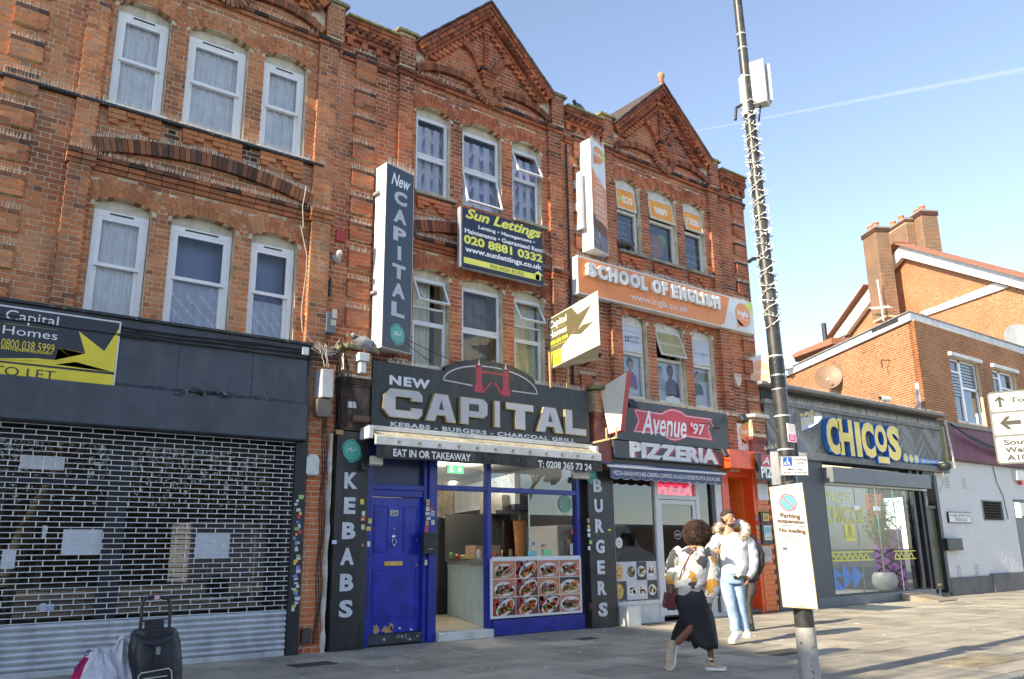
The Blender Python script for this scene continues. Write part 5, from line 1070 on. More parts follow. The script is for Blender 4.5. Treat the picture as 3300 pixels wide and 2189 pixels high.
# awning
YA = -.50; AW = empty('awning', (8, -.3, 2.9), 'rolled-in awning with black valance reading EAT IN OR TAKEAWAY', 'awning')
a0, zz0 = F(*q('c6', 375, 180), YA); b0, _ = F(*q('c6', 1655, 290), YA); _, zz1 = F(*q('c6', 375, 232), YA); _, zz2 = F(*q('c6', 377, 307), YA); cx0, cz0 = F(*q('c6', 332, 130), -.25)
AWM = mat('white_awning_metal', (.66,.65,.60), .4, var=.1, dirt=.4, dirtcol=(.35,.28,.18))
MB().plan([(a0-.02, -.2), (b0+.02, -.2), (b0+.02, -.27), (a0-.02, -.27)], cz0-.05, cz0+.02).build('head_rail', AWM, AW, bevel=.006)
MB().slab([(a0, -.22, cz0-.04), (b0, -.22, cz0-.04), (b0, YA+.01, zz0+.0), (a0, YA+.01, zz0+.0)], (0, 0, -.012)).build('rolled_cloth', mat('grubby_awning_cloth', (.40,.36,.26), .9, var=.4, scale=15, dirt=.7), AW)
fb = MB().box(a0, b0, YA, YA+.05, zz1, zz0).build('front_bar', AWM, AW, bevel=.008)
n = 60; vb = MB()
for i in range(n):
 u0, u1 = a0+.01+(b0-a0-.02)*i/n, a0+.01+(b0-a0-.02)*(i+1)/n; yy = lambda u: YA+.012+.008*math.sin(u*9)
 vb.add([(u0, yy(u0)-.012, zz1), (u1, yy(u1)-.012, zz1), (u1, yy(u1)-.02, zz2+.008*math.sin(u1*5)), (u0, yy(u0)-.02, zz2+.008*math.sin(u0*5))], [(0, 3, 2, 1)])
vb.build('valance', mat('black_valance_cloth', (.022,.022,.023), .75, var=.35, scale=5, dirt=.5, dirtcol=(.11,.10,.085)), AW)
A = facade_art(YA-.020); xa, za = F(*q('c6', 467, 302), YA); xb, zb = F(*q('c6', 908, 290), YA); A.text('EAT IN OR TAKEAWAY', xa, za, xb, zb, (.72,.72,.72), .03)
xa, za = F(*q('c6', 1290, 365), YA); xb, zb = F(*q('c6', 1593, 345), YA); A.text('T: 0208 365 73 24', xa, za, xb, zb, (.72,.72,.72), .03)
xa, za = F(*q('c6', 980, 328), YA); xb, zb = F(*q('c6', 1215, 312), YA); A.text('SINCE 1987', xa, za, xb, zb, (.05,.05,.052), .03)
A.build('lettering', PRINTM, AW); A = facade_art(YA-.001); CM = (.40,.33,.18)
for k in range(12):
 x = a0+.38+k*(b0-a0-.6)/11; z = (zz0+zz1)/2-.01; s_ = .055
 A.ell(x, z, s_*.55, s_*.3, CM, n=10); A.ell(x-.1*s_, z+.35*s_, s_*.18, s_*.25, CM, n=8); A.line([(x+.5*s_, z), (x+.75*s_, z+.55*s_), (x+.95*s_, z+.5*s_)], .16*s_, CM)
 for d_ in (-.4, -.2, .25, .42): A.line([(x+d_*s_, z), (x+d_*s_, z-.85*s_)], .1*s_, CM)
A.build('camel_print', PRINTM, AW)
for xx in (a0-.03, b0-.02): MB().box(xx-.05, xx+.03, -.42, -.12, cz0-.20, cz0-.02).build('end_bracket', AWM, AW, bevel=.01)
for k, (u0, v0, u1, v1) in enumerate(((340, 345, 412, 300), (1502, 422, 1585, 388))):
 x0_, z0_, x1_, z1_ = BX('c6', u0, v0, u1, v1, -.40); t = empty('flood_light', (x0_, -.35, z0_), 'small pale flood light under the %s end of the kebab awning' % ('left' if k == 0 else 'right'), 'flood light')
 MB().slab([(x0_, -.42, z0_), (x1_, -.42, z0_), (x1_+.03, -.36, z1_), (x0_+.03, -.36, z1_)], (0, .05, -.02)).build('lamp_face', mat('cream_lens', (.62,.58,.46), .4), t, bevel=.006)
 MB().lathe(((x0_+x1_)/2-.1, -.20, z0_-.08), [(.045, 0), (.055, .04), (.03, .10)], 12).build('sensor', BLACKM, t, smooth=True)
# fridge, fryer baskets and clutter that fill the kebab shop
rr = random.Random(31)
tag(MB().box(9.2, 10.1, 3.2, 3.9, .12, 2.0).build('drinks_fridge', mat('dark_fridge', (.03,.03,.035), .2), bevel=.02), 'tall dark drinks fridge at the back of the kebab shop', 'fridge')
for k in range(14):
 cx, cy = 8.25+.115*k, .95+.35*(k % 3); h = rr.uniform(.07, .20); tag(MB().lathe((cx, cy, 1.19), [(.04, 0), (.045, h*.8), (.03, h)], 10).build('food_tub', mat('tub_%d' % (k % 5), [(.5,.4,.1), (.4,.06,.03), (.10,.25,.06), (.5,.5,.48), (.35,.22,.12)][k % 5], .4), smooth=True), 'small food tub on the steel counter inside the kebab window', 'tub', 'food tubs on the kebab shop counter')
for k in range(9): tag(MB().box(7.5+.2*k, 7.64+.2*k, 4.45, 4.58, 1.45+.12*(k % 2), 1.72+.2*(k % 3)).build('wall_utensil', mat('utensil_%d' % (k % 3), [(.05,.05,.05), (.35,.34,.3), (.25,.08,.04)][k % 3], .4)), 'utensil or packet hanging on the back wall of the kebab shop', 'utensil', 'utensils on the kebab shop back wall')
# == boards and signs on the upper walls
def sgn(name, label, loc, cat='sign'): return empty(name, loc, label, cat)
# vertical Capital box sign, turned a little from the wall
def vertical_sign(name, label, fl, frt, zb, zt, mside, mface):
 (ax_, ay_), (bx_, by_) = fl, frt
 t = sgn(name, label, (ax_, ay_, zb)); MB().plan([(ax_-.02, -.04), (ax_, ay_), (bx_, by_), (bx_+.02, -.04)], zb, zt).build('case', mside, t, bevel=.006)
 U = Vector((bx_-ax_, by_-ay_, 0)); A = Art((ax_, ay_, zb), U, (0, 0, 1), (U.y, -U.x, 0)); return t, A, U.length, zt-zb
WSIDE = mat('white_sign_side', (.72,.70,.66), .5, var=.05, dirt=.15, dirtcol=(.45,.38,.28))
ta = F(*q('c2', 540, 1125), -.36); tb = F(*q('c4', 500, 1115), -.36); tr = F(*q('c4', 688, 1190), -.20)
VS, A, L, H = vertical_sign('vertical_sign', 'tall narrow box sign reading New CAPITAL downwards with halal disc', (ta[0]-.03, -.36), (tr[0]+.02, -.20), tb[1], ta[1], WSIDE, BLK2)
A.rect(.012, .012, L-.012, H-.012, (.035,.05,.075)); A.up(); A.text('New', L*.18, H-.34, L*.86, H-.12, (.78,.78,.80), .02, .35)
for k, ch in enumerate('CAPITAL'):
 z = H-.41-k*.315; xw = .145 if ch != 'I' else .04; A.text(ch, L*.52-xw, z-.235, L*.52+xw, z, (.50,.50,.54), .05)
A.up(); halal(A, L*.52, .26, .15); A.build('lettering', PRINT, VS); s_ = MB(); spikes(s_, (ta[0], -.34, ta[1]), (tr[0]+.03, -.2, ta[1]), 20, .15); s_.build('bird_spikes', SPIKE, VS, kind='stuff')
MB().box(ta[0]-.1, ta[0]-.04, -.2, 0, tb[1]+.9, tb[1]+.94).box(ta[0]-.1, ta[0]-.04, -.2, 0, ta[1]-.5, ta[1]-.46).build('bracket', GBOX, VS)
# vertical language-school box sign
ta = F(*q('d1', 265, 640), -.36); tb = F(*q('d2', 305, 262), -.36); tr = F(*q('d2', 425, 342), -.20)
VI, A, L, H = vertical_sign('vertical_sign', 'tall narrow white and orange box sign with language courses and round speech bubble', (tb[0]-.02, -.36), (tr[0], -.20), tb[1], ta[1], WSIDE, WSIDE)
A.rect(.01, .01, L-.01, H-.01, (.74,.74,.74)); A.up(); A.poly([(.015, .45), (L-.015, .02+.30), (L-.015, H-.95), (.015, H-.62)], (.78,.26,.07)); A.poly([(.015, .02), (L-.015, .02), (L-.015, .55), (.015, .75)], (.16,.13,.12)); A.up()
for k in range(7): A.ell(.06+.055*k, .12+.07*((k*5) % 4), .035, .07, [(.05,.05,.08), (.30,.20,.14), (.10,.10,.14), (.35,.30,.25)][k % 4])
A.ell(L*.78, H-.22, .13, .13, GRN); A.up(); A.ell(L*.5, H-.27, .185, .19, (.78,.28,.09), n=28); A.poly([(L*.2, H-.36), (L*.18, H-.53), (L*.5, H-.44)], (.78,.28,.09)); A.up(); A.text('ingla', L*.2, H-.33, L*.8, H-.2, WHITE, .02)
for k, t in enumerate(('IELTS', 'CAE', 'FCE', 'TRINITY', 'GESE', 'GENERAL', 'ENGLISH', 'SKILLS', 'CLINIC', '1 TO 1', 'TUITION', 'ALL', 'LEVELS')):
 z = H-.80-k*.098-(.03*(k//2)); w_ = min(.19, .035*len(t)); 
 if z > .55: A.text(t, L*.5-w_, z, L*.5+w_, z+.062, (.80,.78,.74), .02)
A.build('lettering', PRINT, VI); s_ = MB(); spikes(s_, (tb[0], -.34, ta[1]), (tr[0], -.2, ta[1]), 16, .16); s_.build('bird_spikes', SPIKE, VI, kind='stuff')
MB().box(tb[0]-.16, tb[0]-.10, -.2, 0, 7.4, 8.6).build('wall_bracket', ALU, VI)
# dark letting board
YB = -.32; SL = sgn('letting_board', 'dark blue letting board with yellow script and arrow under open windows', (8.3, YB, 6.6))
x0, z0 = F(*q('c4', 1050, 550), YB); x1, z1 = F(*q('c4', 1605, 300), YB); MB().box(x0, x1, YB, YB+.03, z0, z1).build('panel', mat('navy_board', (.012,.02,.05), .4, var=.15), SL, bevel=.003)
MB().box(x0-.03, x0, YB, YB+.10, z0-.02, z1).box(x0, x1, YB+.03, YB+.10, z0-.02, z0+.03).box(x0+.2, x0+.25, YB+.1, 0, z0+.1, z0+.15).box(x1-.3, x1-.25, YB+.1, 0, z0+.1, z0+.15).build('frame', GBOX, SL)
A = facade_art(YB-.001); YL2 = (.80,.76,.12); w_ = x1-x0; h = z1-z0
def T(t, a, b, c, d, col, bold=.02, sh=0): A.text(t, x0+w_*a, z0+h*b, x0+w_*c, z0+h*d, col, bold, sh)
T('Sun Lettings', .04, .77, .985, 1.0, YL2, .035, .32); T('Letting • Management •', .19, .675, .90, .755, WHITE, .03); T('Maintenance • Guaranteed Rent', .03, .565, .995, .645, WHITE, .03)
T('020 8881 0332', .02, .385, .995, .535, YL2, .04); T('www.sunlettings.co.uk', .035, .225, .985, .345, WHITE, .035)
A.rect(x0+w_*.02, z0+h*.055, x0+w_*.95, z0+h*.155, YL2); A.poly([(x0+w_*.90, z0+h*.06), (x0+w_*.97, z0+h*.06), (x0+w_*.97, z0+h*.15), (x0+w_*1.0, z0+h*.15), (x0+w_*.94, z0+h*.225), (x0+w_*.87, z0+h*.15), (x0+w_*.90, z0+h*.15)], YL2); A.up(); T('89A HIGH ROAD', .33, .07, .75, .14, (.03,.03,.02), .0)
A.build('lettering', PRINT, SL)
# flag boards set edge-on to the wall
pn = Vector((-.978, .208, 0)); P0 = (9.36, -.2, 0)
FB = sgn('flag_board', 'white and yellow V-shaped freehold for sale board standing out from the wall', (9.3, -.3, 4.4), 'sale board')
pts = [PT(*q('c4', u, v), P0, pn) for u, v in ((1650, 1265), (2005, 1098), (1978, 730), (1655, 920))]
MB().slab(pts, pn*-.012).build('board', ALU, FB)
bl, br, trr, tl = pts; U = (br-bl); A = Art(bl, U, (0, 0, 1), pn); L = Vector((U.x, U.y, 0)).length; U = Vector((U.x, U.y, 0)); A = Art(bl, U, (0, 0, 1), pn); H = (tl-bl).z; Hr = (trr-bl).z; b0 = (br-bl).z
A.poly([(.0, .0), (L, b0), (L, Hr), (.0, H)], (.80,.78,.66)); A.up(); A.poly([(0.01, .01), (L*.28, .01), (L*.28, H*.30), (.01, H*.30)], (.72,.74,.03)); A.poly([(0.01, H*.30), (L*.48, H*.30), (L*.92, H*.52), (L*.66, H*.56), (L*.9, H*.86), (L*.62, H*.80), (L*.5, H), (.01, H-.01)], (.13,.11,.055)); A.up()
A.poly([(L*.98, H*.98), (L*.62, H*.50), (L*.86, H*.68)], (.80,.78,.66)); A.poly([(L*.28, H*.30), (L*.62, H*.58), (L*.48, H*.47), (L*.9, H*.30)], (.80,.78,.66)); A.up()
A.text('Capital', L*.04, H*.74, L*.40, H*.93, (.72,.72,.68), .02); A.text('Homes', L*.04, H*.58, L*.40, H*.72, (.72,.72,.68), .02); A.text('0800 038 5999', L*.04, H*.44, L*.42, H*.52, (.75,.72,.05), .02); A.text('www.capitalhomes.london', L*.04, H*.38, L*.38, H*.42, (.75,.72,.05)); A.rect(L*.04, H*.73, L*.38, H*.735, (.7,.7,.2))
A.text('Freehold Investment', L*.04, H*.17, L*.86, H*.27, (.42,.42,.22), .0); A.text('For Sale', L*.04, H*.04, L*.28, H*.14, (.35,.35,.10), .0); A.rect(0, H*.30, L, H*.305, (.4,.4,.3))
A.build('lettering', PRINT, FB)
MB().slab([bl+Vector((0, 0, -.02)), br+Vector((0, 0, 0)), br+Vector((.75, .85, 0)), bl+Vector((.02, 0, 0))], (0, 0, .012)).build('board', mat('cream_board_back', (.60,.55,.42), .7), FB)
for u in (1660, 1778):
 a = F(*q('c4', u, 1260 if u < 1700 else 1215), -.3); b = F(*q('c4', u+6, 1395), -.22); MB().tube([(a[0], -.3, a[1]+.3), (b[0], -.22, b[1])], .028, 4).build('timber_post', mat('raw_timber', (.45,.30,.15), .8, var=.2), FB)
# orange school banner
YO = -.20; SB = sgn('school_banner', 'long orange banner sign with raised white letters SCHOOL OF ENGLISH', (12.8, YO, 6.4))
x0, z0 = F(*q('d2', 167, 640), YO); x1, z1 = F(*q('d2', 1632, 722), YO); MB().box(x0, x1, YO, -.02, z0, z1).build('case', WSIDE, SB, bevel=.006)
A = facade_art(YO-.001); w_ = x1-x0; h = z1-z0; A.rect(x0+.02, z0+.03, x1-.02, z1-.03, (.72,.72,.70)); A.up(); A.poly([(x0+.02, z0+.03), (x0+w_*.775, z0+.03), (x0+w_*.80, z0+.10), (x0+w_*.845, z1-.03), (x0+.02, z1-.03)], (.80,.25,.055)); A.up()
A.text('www.ingla.co.uk', x0+w_*.262, z0+h*.12, x0+w_*.575, z0+h*.36, (.75,.72,.68), .0)
cx = x0+w_*.925; cz = z0+h*.52; A.poly([(x1-.22, z1-.03), (x1-.02, z1-.03), (x1-.02, z0+h*.55)], GRN); A.ell(cx+.12, cz+.12, .15, .17, GRN); A.up(); A.ell(cx, cz, .27, .28, (.78,.28,.09), n=32); A.poly([(cx-.22, cz-.12), (cx-.22, cz-.34), (cx, cz-.24)], (.78,.28,.09)); A.up(); A.text('Ingla', cx-.18, cz-.06, cx+.19, cz+.11, WHITE, .03); A.text('SCHOOL OF ENGLISH', cx-.16, cz-.11, cx+.16, cz-.085, WHITE)
A.build('lettering', PRINT, SB)
A = facade_art(YO-.002); WL = (.78,.77,.74)
xs, zs_ = F(*q('d2', 240, 502), YO-.08); xe, ze = F(*q('d2', 1365, 692), YO-.08); ww = xe-xs
for word, a, b in (('SCHOOL', 0, .425), ('OF', .455, .575), ('ENGLISH', .60, 1.0)):
 n_ = len(word); cur = a; wts = [{'I': .45, 'O': 1.12, 'L': .8, 'F': .8, 'E': .85}.get(c, 1) for c in word]; tot = sum(wts)
 for c, wt in zip(word, wts):
  wd_ = (b-a)*wt/tot; Al = facade_art(YO-.002); Al.text(c, xs+ww*(cur+.006), z0+h*.47, xs+ww*(cur+wd_-.006), z0+h*.86, WL, .065, th=.085); Al.build('letter', PRINTM, SB); cur += wd_
s_ = MB(); spikes(s_, (x0+.05, YO+.08, z1), (x1, YO+.08, z1), 110, .13); s_.build('bird_spikes', SPIKE, SB, kind='stuff')
# == pizzeria
PZ = empty('pizzeria_shopfront', (12.4, 0, 0), 'white framed pizzeria shop front with glass door and food strip', 'shop front')
PWM = mat('white_shop_frame', (.62,.63,.64), .4, var=.06, dirt=.15)
for a, b in ((10.88, 10.98), (12.10, 12.20), (13.30, 13.40), (13.78, 13.86), (13.92, 14.12)): MB().box(a, b, -.02, .10, .08, 2.75).build('frame_post', PWM if a != 13.78 else BLACKM, PZ, bevel=.005)
MB().box(10.98, 12.10, -.03, .10, .33, .40).build('sill', PWM, PZ, bevel=.005); MB().box(10.9, 12.2, -.0, .10, .0, .33).box(13.4, 14.1, 0, .10, 0, .35).build('stall_riser', mat('white_painted_riser', (.62,.62,.60), .6, dirt=.3), PZ)
MB().box(13.4, 13.92, -.02, .1, .35, .40).box(12.2, 13.3, -.015, .10, 2.27, 2.35).build('rail', PWM, PZ)
dr = rim(MB(), 12.20, 13.30, .10, 2.26, .09, .0, .05); dr.build('glass_door', PWM, PZ, bevel=.005)
for a, b, c, d in ((10.98, .40, 12.10, 2.75), (12.28, .2, 13.22, 2.17), (12.2, 2.35, 13.3, 2.75), (13.4, .40, 13.78, 2.75)): MB().add([(a, .03, b), (c, .03, b), (c, .03, d), (a, .03, d)], [(0, 1, 2, 3)]).build('pane', GLASSD, PZ)
box('door_handle', 13.12, 13.15, -.05, -.02, .9, 1.3, STEEL, PZ)
NEON = print_mat('red_neon', .5, emit=1.2); A = facade_art(.05); x0, z0, x1, z1 = BX('d3', 632, 975, 935, 900, .05); A.rect(x0-.02, z0-.06, x1+.04, z1+.08, (.10,.01,.015)); A.up(); A.text('PIZZA', x0, z0, x1, z1, (.75,.02,.06), .02); A.up(); A.text('PIZZA', x0+.012, z0+.03, x1-.012, z1-.03, (.15,.01,.02), -.01); A.build('neon_sign', NEON, PZ)
# food strip
x0, z0, x1, z1 = 10.99, .42, 12.08, 1.10; A = facade_art(.022); A.step = .0005; A.rect(x0, z0, x1, z1, (.5,.5,.53)); A.up()
rr = random.Random(11)
for r_ in range(2):
 for c_ in range(4):
  a, b = x0+.27*c_, z0+.34*r_; A.k = 2; A.rect(a+.004, b+.004, a+.268, b+.336, (.55,.55,.58) if (c_+r_) % 3 else (.04,.04,.05)); A.up()
  cx, cz = a+.135, b+.16
  if c_ == 0: A.ell(cx-.06, cz, .11, .14, (.62,.32,.08)); A.up(); A.ell(cx-.06, cz, .09, .115, (.70,.48,.12)); A.up(); [A.ell(cx-.06+rr.uniform(-.06, .06), cz+rr.uniform(-.08, .08), .014, .014, (.5,.05,.02) if r_ else (.2,.35,.06), n=8) for _ in range(14)]
  else:
   A.ell(cx, cz, .105, .10, (.70,.70,.70) if c_ != 1 or not r_ else (.05,.05,.05)); A.up(); [A.ell(cx+rr.uniform(-.07, .07), cz+rr.uniform(-.05, .06), rr.uniform(.015, .035), rr.uniform(.012, .025), rr.choice([(.62,.30,.08), (.7,.5,.2), (.5,.08,.05), (.2,.3,.05), (.45,.2,.06), (.75,.65,.35)]), rr.uniform(0, 180), 9) for _ in range(18)]
A.build('food_pictures', PRINT, PZ)
A = facade_art(.02); cx, cz = F(*q('d4', 253, 398), .02); A.ell(cx, cz, .09, .10, (.70,.70,.70), n=26); A.up(); A.line([(cx-.04, cz+.02), (cx, cz+.04), (cx+.05, cz-.02)], .012, (.1,.1,.1)); A.text('HALAL', cx-.05, cz-.06, cx+.05, cz-.035, (.1,.1,.1))
cx, cz = F(*q('d4', 755, 330), .02); A.line([(cx+.1*math.cos(R(a)), cz+.08*math.sin(R(a))) for a in range(0, 361, 20)], .012, (.4,.4,.4)); A.text('OPEN', cx-.07, cz-.03, cx+.07, cz+.03, (.5,.5,.5)); A.build('window_sticker', PRINT, PZ)
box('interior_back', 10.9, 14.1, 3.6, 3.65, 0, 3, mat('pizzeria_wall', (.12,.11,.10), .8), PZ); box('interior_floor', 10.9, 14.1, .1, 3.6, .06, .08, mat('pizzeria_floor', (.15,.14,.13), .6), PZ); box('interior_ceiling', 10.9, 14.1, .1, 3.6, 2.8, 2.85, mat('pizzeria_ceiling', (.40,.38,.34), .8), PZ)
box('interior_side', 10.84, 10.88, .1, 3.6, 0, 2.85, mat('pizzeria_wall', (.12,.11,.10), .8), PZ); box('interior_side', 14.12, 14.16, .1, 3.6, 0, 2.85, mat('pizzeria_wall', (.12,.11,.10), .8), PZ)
tag(box('food_counter', 11.6, 13.6, 1.6, 2.2, .08, 1.15, mat('dark_counter', (.10,.09,.09), .4)), 'dark serving counter inside the pizzeria', 'counter')
t = empty('ceiling_lamp', (11.9, .9, 2.8), 'lit round ceiling lamp inside the pizzeria window', 'ceiling lamp'); MB().lathe((11.9, .9, 2.79), [(.12, 0), (.12, -.02)], 18).build('diffuser', LAMP, t); MB().lathe((11.9, .9, 2.8), [(.14, 0), (.14, -.012)], 18).build('rim', ALU, t)
thing_box('concrete_block', 'pale square block on the pavement beside the BURGERS panel', 'block', 10.92, 11.25, -.32, -.04, 0, .34, WBOX, bevel=.01)
# signs over it
YP = -.22; AV = sgn('pizzeria_sign', 'dark grey sign with red ribbon reading Avenue 97', (12.7, YP, 3.7), 'shop sign')
ax0, az0 = F(*q('d3', 230, 480), YP); ax1, az1 = F(*q('d3', 1258, 238), YP); MB().box(ax0, ax1, YP, .0, az0+.02, az1).build('panel', CHAR, AV, bevel=.004)
A = facade_art(YP-.001); RDD = (.60,.02,.045); fp = lambda pts: FP('d3', pts, YP)
rib = [(400, 190), (655, 232), (700, 205), (740, 190), (790, 195), (840, 212), (890, 252), (1135, 285), (1100, 380), (1135, 490), (890, 455), (840, 482), (790, 495), (740, 485), (700, 462), (655, 425), (395, 408), (440, 300)]
A.poly(fp(rib), RDD); A.up(); cxm, czm = 765, 342
A.line(fp([(775+(u-775)*.955, 338+(v-338)*.90) for u, v in rib+rib[:1]]), .018, (.72,.55,.56)); A.up()
a = fp([(480, 415)])[0]; b = fp([(885, 300)])[0]; A.text('Avenue', a[0], a[1]-.02, b[0], b[1]+.10, WHITE, .015, .30); a = fp([(935, 425)])[0]; b = fp([(1055, 335)])[0]; A.text("'97", a[0], a[1], b[0], b[1]+.0, WHITE, .02, .15)
A.build('lettering', PRINT, AV)
PS = sgn('pizzeria_sign', 'dark grey sign lettered PIZZERIA with red shadows', (12.7, YP, 3.15), 'shop sign')
px0, pz0 = F(*q('d3', 225, 640), YP); px1, pz1 = F(*q('d3', 1285, 575), YP); MB().box(px0, px1, YP-.01, .0, pz0, az0).build('panel', CHAR, PS, bevel=.004); A = facade_art(YP-.011)
a = fp([(365, 638)])[0]; b = fp([(1172, 568)])[0]; A.text('PIZZERIA', a[0]+.06, a[1], b[0]+.06, b[1], (.50,.03,.08), .055); A.up(); A.text('PIZZERIA', a[0], a[1], b[0], b[1], (.70,.70,.68), .055); A.build('lettering', PRINT, PS)
s_ = MB()
for yy in (-.18, -.08, .0): spikes(s_, (ax0+.2, yy, az1), (ax1+.9, yy, az1-.02), 110, .13, .05)
s_.build('bird_spikes', SPIKE, AV, kind='stuff')
MB().box(10.85, 14.2, -.12, .1, 2.82, pz0+.01).build('shutter_box', mat('dark_shutter_box', (.08,.075,.06), .5), PZ)
YW = -.42; AWP = empty('awning', (12.2, -.3, 2.7), 'blue-grey scalloped awning valance listing pizza sandwiches and crepes', 'awning')
w0, wz0 = F(*q('d3', 190, 830), YW); w1, _ = F(*q('d3', 1220, 810), YW); _, wt = F(*q('d3', 180, 722), YW); CLO = mat('slate_blue_cloth', (.10,.12,.20), .85, var=.08)
bot = [(w0+(w1-w0)*i/120, wz0+.02-.035*abs(math.sin(math.pi*i/10))) for i in range(121)]
mb = MB()
for (a, b), (c, d) in zip(bot, bot[1:]): mb.add([(a, YW+.01*math.sin(a*7), b), (c, YW+.01*math.sin(c*7), d), (c, YW, wt), (a, YW, wt)], [(0, 1, 2, 3)])
mb.build('valance', CLO, AWP); MB().slab([(w0, YW, wt), (w1, YW, wt), (w1, -.05, wt+.14), (w0, -.05, wt+.14)], (0, 0, .008)).build('cloth_roof', CLO, AWP); MB().box(w0-.05, w1+.1, YW-.02, YW+.02, wt-.01, wt+.03).build('front_bar', PWM, AWP)
A = facade_art(YW-.013); a = F(*q('d3', 215, 800), YW); b = F(*q('d3', 1192, 825), YW); A.text('PIZZA-SANDWICHES-CREPES-COFFEES-SALADS-DESSERTS-PITA SOUVLAKI', a[0], a[1], b[0], b[1], (.62,.62,.66), .03); A.line([(p_[0], p_[1]+.006) for p_ in bot], .008, (.5,.5,.6)); A.build('lettering', PRINTM, AWP)
# blank slice-shaped projecting sign
pn2 = Vector((-.985, -.17, 0)); cs = [PT(*q('z2', u, v), (10.62, -.35, 0), pn2) for u, v in ((635, 1178), (785, 1130), (868, 372), (520, 592))]
BS = sgn('projecting_sign', 'blank white slice-shaped projecting sign with red edges', (10.6, -.6, 3.3)); MB().slab(cs, pn2*-.13).build('case', mat('red_sign_edge', (.42,.03,.03), .5), BS)
cc = sum(cs, Vector())/4; MB().slab([cc+(p-cc)*.97+pn2*.004 for p in cs], pn2*-.003).build('face', mat('white_sign_face', (.80,.79,.76), .4, var=.02), BS)
x, z = F(*q('z2', 515, 1285), -.3); x2, z2_ = F(*q('z2', 735, 1225), -.9)
MB().tube([(x-.1, -.2, z), (x2, -.9, z+.02), (x2, -.9, z+.22)], .02, 6).tube([(x2-.1, -.75, z), (x2-.1, -.75, z+.2)], .018, 6).build('bracket', mat('ochre_bracket', (.50,.36,.18), .6), BS)
# flood lights round the pizzeria sign
for k, (c, u, v, lab) in enumerate((('d3', 385, 145, 'black flood light at the top left of the Avenue sign'), ('d3', 1145, 340, 'dark flood light on an arm over the right of the Avenue sign'), ('d3', 1245, 600, 'black speaker box at the right of the PIZZERIA sign'), ('d3', 1415, 275, 'black framed flood light on an arm above the orange doorway'))):
 x, z = F(*q(c, u, v), -.5); t = empty('flood_light', (x, -.4, z), lab, 'flood light'); M_ = Matrix.Rotation(R(-30), 3, 'X'); w_ = .10 if k != 2 else .07
 MB().obox((x, -.5, z), (w_, 0, 0), M_ @ Vector((0, .03, 0)), M_ @ Vector((0, 0, .09))).build('housing', BLACKM, t, bevel=.008); MB().tube([(x, -.47, z), (x+.02, -.2, z+.08)], .012, 6).build('arm', BLACKM, t)
# orange doorway
OR = mat('orange_gloss_paint', (.72,.18,.03), .4, var=.12, scale=4, dirt=.15, dirtcol=(.25,.05,.02)); ORD = mat('vermilion_paint', (.72,.085,.02), .3, var=.1)
OD = empty('orange_doorway', (14.8, 0, 0), 'bright orange doorway with orange tiled pier and red hood', 'doorway')
MB().box(14.13, 14.36, -.03, .2, 0, 2.97).box(15.16, 15.26, -.05, .2, 0, 2.97).box(14.36, 15.16, -.02, .2, 2.80, 2.97).build('door_frame', ORD, OD, bevel=.006)
box('passage_wall', 15.10, 15.16, .2, 1.6, 0, 2.8, OR, OD); box('passage_wall', 14.36, 14.42, .2, 1.6, 0, 2.8, OR, OD); MB().box(14.42, 15.1, 1.2, 1.25, 0, 2.8).build('inner_door', OR, OD); box('passage_ceiling', 14.36, 15.16, .2, 1.6, 2.80, 2.84, OR, OD); box('door_step', 14.36, 15.16, .0, 1.2, .02, .08, mat('grey_step', (.14,.14,.14), .7), OD)
n_ = 0
for r_ in range(28):
 for c_ in range(3):
  off = .08 if r_ % 2 else 0; a = 15.265+c_*.155-off; b = a+.15; a = max(a, 15.265); b = min(b, 15.73)
  if b-a > .02: MB().box(a, b, -.06, .02, .03+r_*.105, .03+r_*.105+.10).build('wall_tile', OR, OD, bevel=.003)
box('tile_backing', 15.262, 15.732, -.045, .2, 0, 3.0, mat('orange_grout', (.30,.05,.01), .8), OD)
hx0, hz0, hx1, hz1 = BX('d3', 1285, 735, 1600, 600, -.35); MB().slab([(hx0, -.38, hz0), (hx1, -.42, hz0), (hx1, -.42, hz1), (hx0, -.38, hz1)], (0, .36, 0)).build('hood', ORD, OD, bevel=.01)
A = Art((14.86, -.30, 0), (0, 1, 0), (0, 0, 1), (-1, 0, 0))
# school posters at the doorway
PO = empty('school_poster', (14.9, .3, 1.6), 'orange school poster with white speech bubble inside the orange doorway', 'poster')
PX = 14.70; a_, z0 = F(*q('d3', 1285, 1400), .5); b_, z1 = F(*q('d3', 1440, 1000), .5); MB().box(a_, b_, .5, .53, .95, z1).build('frame', ALU, PO); A = facade_art(.498); A.rect(a_+.02, .97, b_-.02, z1-.02, (.66,.14,.05)); A.up(); cx, cz = (a_+b_)/2+.05, z1-.35; A.ell(cx, cz, .19, .22, (.72,.70,.68), n=26); A.poly([(cx-.17, cz-.08), (cx-.17, cz-.27), (cx, cz-.19)], (.72,.70,.68)); A.up(); A.ell(cx, cz, .11, .13, (.70,.16,.05), n=22); A.ell(cx+.10, cz+.14, .05, .06, GRN); A.up(); A.text('ingla', cx-.07, cz-.02, cx+.07, cz+.04, WHITE); A.text('English courses', a_+.08, cz-.42, b_-.08, cz-.38, (.7,.4,.3)); A.build('print', PRINT, PO)
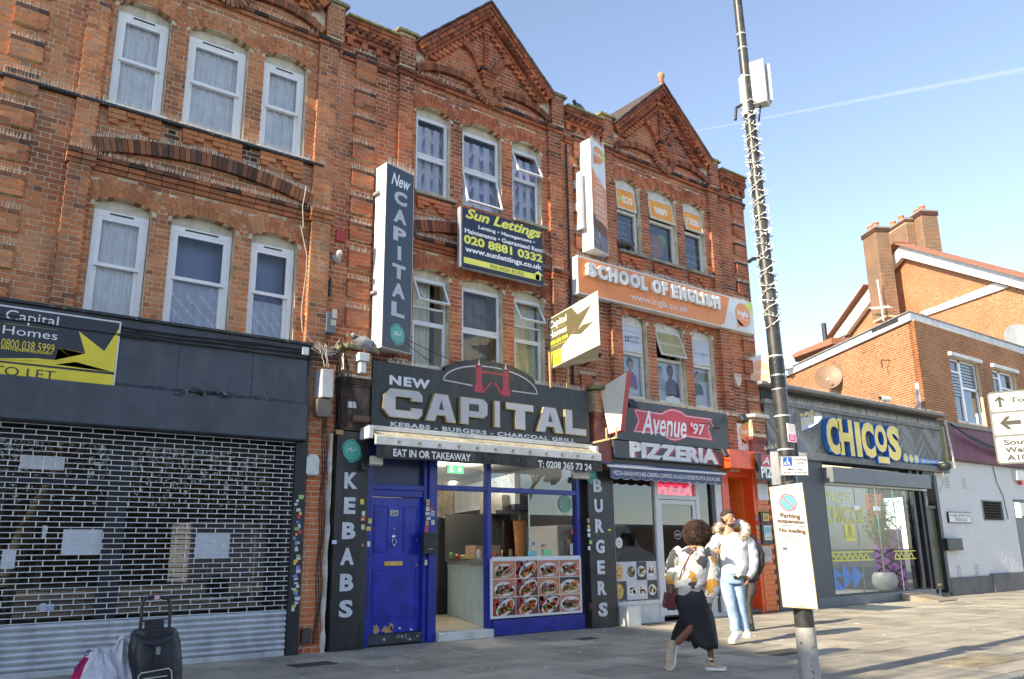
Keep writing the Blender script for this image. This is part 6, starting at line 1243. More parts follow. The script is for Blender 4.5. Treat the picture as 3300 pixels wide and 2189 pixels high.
x0, z0, x1, z1 = BX('d3', 1262, 560, 1505, 345, -.06); PB2 = empty('school_poster', (x0, -.06, z0), 'white and orange banner posters above the red hood', 'poster'); MB().box(x0, x1, -.06, -.03, z0, z1).build('sheet', WSIDE, PB2); A = facade_art(-.061); A.ell(x0+.12, (z0+z1)/2, .19, .30, (.72,.24,.08), a0=-90, a1=90); A.up(); A.ell(x0+.08, (z0+z1)/2-.02, .10, .13, (.72,.70,.68)); cx, cz = x0+(x1-x0)*.68, (z0+z1)/2+.08; A.ell(cx+.1, cz+.13, .12, .13, GRN); A.up(); A.ell(cx, cz, .2, .22, (.76,.28,.09), n=28); A.poly([(cx-.15, cz-.12), (cx-.16, cz-.3), (cx+.02, cz-.2)], (.76,.28,.09)); A.up(); A.text('Ingla', cx-.14, cz-.04, cx+.15, cz+.10, WHITE, .02); A.build('print', PRINT, PB2)
for lab, box_, kind in (('black box with a yellow H plate on the orange pier', (1535, 1240, 1650, 1140), 0), ('black framed poster on the orange pier under the yellow H', (1545, 1440, 1670, 1250), 1), ('grey framed notice on the orange pier, lowest of three', (1590, 1600, 1665, 1455), 2), ('white notice sheet high on the orange pier', (1550, 1030, 1635, 885), 3)):
 x0, z0, x1, z1 = BX('d3', *box_, -.1); x0 = max(x0, 15.28); t = empty('wall_notice', (x0, -.1, z0), lab, 'notice'); MB().box(x0, x1, -.10, -.062, z0, z1).build('frame', [BLACKM, BLACKM, STEEL, PAPER][kind], t, bevel=.006); A = facade_art(-.103); w_, h = x1-x0, z1-z0
 if kind == 0: A.rect(x0+w_*.25, z0+h*.15, x1-w_*.1, z1-h*.15, (.70,.45,.03)); A.up(); A.text('H', x0+w_*.42, z0+h*.25, x1-w_*.26, z1-h*.25, (.05,.04,.03), .02)
 elif kind == 1: A.rect(x0+w_*.2, z0+h*.2, x1-w_*.08, z1-h*.08, (.55,.60,.62)); A.up(); A.rect(x0+w_*.28, z0+h*.55, x1-w_*.16, z1-h*.18, (.20,.45,.60)); A.rect(x0+w_*.28, z0+h*.28, x1-w_*.16, z0+h*.36, (.60,.62,.10))
 elif kind == 2: A.rect(x0+w_*.08, z0+h*.06, x1-w_*.08, z1-h*.06, (.45,.42,.38)); A.up(); [A.rect(x0+w_*.2, z0+h*(.4+.07*k), x1-w_*.2, z0+h*(.42+.07*k), (.2,.18,.16)) for k in range(7)]; A.text('A', x0+w_*.4, z0+h*.1, x1-w_*.25, z0+h*.36, (.7,.7,.7))
 else: [A.rect(x0+w_*.15, z0+h*(.2+.1*k), x1-w_*.2, z0+h*(.215+.1*k), (.35,.35,.4)) for k in range(6)]
 A.build('print', PRINT, t)
for k in range(12): ST = facade_art(-.054); z = .9+k*.1; ST.rect(15.17, z, 15.25, z+.08, rr.choice([(.7,.6,.1), (.7,.7,.7), (.6,.05,.1), (.2,.3,.6), (.7,.35,.1), (.3,.6,.4)])); ST.build('sticker', PRINTM, OD)
# small black PIZ sign beside the post
x0, z0, x1, z1 = BX('d3', 1562, 850, 1690, 610, -.5); SG2 = sgn('pizzeria_sign', 'small black hanging pizzeria sign partly behind the lamp post', (x0, -.5, z0), 'shop sign'); x1 = x0+1.3; MB().box(x0, x1, -.5, -.42, z0, z1).build('panel', BLACKM, SG2, bevel=.004); A = facade_art(-.501); A.rect(x0+.12, z0+.5*(z1-z0), x1-.02, z1-.03, (.5,.02,.04)); A.up(); A.text('Avenue', x0+.15, z1-.24, x1-.05, z1-.08, WHITE, .01, .3); A.text('PIZZERIA', x0+.08, z0+.06, x1-.05, z0+.30, WHITE, .04); A.build('lettering', PRINT, SG2); MB().box(x0+.3, x0+.35, -.42, -.0, z1-.1, z1-.06).build('bracket', BLACKM, SG2)
# white language-school box sign at the corner
Y6 = -.6; cs = [(2415, 1262), (2427, 1165)]; n6 = Vector((-.80, -.6, 0)); pts = [PT(*q('d2', u, v), (15.75, -.35, 0), n6) for u, v in ((1605, 1432), (1830, 1385), (1800, 1130), (1600, 1190))]
SX = sgn('projecting_sign', 'white box sign with pale orange speech bubble behind the lamp post', (15.7, -.4, 4.6)); pts[1].z = pts[1].z; MB().slab(pts, n6*-.12).build('case', WSIDE, SX, bevel=.004)
U = pts[1]-pts[0]; U.z = 0; A = Art(pts[0], U, (0, 0, 1), n6); L = U.length; H = (pts[3]-pts[0]).z; A.ell(L*.45, H*.5, L*.36, H*.42, (.80,.42,.24), n=28); A.up(); A.text('ingla', L*.2, H*.38, L*.7, H*.62, (.85,.7,.6), .02); A.build('print', PRINT, SX)
s_ = MB(); spikes(s_, pts[3], pts[2], 14, .12); s_.build('bird_spikes', SPIKE, SX, kind='stuff')
SHD = empty('security_shield', (15.0, -.1, 4.9), 'cream shield-shaped alarm box low on the end house', 'alarm box'); cx, cz = F(*q('d2', 1510, 1368), -.08); MB().prism([(cx-.12, cz+.13), (cx+.12, cz+.13), (cx+.12, cz+.02), (cx+.07, cz-.12), (cx, cz-.17), (cx-.07, cz-.12), (cx-.12, cz+.02)], -.10, -.0).build('cover', mat('cream_shield', (.62,.52,.38), .5, var=.1), SHD, bevel=.01); A = facade_art(-.103); A.text('CAPTAIN', cx-.09, cz+.06, cx+.09, cz+.10, (.3,.1,.05), .02); A.build('print', PRINT, SHD)
# drain pipe stubs and bracket on house three
for c, u, v0, v1 in (('d2', 482, 875, 1262), ('d2', 118, 680, 840)):
 x, za = F(*q(c, u, v1), -.05); _, zb = F(*q(c, u, v0), -.05); tag(MB().box(x-.035, x+.035, -.06, -.0, za, zb).build('iron_conduit', mat('dark_iron', (.06,.06,.055), .6, wear=.3)), 'upright iron channel on the brickwork %s' % ('left of the portrait windows' if u > 300 else 'below the left end of the orange banner'), 'conduit')
x, z = F(*q('z2', 350, 305), -.1); x2, z2_ = F(*q('z2', 600, 165), -.7); tag(MB().tube([(x, -.02, z), (x2-.05, -.6, z2_)], .018, 6).ball((x2-.05, -.6, z2_), .035).build('iron_rod', BLACKM), 'dark rod with round tip standing out of the wall above the red pier', 'bracket')
# gutter pipe line down the middle valley
tag(MB().tube([(10.05, -.03, 9.2), (10.05, -.03, 4.3)], .022, 6).build('cable_pipe', CABLE), 'thin dark vertical pipe between the second and third house', 'pipe')
tag(MB().tube(sag((6.25, -.36, 4.5), (7.35, -.12, 4.15), .05), .006, 5).tube(sag((6.25, -.36, 4.55), (8.5, -.05, 4.2), .05), .006, 5).build('guy_wire', CABLE), 'two thin wires running down from the foot of the tall Capital box sign', 'wires')
# == corner restaurant
G1 = mat('dark_grey_shop_paint', (.085,.092,.10), .55, var=.08, scale=2, dirt=.2, dirtcol=(.13,.13,.13)); G2 = mat('mid_grey_shop_paint', (.14,.155,.17), .5, var=.08); GC = mat('grey_concrete_ledge', (.24,.24,.23), .85, var=.2, scale=6, dirt=.5, dirtcol=(.10,.10,.09), bump=.3)
CH = empty('restaurant_shopfront', (20, 0, 0), 'dark grey restaurant front with glass doors and grey herringbone fascia', 'shop front')
CX0, CX1 = 15.78, 24.05
MB().box(CX0, 17.9, -.04, .4, 0.0, 3.32).build('wall', G1, CH, bevel=.01)
MB().box(17.2, 22.9, -.06, .35, .0, .21).build('plinth', G2, CH, bevel=.01)
MB().box(CX0, CX1+.02, -.16, .4, 3.30, 3.46).build('lower_beam', GC, CH, bevel=.01); MB().box(CX0, CX1, -.14, .4, 4.50, 4.60).build('upper_beam', GC, CH, bevel=.01)
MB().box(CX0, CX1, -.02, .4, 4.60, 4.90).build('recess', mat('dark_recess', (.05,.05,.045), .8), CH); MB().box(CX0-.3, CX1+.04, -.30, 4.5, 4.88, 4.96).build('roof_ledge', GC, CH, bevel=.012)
MB().box(CX0, CX1, -.06, .4, 3.46, 4.50).build('fascia_backing', mat('plank_backing', (.05,.05,.05), .9), CH); MB().box(CX1-.04, CX1+.05, -.17, .0, 3.3, 4.62).build('edge_trim', mat('green_edge', (.30,.33,.16), .6), CH)
def clip(poly, x0, x1, z0, z1):
 for ax_, lim, sg in ((0, x0, 1), (0, x1, -1), (1, z0, 1), (1, z1, -1)):
  out = []
  for i in range(len(poly)):
   a, b = poly[i-1], poly[i]; ia, ib = (a[ax_]-lim)*sg >= 0, (b[ax_]-lim)*sg >= 0
   if ia != ib: t = (lim-a[ax_])/(b[ax_]-a[ax_]); out.append((a[0]+(b[0]-a[0])*t, a[1]+(b[1]-a[1])*t))
   if ib: out.append(b)
  poly = out
  if len(poly) < 3: return []
 return poly
WP = [mat('grey_plank_%s' % n_, c, .75, var=.2, scale=14, bump=.3) for n_, c in (('light', (.30,.30,.275)), ('mid', (.25,.25,.23)), ('dark', (.19,.19,.175)))]
rr = random.Random(2); pw, L_ = .105, .80; cnt = 0
for col in range(14):                     # herringbone columns: planks lean left then right
 xc = 15.8+col*.60; s_ = 1 if col % 2 else -1
 for k in range(-6, 14):
  z = 3.46+k*pw*1.30; d = Vector((.60, .60*s_)); nrm = Vector((0, pw*1.22))
  poly = [(xc, z), (xc+.60, z+.60*s_), (xc+.60, z+.60*s_+nrm.y), (xc, z+nrm.y)]
  poly = clip(poly, CX0+.02, CX1-.05, 3.462, 4.498)
  if len(poly) >= 3:
   y = -.085-rr.uniform(0, .008); MB().prism(poly, y, -.06).build('plank', rr.choice(WP), CH); cnt += 1
# roller box, glass front
MB().box(17.93, 22.62, -.30, .2, 2.80, 3.16).build('shutter_box', G2, CH, bevel=.01); MB().box(17.9, 22.7, -.12, .2, 2.76, 2.80).build('head_track', STEEL, CH)
for a, b in ((17.9, 17.97), (22.05, 22.2), (22.45, 22.6)): MB().box(a, b, -.02, .25, .2, 3.3).build('post', BLACKM, CH)
MB().box(17.9, 22.6, .0, .12, .20, .25).build('floor_track', BLACKM, CH)
RG = glass_mat('restaurant_glass', 1.42, (.90,.94,.93))
for a, b in ((17.97, 19.35), (19.37, 20.35), (20.37, 21.2), (21.22, 22.05)): MB().add([(a, .06, .25), (b, .06, .25), (b, .06, 2.78), (a, .06, 2.78)], [(0, 1, 2, 3)]).build('pane', RG, CH); MB().box(b, b+.014, .05, .075, .25, 2.78).build('glass_edge', mat('clear_edge', (.35,.45,.42), .2), CH)
for x in (19.36, 20.36): MB().box(x-.12, x+.12, .03, .09, 2.2, 2.3).build('patch_fitting', STEELL, CH); 
box('interior_back', 17.9, 23, 3.0, 3.05, .2, 3.2, mat('grey_interior', (.16,.185,.20), .7), CH); box('interior_floor', 17.9, 23, .12, 3.0, .18, .2, mat('pale_floor', (.45,.45,.43), .5), CH); box('interior_side', 17.86, 17.9, .1, 3.0, .2, 3.2, mat('grey_interior', (.16,.185,.20), .7), CH); box('interior_ceiling', 17.9, 23, .1, 3.0, 3.1, 3.15, mat('grey_interior', (.16,.185,.20), .7), CH)
wx_ = F(*q('d7', 1168, 560), .06)[0]+.02; PUR = Art((wx_-.006, 3.0, 0), (0, -1, 0), (0, 0, 1), (-1, 0, 0))
box('side_partition', wx_, wx_+.05, .9, 3.0, .2, 3.1, mat('grey_interior', (.16,.185,.20), .7), CH); box('purple_wall', wx_, wx_+.05, .13, .9, .2, 1.75, mat('purple_wall', (.34,.10,.46), .6, var=.05), CH)
for k in range(5):
 for sg in (1, -1): PUR.k = 1; z = .55+k*.30; PUR.line([(2.12, z+sg*.42-.35), (2.86, z-.35)], .05, (.02,.015,.025))
PUR.build('wall_mural', PRINTM, CH); box('red_brick_feature', wx_-.01, wx_+.04, .5, 1.0, 1.8, 2.7, mat('inner_brick', (.30,.10,.05), .8, var=.5, scale=30), CH)
A = facade_art(.045); YG = (.72,.66,.04); BLU = (.06,.22,.62); f7 = lambda pts: FP('d7', pts, .045); A.step = .002
a, b = F(*q('d7', 597, 252), .045); c, d = F(*q('d7', 775, 200), .045); A.text('WELCOME', a, b, c, d, YG, -.005); a, b = F(*q('d7', 672, 303), .045); c, d = F(*q('d7', 708, 262), .045); A.text('TO', a, b, c, d, YG, -.005)
a, b = F(*q('d7', 585, 420), .045); c, d = F(*q('d7', 868, 312), .045); A.text('CHICOS', a, b, c, d, YG, .02); A.up(); A.text('CHICOS', a+.015, b+.02, c-.015, d-.02, (.12,.13,.12), -.035); A.k = 1
for x0, x1 in ((18.0, 19.9), (20.9, 22.0)):
 a, b = F(*q('d7', 700, 704), .045); c, d = F(*q('d7', 700, 632), .045); A.rect(x0, b, x1, b+.03, YG); A.rect(x0, d-.03, x1, d, YG); n_ = int((x1-x0)/.24); 
 for k in range(n_*2):
  xa = x0+k*.12; A.line([(xa, b+.04 if k % 2 == 0 else d-.05), (xa+.12, d-.05 if k % 2 == 0 else b+.04)], .05, YG)
for tri in (((630, 820), (628, 725), (725, 818)), ((718, 815), (715, 722), (795, 825)), ((788, 815), (785, 722), (865, 812)), ((640, 920), (655, 820), (740, 912)), ((735, 912), (722, 820), (790, 830)), ((800, 905), (788, 815), (860, 815))): A.poly(f7(tri), BLU)
a, b = F(*q('d7', 742, 552), .045); c, d = F(*q('d7', 800, 430), .045); A.rect(a, b, c, d, YG); A.up(); A.ell((a+c)/2, b+(d-b)*.62, .08, .14, (.35,.36,.06)); A.text('FOOD', a+.02, b+.06, c-.02, b+.12, (.2,.2,.05)); A.build('window_print', PRINT, CH)
# side door
DD = empty('panelled_door', (22.9, 0, .2), 'olive grey panelled door at the right of the restaurant', 'door')
OL = mat('olive_grey_paint', (.13,.125,.085), .45, var=.12, dirt=.2)
MB().box(22.62, 22.74, -.06, .2, .1, 3.2).box(23.30, 23.46, -.06, .2, .1, 3.2).box(22.74, 23.3, -.03, .2, 2.30, 2.38).box(22.74, 23.3, -.04, .2, 3.05, 3.3).build('frame', BLACKM, DD); MB().box(22.74, 23.3, .05, .1, .18, 2.30).build('leaf', OL, DD)
for a, b, c, d in ((.4, 1.0, 22.82, 23.22), (1.25, 2.15, 22.82, 23.22)): rim(MB(), c, d, a, b, .03, .03, .05).build('moulding', OL, DD)
MB().box(22.92, 23.14, .03, .05, .28, .34).build('letterbox', BRASS, DD); MB().ball((22.86, .0, 1.2), .035).build('knob', BRASS, DD); MB().add([(22.74, .08, 2.38), (23.3, .08, 2.38), (23.3, .08, 3.05), (22.74, .08, 3.05)], [(0, 1, 2, 3)]).build('pane', GLASS, DD)
for k in range(9): MB().box(22.8, 23.24, .15, .18, 2.42+k*.065, 2.46+k*.065).build('blind_slat', PAPER, DD)
# yellow letters with blue sides
LS = sgn('restaurant_sign', 'big yellow letters CHICOS with blue sides on the grey planks', (20, -.2, 3.9), 'shop sign'); YC = -.14
BLS = mat('blue_letter_side', (.03,.14,.48), .4); LY = (.82,.60,.06)
for ch, u0, u1, v0, v1, du in (('C', 690, 815, 985, 640, 0), ('H', 795, 925, 995, 655, 0), ('I', 925, 1000, 1005, 680, 0), ('C', 985, 1105, 1015, 680, 0), ('O', 1095, 1205, 940, 700, 0), ('S', 1205, 1320, 1038, 712, 0)):
 um = (u0+u1)/2; x0, _ = F(*q('d6', u0, (v0+v1)/2), YC-.1); x1, _ = F(*q('d6', u1-8, (v0+v1)/2), YC-.1); _, z0 = F(*q('d6', um, v0), YC-.1); _, z1 = F(*q('d6', um, v1), YC-.1); z0 = max(z0, 3.46)
 if ch == 'I': x0, x1 = (x0+x1)/2-.13, (x0+x1)/2+.13
 L1 = facade_art(YC+.03); L1.text(ch, x0, z0, x1, z1, (.03,.16,.52), .045, th=.13); L1.build('letter', PRINTM, LS); L2 = facade_art(YC-.102); L2.text(ch, x0+.01, z0+.015, x1-.01, z1-.015, LY, .05); L2.build('letter_face', PRINT, LS)
x0, z0, x1, z1 = BX('d6', 1128, 1028, 1220, 975, YC-.1); MB().box(x0, x1, YC-.1, -.09, z0, z1).build('underline', BLS, LS); A = facade_art(YC-.102); A.rect(x0+.02, z0+.02, x1-.02, z1-.02, LY); A.build('letter_face', PRINT, LS)
x0, z0 = F(*q('d6', 1335, 1040), -.12); x1, z1 = F(*q('d6', 1640, 1040), -.12); MB().box(x0, x1, -.13, -.09, 3.50, 3.63).build('strip', BLS, LS); A = facade_art(-.131)
for k in range(3): A.ell(x0+.16+.28*k, 3.60, .13, .125, (.10,.35,.70), n=22); A.up(); A.ell(x0+.16+.28*k, 3.60, .10, .10, LY, n=20); A.k -= 1
A.text('@chicos.london', x0+1.0, 3.52, x1-.06, 3.61, (.75,.75,.72), .02); A.build('lettering', PRINT, LS)
# boat-shaped projecting sign
OVN = Vector((-.88, -.47, 0)); pts = [PT(*q('d6', u, v), (17.3, -.35, 0), OVN) for u, v in ((375, 775), (470, 765), (560, 725), (620, 690), (650, 650), (655, 628), (500, 640), (375, 635))]
OV = sgn('projecting_sign', 'boat-shaped white and blue sign with yellow letters behind the lamp post', (17.2, -.5, 4.2)); MB().slab(pts, OVN*-.12).build('case', BLS, OV); cc = sum(pts, Vector())/len(pts); MB().slab([cc+(p-cc)*.95+OVN*.005 for p in pts], OVN*-.004).build('face', mat('pale_blue_sign', (.60,.66,.74), .5), OV)
U = Vector((.47, -.88, 0)); o_ = PT(*q('d6', 380, 765), (17.3, -.35, 0), OVN); e_ = PT(*q('d6', 605, 690), (17.3, -.35, 0), OVN); A = Art(o_+OVN*.008, e_-o_, (0, 0, 1), OVN); A.text('CHICOS', -.1, .05, (e_-o_).length*.93, .34, (.78,.62,.30), .04); A.build('lettering', PRINT, OV); s_ = MB(); spikes(s_, pts[7], pts[5], 14, .13); s_.build('bird_spikes', SPIKE, OV, kind='stuff')
s_ = MB()
for yy in (-.12, -.06): spikes(s_, (CX0+.5, yy, 4.60), (CX1, yy, 4.60), 170, .17)
spikes(s_, (CX0+.6, -.25, 4.96), (CX1, -.25, 4.96), 90, .10); s_.build('bird_spikes', SPIKE, CH, kind='stuff')
# plant in a white pot
PTX = F(*q('d7', 1030, 850), .6)[0]; PL = empty('potted_olive_tree', (20.4, .6, .2), 'olive tree in a round white pot behind the restaurant glass', 'potted plant'); pxx, pzz = PTX, .2
MB().lathe((PTX, .6, .2), [(.18, 0), (.27, .08), (.32, .22), (.31, .36), (.25, .46), (.23, .46), (.23, .40)], 24).build('pot', mat('white_pot', (.66,.66,.64), .4, var=.04), PL, smooth=True)
TR = mat('olive_bark', (.16,.12,.08), .6, var=.3, scale=20, bump=.5); LEAF = [mat('olive_leaf_dark', (.06,.12,.03), .6), mat('olive_leaf_pale', (.15,.23,.08), .6)]
rr = random.Random(4); tb_ = MB(); tb_.tube([(PTX, .6, .6), (PTX-.03, .58, 1.0), (PTX+.03, .62, 1.35)], [.05, .04, .035], 8); lv = [MB(), MB()]
for k in range(20):
 p = Vector((PTX, .6, rr.uniform(1.15, 1.5))); e = Vector((PTX+rr.uniform(-.85, .55), .6+rr.uniform(-.4, .3), rr.uniform(1.5, 2.65))); tb_.tube([p, p.lerp(e, .5)+Vector((0, 0, -.05)), e], [.02, .012, .005], 5)
 for j in range(75):
  c = p.lerp(e, rr.uniform(.35, 1.1))+Vector((rr.gauss(0, .05), rr.gauss(0, .05), rr.gauss(0, .07))); d = Vector((rr.gauss(0, 1), rr.gauss(0, 1), rr.gauss(.5, 1))).normalized()*.075; s2 = d.orthogonal().normalized()*.016
  lv[j % 2].add([c-d, c+s2, c+d, c-s2], [(0, 1, 2, 3)])
tb_.build('trunk', TR, PL, smooth=True); lv[0].build('foliage', LEAF[0], PL, kind='stuff'); lv[1].build('foliage', LEAF[1], PL, kind='stuff')
ll = bpy.data.lights.new('restaurant_lamp', 'POINT'); ll.energy = 60; ll.shadow_soft_size = .12; ll.color = (1, .95, .88); lo = bpy.data.objects.new('restaurant_lamp', ll); COL.objects.link(lo); lo.location = (19.6, 1.6, 2.95)
# ramp at the door
a_, b_, c_, d_ = GR(*q('d7', 945, 968)), GR(*q('d7', 1130, 1012)), GR(*q('d7', 1370, 1000)), GR(*q('d7', 1160, 938)); rp = MB().add([(a_.x, -.08, 0), (a_.x, -1.0, 0), (c_.x-.1, -1.0, 0), (c_.x-.1, -.08, 0), (a_.x, -.08, .17), (a_.x, -1.0, .03), (c_.x-.1, -1.0, .03), (c_.x-.1, -.08, .17)], [(0,3,2,1),(4,5,6,7),(0,1,5,4),(1,2,6,5),(2,3,7,6),(3,0,4,7)])
tag(rp.build('wooden_ramp', mat('worn_plywood', (.24,.20,.15), .8, var=.2, dirt=.3)), 'low plywood ramp in front of the restaurant doors', 'ramp')
# oblique upper building behind the restaurant
OB = empty('corner_brick_block', (24.05, .3, 4.9), 'orange-brown brick upper storey with white parapet band above the restaurant', 'building')
od = Vector((.5, .866, 0)); on = Vector((-.866, .5, 0)); oc = Vector((24.05, .30, 0)); fo = Frame(oc+od*13, -od, on)   # u runs from far end to the corner
P = Pool(fo, .0085); P.wall(0, 13, 4.7, 7.86, None, d=.10); P.finish(OB, BROWN, 290); core(fo, 0, 12.8, 4.5, 7.90, None, d=.12, parent=OB, material=MORTL)
WN = [(26.15, 28.15, 4.98, 7.20), (29.9, 31.9, 5.5, 7.1), (33.6, 35.2, 5.5, 7.1)]
x0, z0 = F(*q('d6', 1800, 700), .3); x1, z1 = F(*q('d6', 1925, 225), .3)
WN = [(26.0, 27.95, 4.98, 7.02), (28.95, 30.75, 5.7, 7.02), (32.0, 33.6, 5.7, 7.02)]
P = Pool(Frame((0, .24, 0)), .0085); fb_ = P.fr
opn = lambda u, z: np.any([(u > a) & (u < b) & (z > c) & (z < d) for a, b, c, d in WN], axis=0)
P.wall(24.04, 38, 4.7, 7.86, opn, d=.10); P.finish(OB, BROWN, 290); core(fb_, 24.10, 38, 4.5, 7.90, opn, d=.1, parent=OB, material=MORTL)
BAND = mat('white_parapet_board', (.70,.69,.66), .6, var=.1, dirt=.5, dirtcol=(.30,.28,.24))
cw_ = lambda e: [oc+od*13+on*e, oc+on*e*1.15-Vector((0, e*.6, 0)), Vector((38, .30-e, 0)), Vector((38, 3, 0)), oc+od*1.5+Vector((1, 0, 0)), oc+od*13+Vector((1, 0, 0))]
MB().plan([(p.x, p.y) for p in cw_(.10)], 7.87, 8.12).build('parapet_band', BAND, OB, bevel=.01); MB().plan([(p.x, p.y) for p in cw_(.16)], 8.12, 8.16).build('parapet_edge', GC, OB); 
MB().plan([(24.2, .8), (38, .8), (38, 12), (31, 12)], 8.0, 8.1).build('flat_roof', BLACKT, OB); MB().plan([(24.6, .9), (38, .9), (38, 11), (30.7, 11)], 3.5, 4.6).build('inner_mass', MORT, OB)
for i, (a, b, c, d) in enumerate(WN):
 wr = empty('window', (a, .3, c)); adopt(wr, OB); wr.matrix_parent_inverse = Matrix.Translation(-OB.location)
 W = rim(MB(), a, b, c, d, .07, .36, .44); W.box(a+(b-a)*.40, a+(b-a)*.47, .36, .44, c, d); W.box(a+(b-a)*.47, b, .36, .44, c+(d-c)*.55, c+(d-c)*.59); W.box(a, a+(b-a)*.4, .36, .44, c+(d-c)*.78, c+(d-c)*.81); W.build('frame', UPVC, wr)
 MB().add([(a, .41, c), (b, .41, c), (b, .41, d), (a, .41, d)], [(0, 1, 2, 3)]).build('pane', GLASSD, wr); MB().box(a-.05, b+.15, .14, .3, d+.02, d+.14).build('hood', BAND, wr, bevel=.01)
 for k in range(7): MB().box(a+.08, a+(b-a)*.4-.01, .375, .40, c+(d-c)*(.42+.05*k), c+(d-c)*(.455+.05*k)).build('louvre', mat('grey_louvre_glass', (.20,.23,.25), .2), wr) if i == 0 else None
 for k in range(7): MB().box(a+(b-a)*.48, b-.08, .375, .40, c+(d-c)*(.61+.05*k), c+(d-c)*(.645+.05*k)).build('louvre', mat('grey_louvre_glass', (.20,.23,.25), .2), wr) if i == 0 else None
 box('curtain', a, b, .55, .56, c, d, mat('blue_grey_blind', (.30,.36,.44), .8), wr)
MB().box(24.06, 38, .14, .32, 4.70, 4.78).build('string_ledge', GC, OB, bevel=.01)
# satellite dishes, brackets
def dish_(name, label, p, nrm, r_, col, tilt=.1):
 t = empty(name, p, label, 'satellite dish'); m = mat('dish_'+col[0], col[1], .5, var=.1, dirt=.3); nrm = Vector(nrm).normalized()
 prof = [(r_*.05, 0), (r_*.5, r_*.04), (r_*.85, r_*.12), (r_, r_*.18)]; MB().lathe(p, prof+[(r_*.99, r_*.20), (r_*.5, r_*.06), (r_*.05, .02)], 26, nrm).build('reflector', m, t, smooth=True)
 q_ = Vector(p); MB().tube([q_, q_-nrm*.22+Vector((0, 0, -.25))], .018, 6).tube([q_+Vector((0, 0, -r_*.9)), q_+nrm*r_*.9+Vector((0, 0, -r_*.5))], .012, 6).build('arm', STEEL, t); MB().ball(q_+nrm*r_*.9+Vector((0, 0, -r_*.5)), .04).build('receiver', WBOX, t)
pa = PT(*q('d6', 410, 175), oc, on); dish_('satellite_dish', 'white satellite dish near the left end of the orange brick block', pa+on*.35, on*.5+Vector((0, -.9, .35)), .38, ('white', (.62,.62,.60)))
pa = PT(*q('d6', 785, 310), oc, on); dish_('satellite_dish', 'brown mesh satellite dish in the middle of the orange brick block', pa+on*.35, on*.8+Vector((0, -.75, .2)), .46, ('brown', (.20,.12,.07)))
pa = PT(*q('d5', 1780, 1200), (37, 3, 0), (-.3, -.95, 0)); dish_('satellite_dish', 'large grey satellite dish above the white parapet at the right', Vector((34.6, 1.3, PT(*q('d5', 1780, 1200), (34.6, 1.3, 0), (0, -1, 0)).z)), (-.62, -.75, .22), .62, ('grey', (.33,.35,.36)))
x = PT(*q('d6', 1225, 160), oc, on); tag(MB().tube([x+on*.02, x+on*.3, x+on*.3-Vector((0, 0, .25))], .02, 5).build('iron_bracket', BLACKM), 'small bent iron bracket on the sunny brick wall', 'bracket')
x = PT(*q('d6', 370, 300), oc, on); tag(MB().tube([x+on*.02, x+on*.3+Vector((0, -.2, .05)), x+on*.32-Vector((0, 0, .12))], .025, 5).build('iron_bracket', BLACKM), 'short rusty bracket beside the white satellite dish', 'bracket')
x = PT(*q('d6', 1440, 510), oc, on); tag(MB().box(x.x-.12, x.x+.12, x.y-.25, x.y-.1, 4.96, 6.0).build('metal_strip', STEEL), 'upright grey metal strip at the corner of the brick block', 'strip')
x0, z0 = F(*q('d6', 1155, 555), -.2); CAMR = empty('security_camera', (x0, -.2, 4.97), 'small camera lying on the grey roof ledge', 'camera'); MB().tube([(x0, -.2, 5.1), (x0+.25, -.3, 5.08)], .07, 10).build('body', WBOX, CAMR); MB().lathe((x0, -.2, 5.1), [(.055, 0), (.05, .03)], 12, (-1, .2, 0)).build('lens', BLACKM, CAMR); MB().box(x0+.1, x0+.16, -.25, -.2, 4.96, 5.05).build('foot', GBOX, CAMR)
# white painted ground storey
WW = empty('white_brick_wall', (27, 0, 0), 'white painted brick ground storey with grey base and plum band', 'wall')
WBR = brick_mat('white_painted_brick', [(0, (.66,.65,.63)), (.5, (.72,.71,.69)), (1, (.75,.74,.72))], sootlo=.62, soothi=.8, sootamt=.25, sootcol=(.35,.34,.32))
WH = mat('white_masonry_paint', (.68,.67,.65), .8, var=.06, dirt=.25, dirtcol=(.38,.37,.34))
op2 = lambda u, z: ((u > 26.15) & (u < 27.5) & (z > 2.02) & (z < 2.62)) | ((u > 28.35) & (u < 29.6) & (z < 2.72))
P = Pool(FAC); P.wall(23.5, 38, .5, 3.75, op2, d=.1); P.finish(WW, WBR, 290); core(FAC, 23.5, 38, 0, 3.76, op2, y=.003, parent=WW, material=WH)
MB().box(23.5, 26.0, -.06, .02, 0, .47).box(26.0, 28.3, -.10, .02, 0, .52).box(29.6, 38, -.10, .02, 0, .52).build('grey_base', mat('grey_masonry_paint', (.15,.145,.14), .8, var=.15, dirt=.3), WW, bevel=.01)
MB().box(24.1, 38, -.10, .1, 3.72, 4.70).build('plum_fascia', mat('plum_paint', (.17,.035,.075), .6, var=.2, scale=2, dirt=.35, dirtcol=(.22,.16,.17)), WW); MB().box(24.1, 38, -.14, .1, 3.69, 3.74).build('fascia_foot', mat('brown_batten', (.12,.05,.04), .7), WW); MB().box(24.1, 38, -.16, .3, 4.70, 4.80).build('top_ledge', GC, WW)
for k in range(7): MB().obox((26.82, .03, 2.08+k*.08), (.66, 0, 0), (0, .045, -.03), (0, .004, .005)).build('vent_slat', mat('brown_vent_slat', (.07,.06,.05), .6), WW)
rim(MB(), 26.15, 27.5, 2.02, 2.62, .03, -.02, .1).build('vent_frame', GBOX, WW); box('vent_back', 26.15, 27.5, .15, .2, 2.0, 2.64, ROOM, WW)
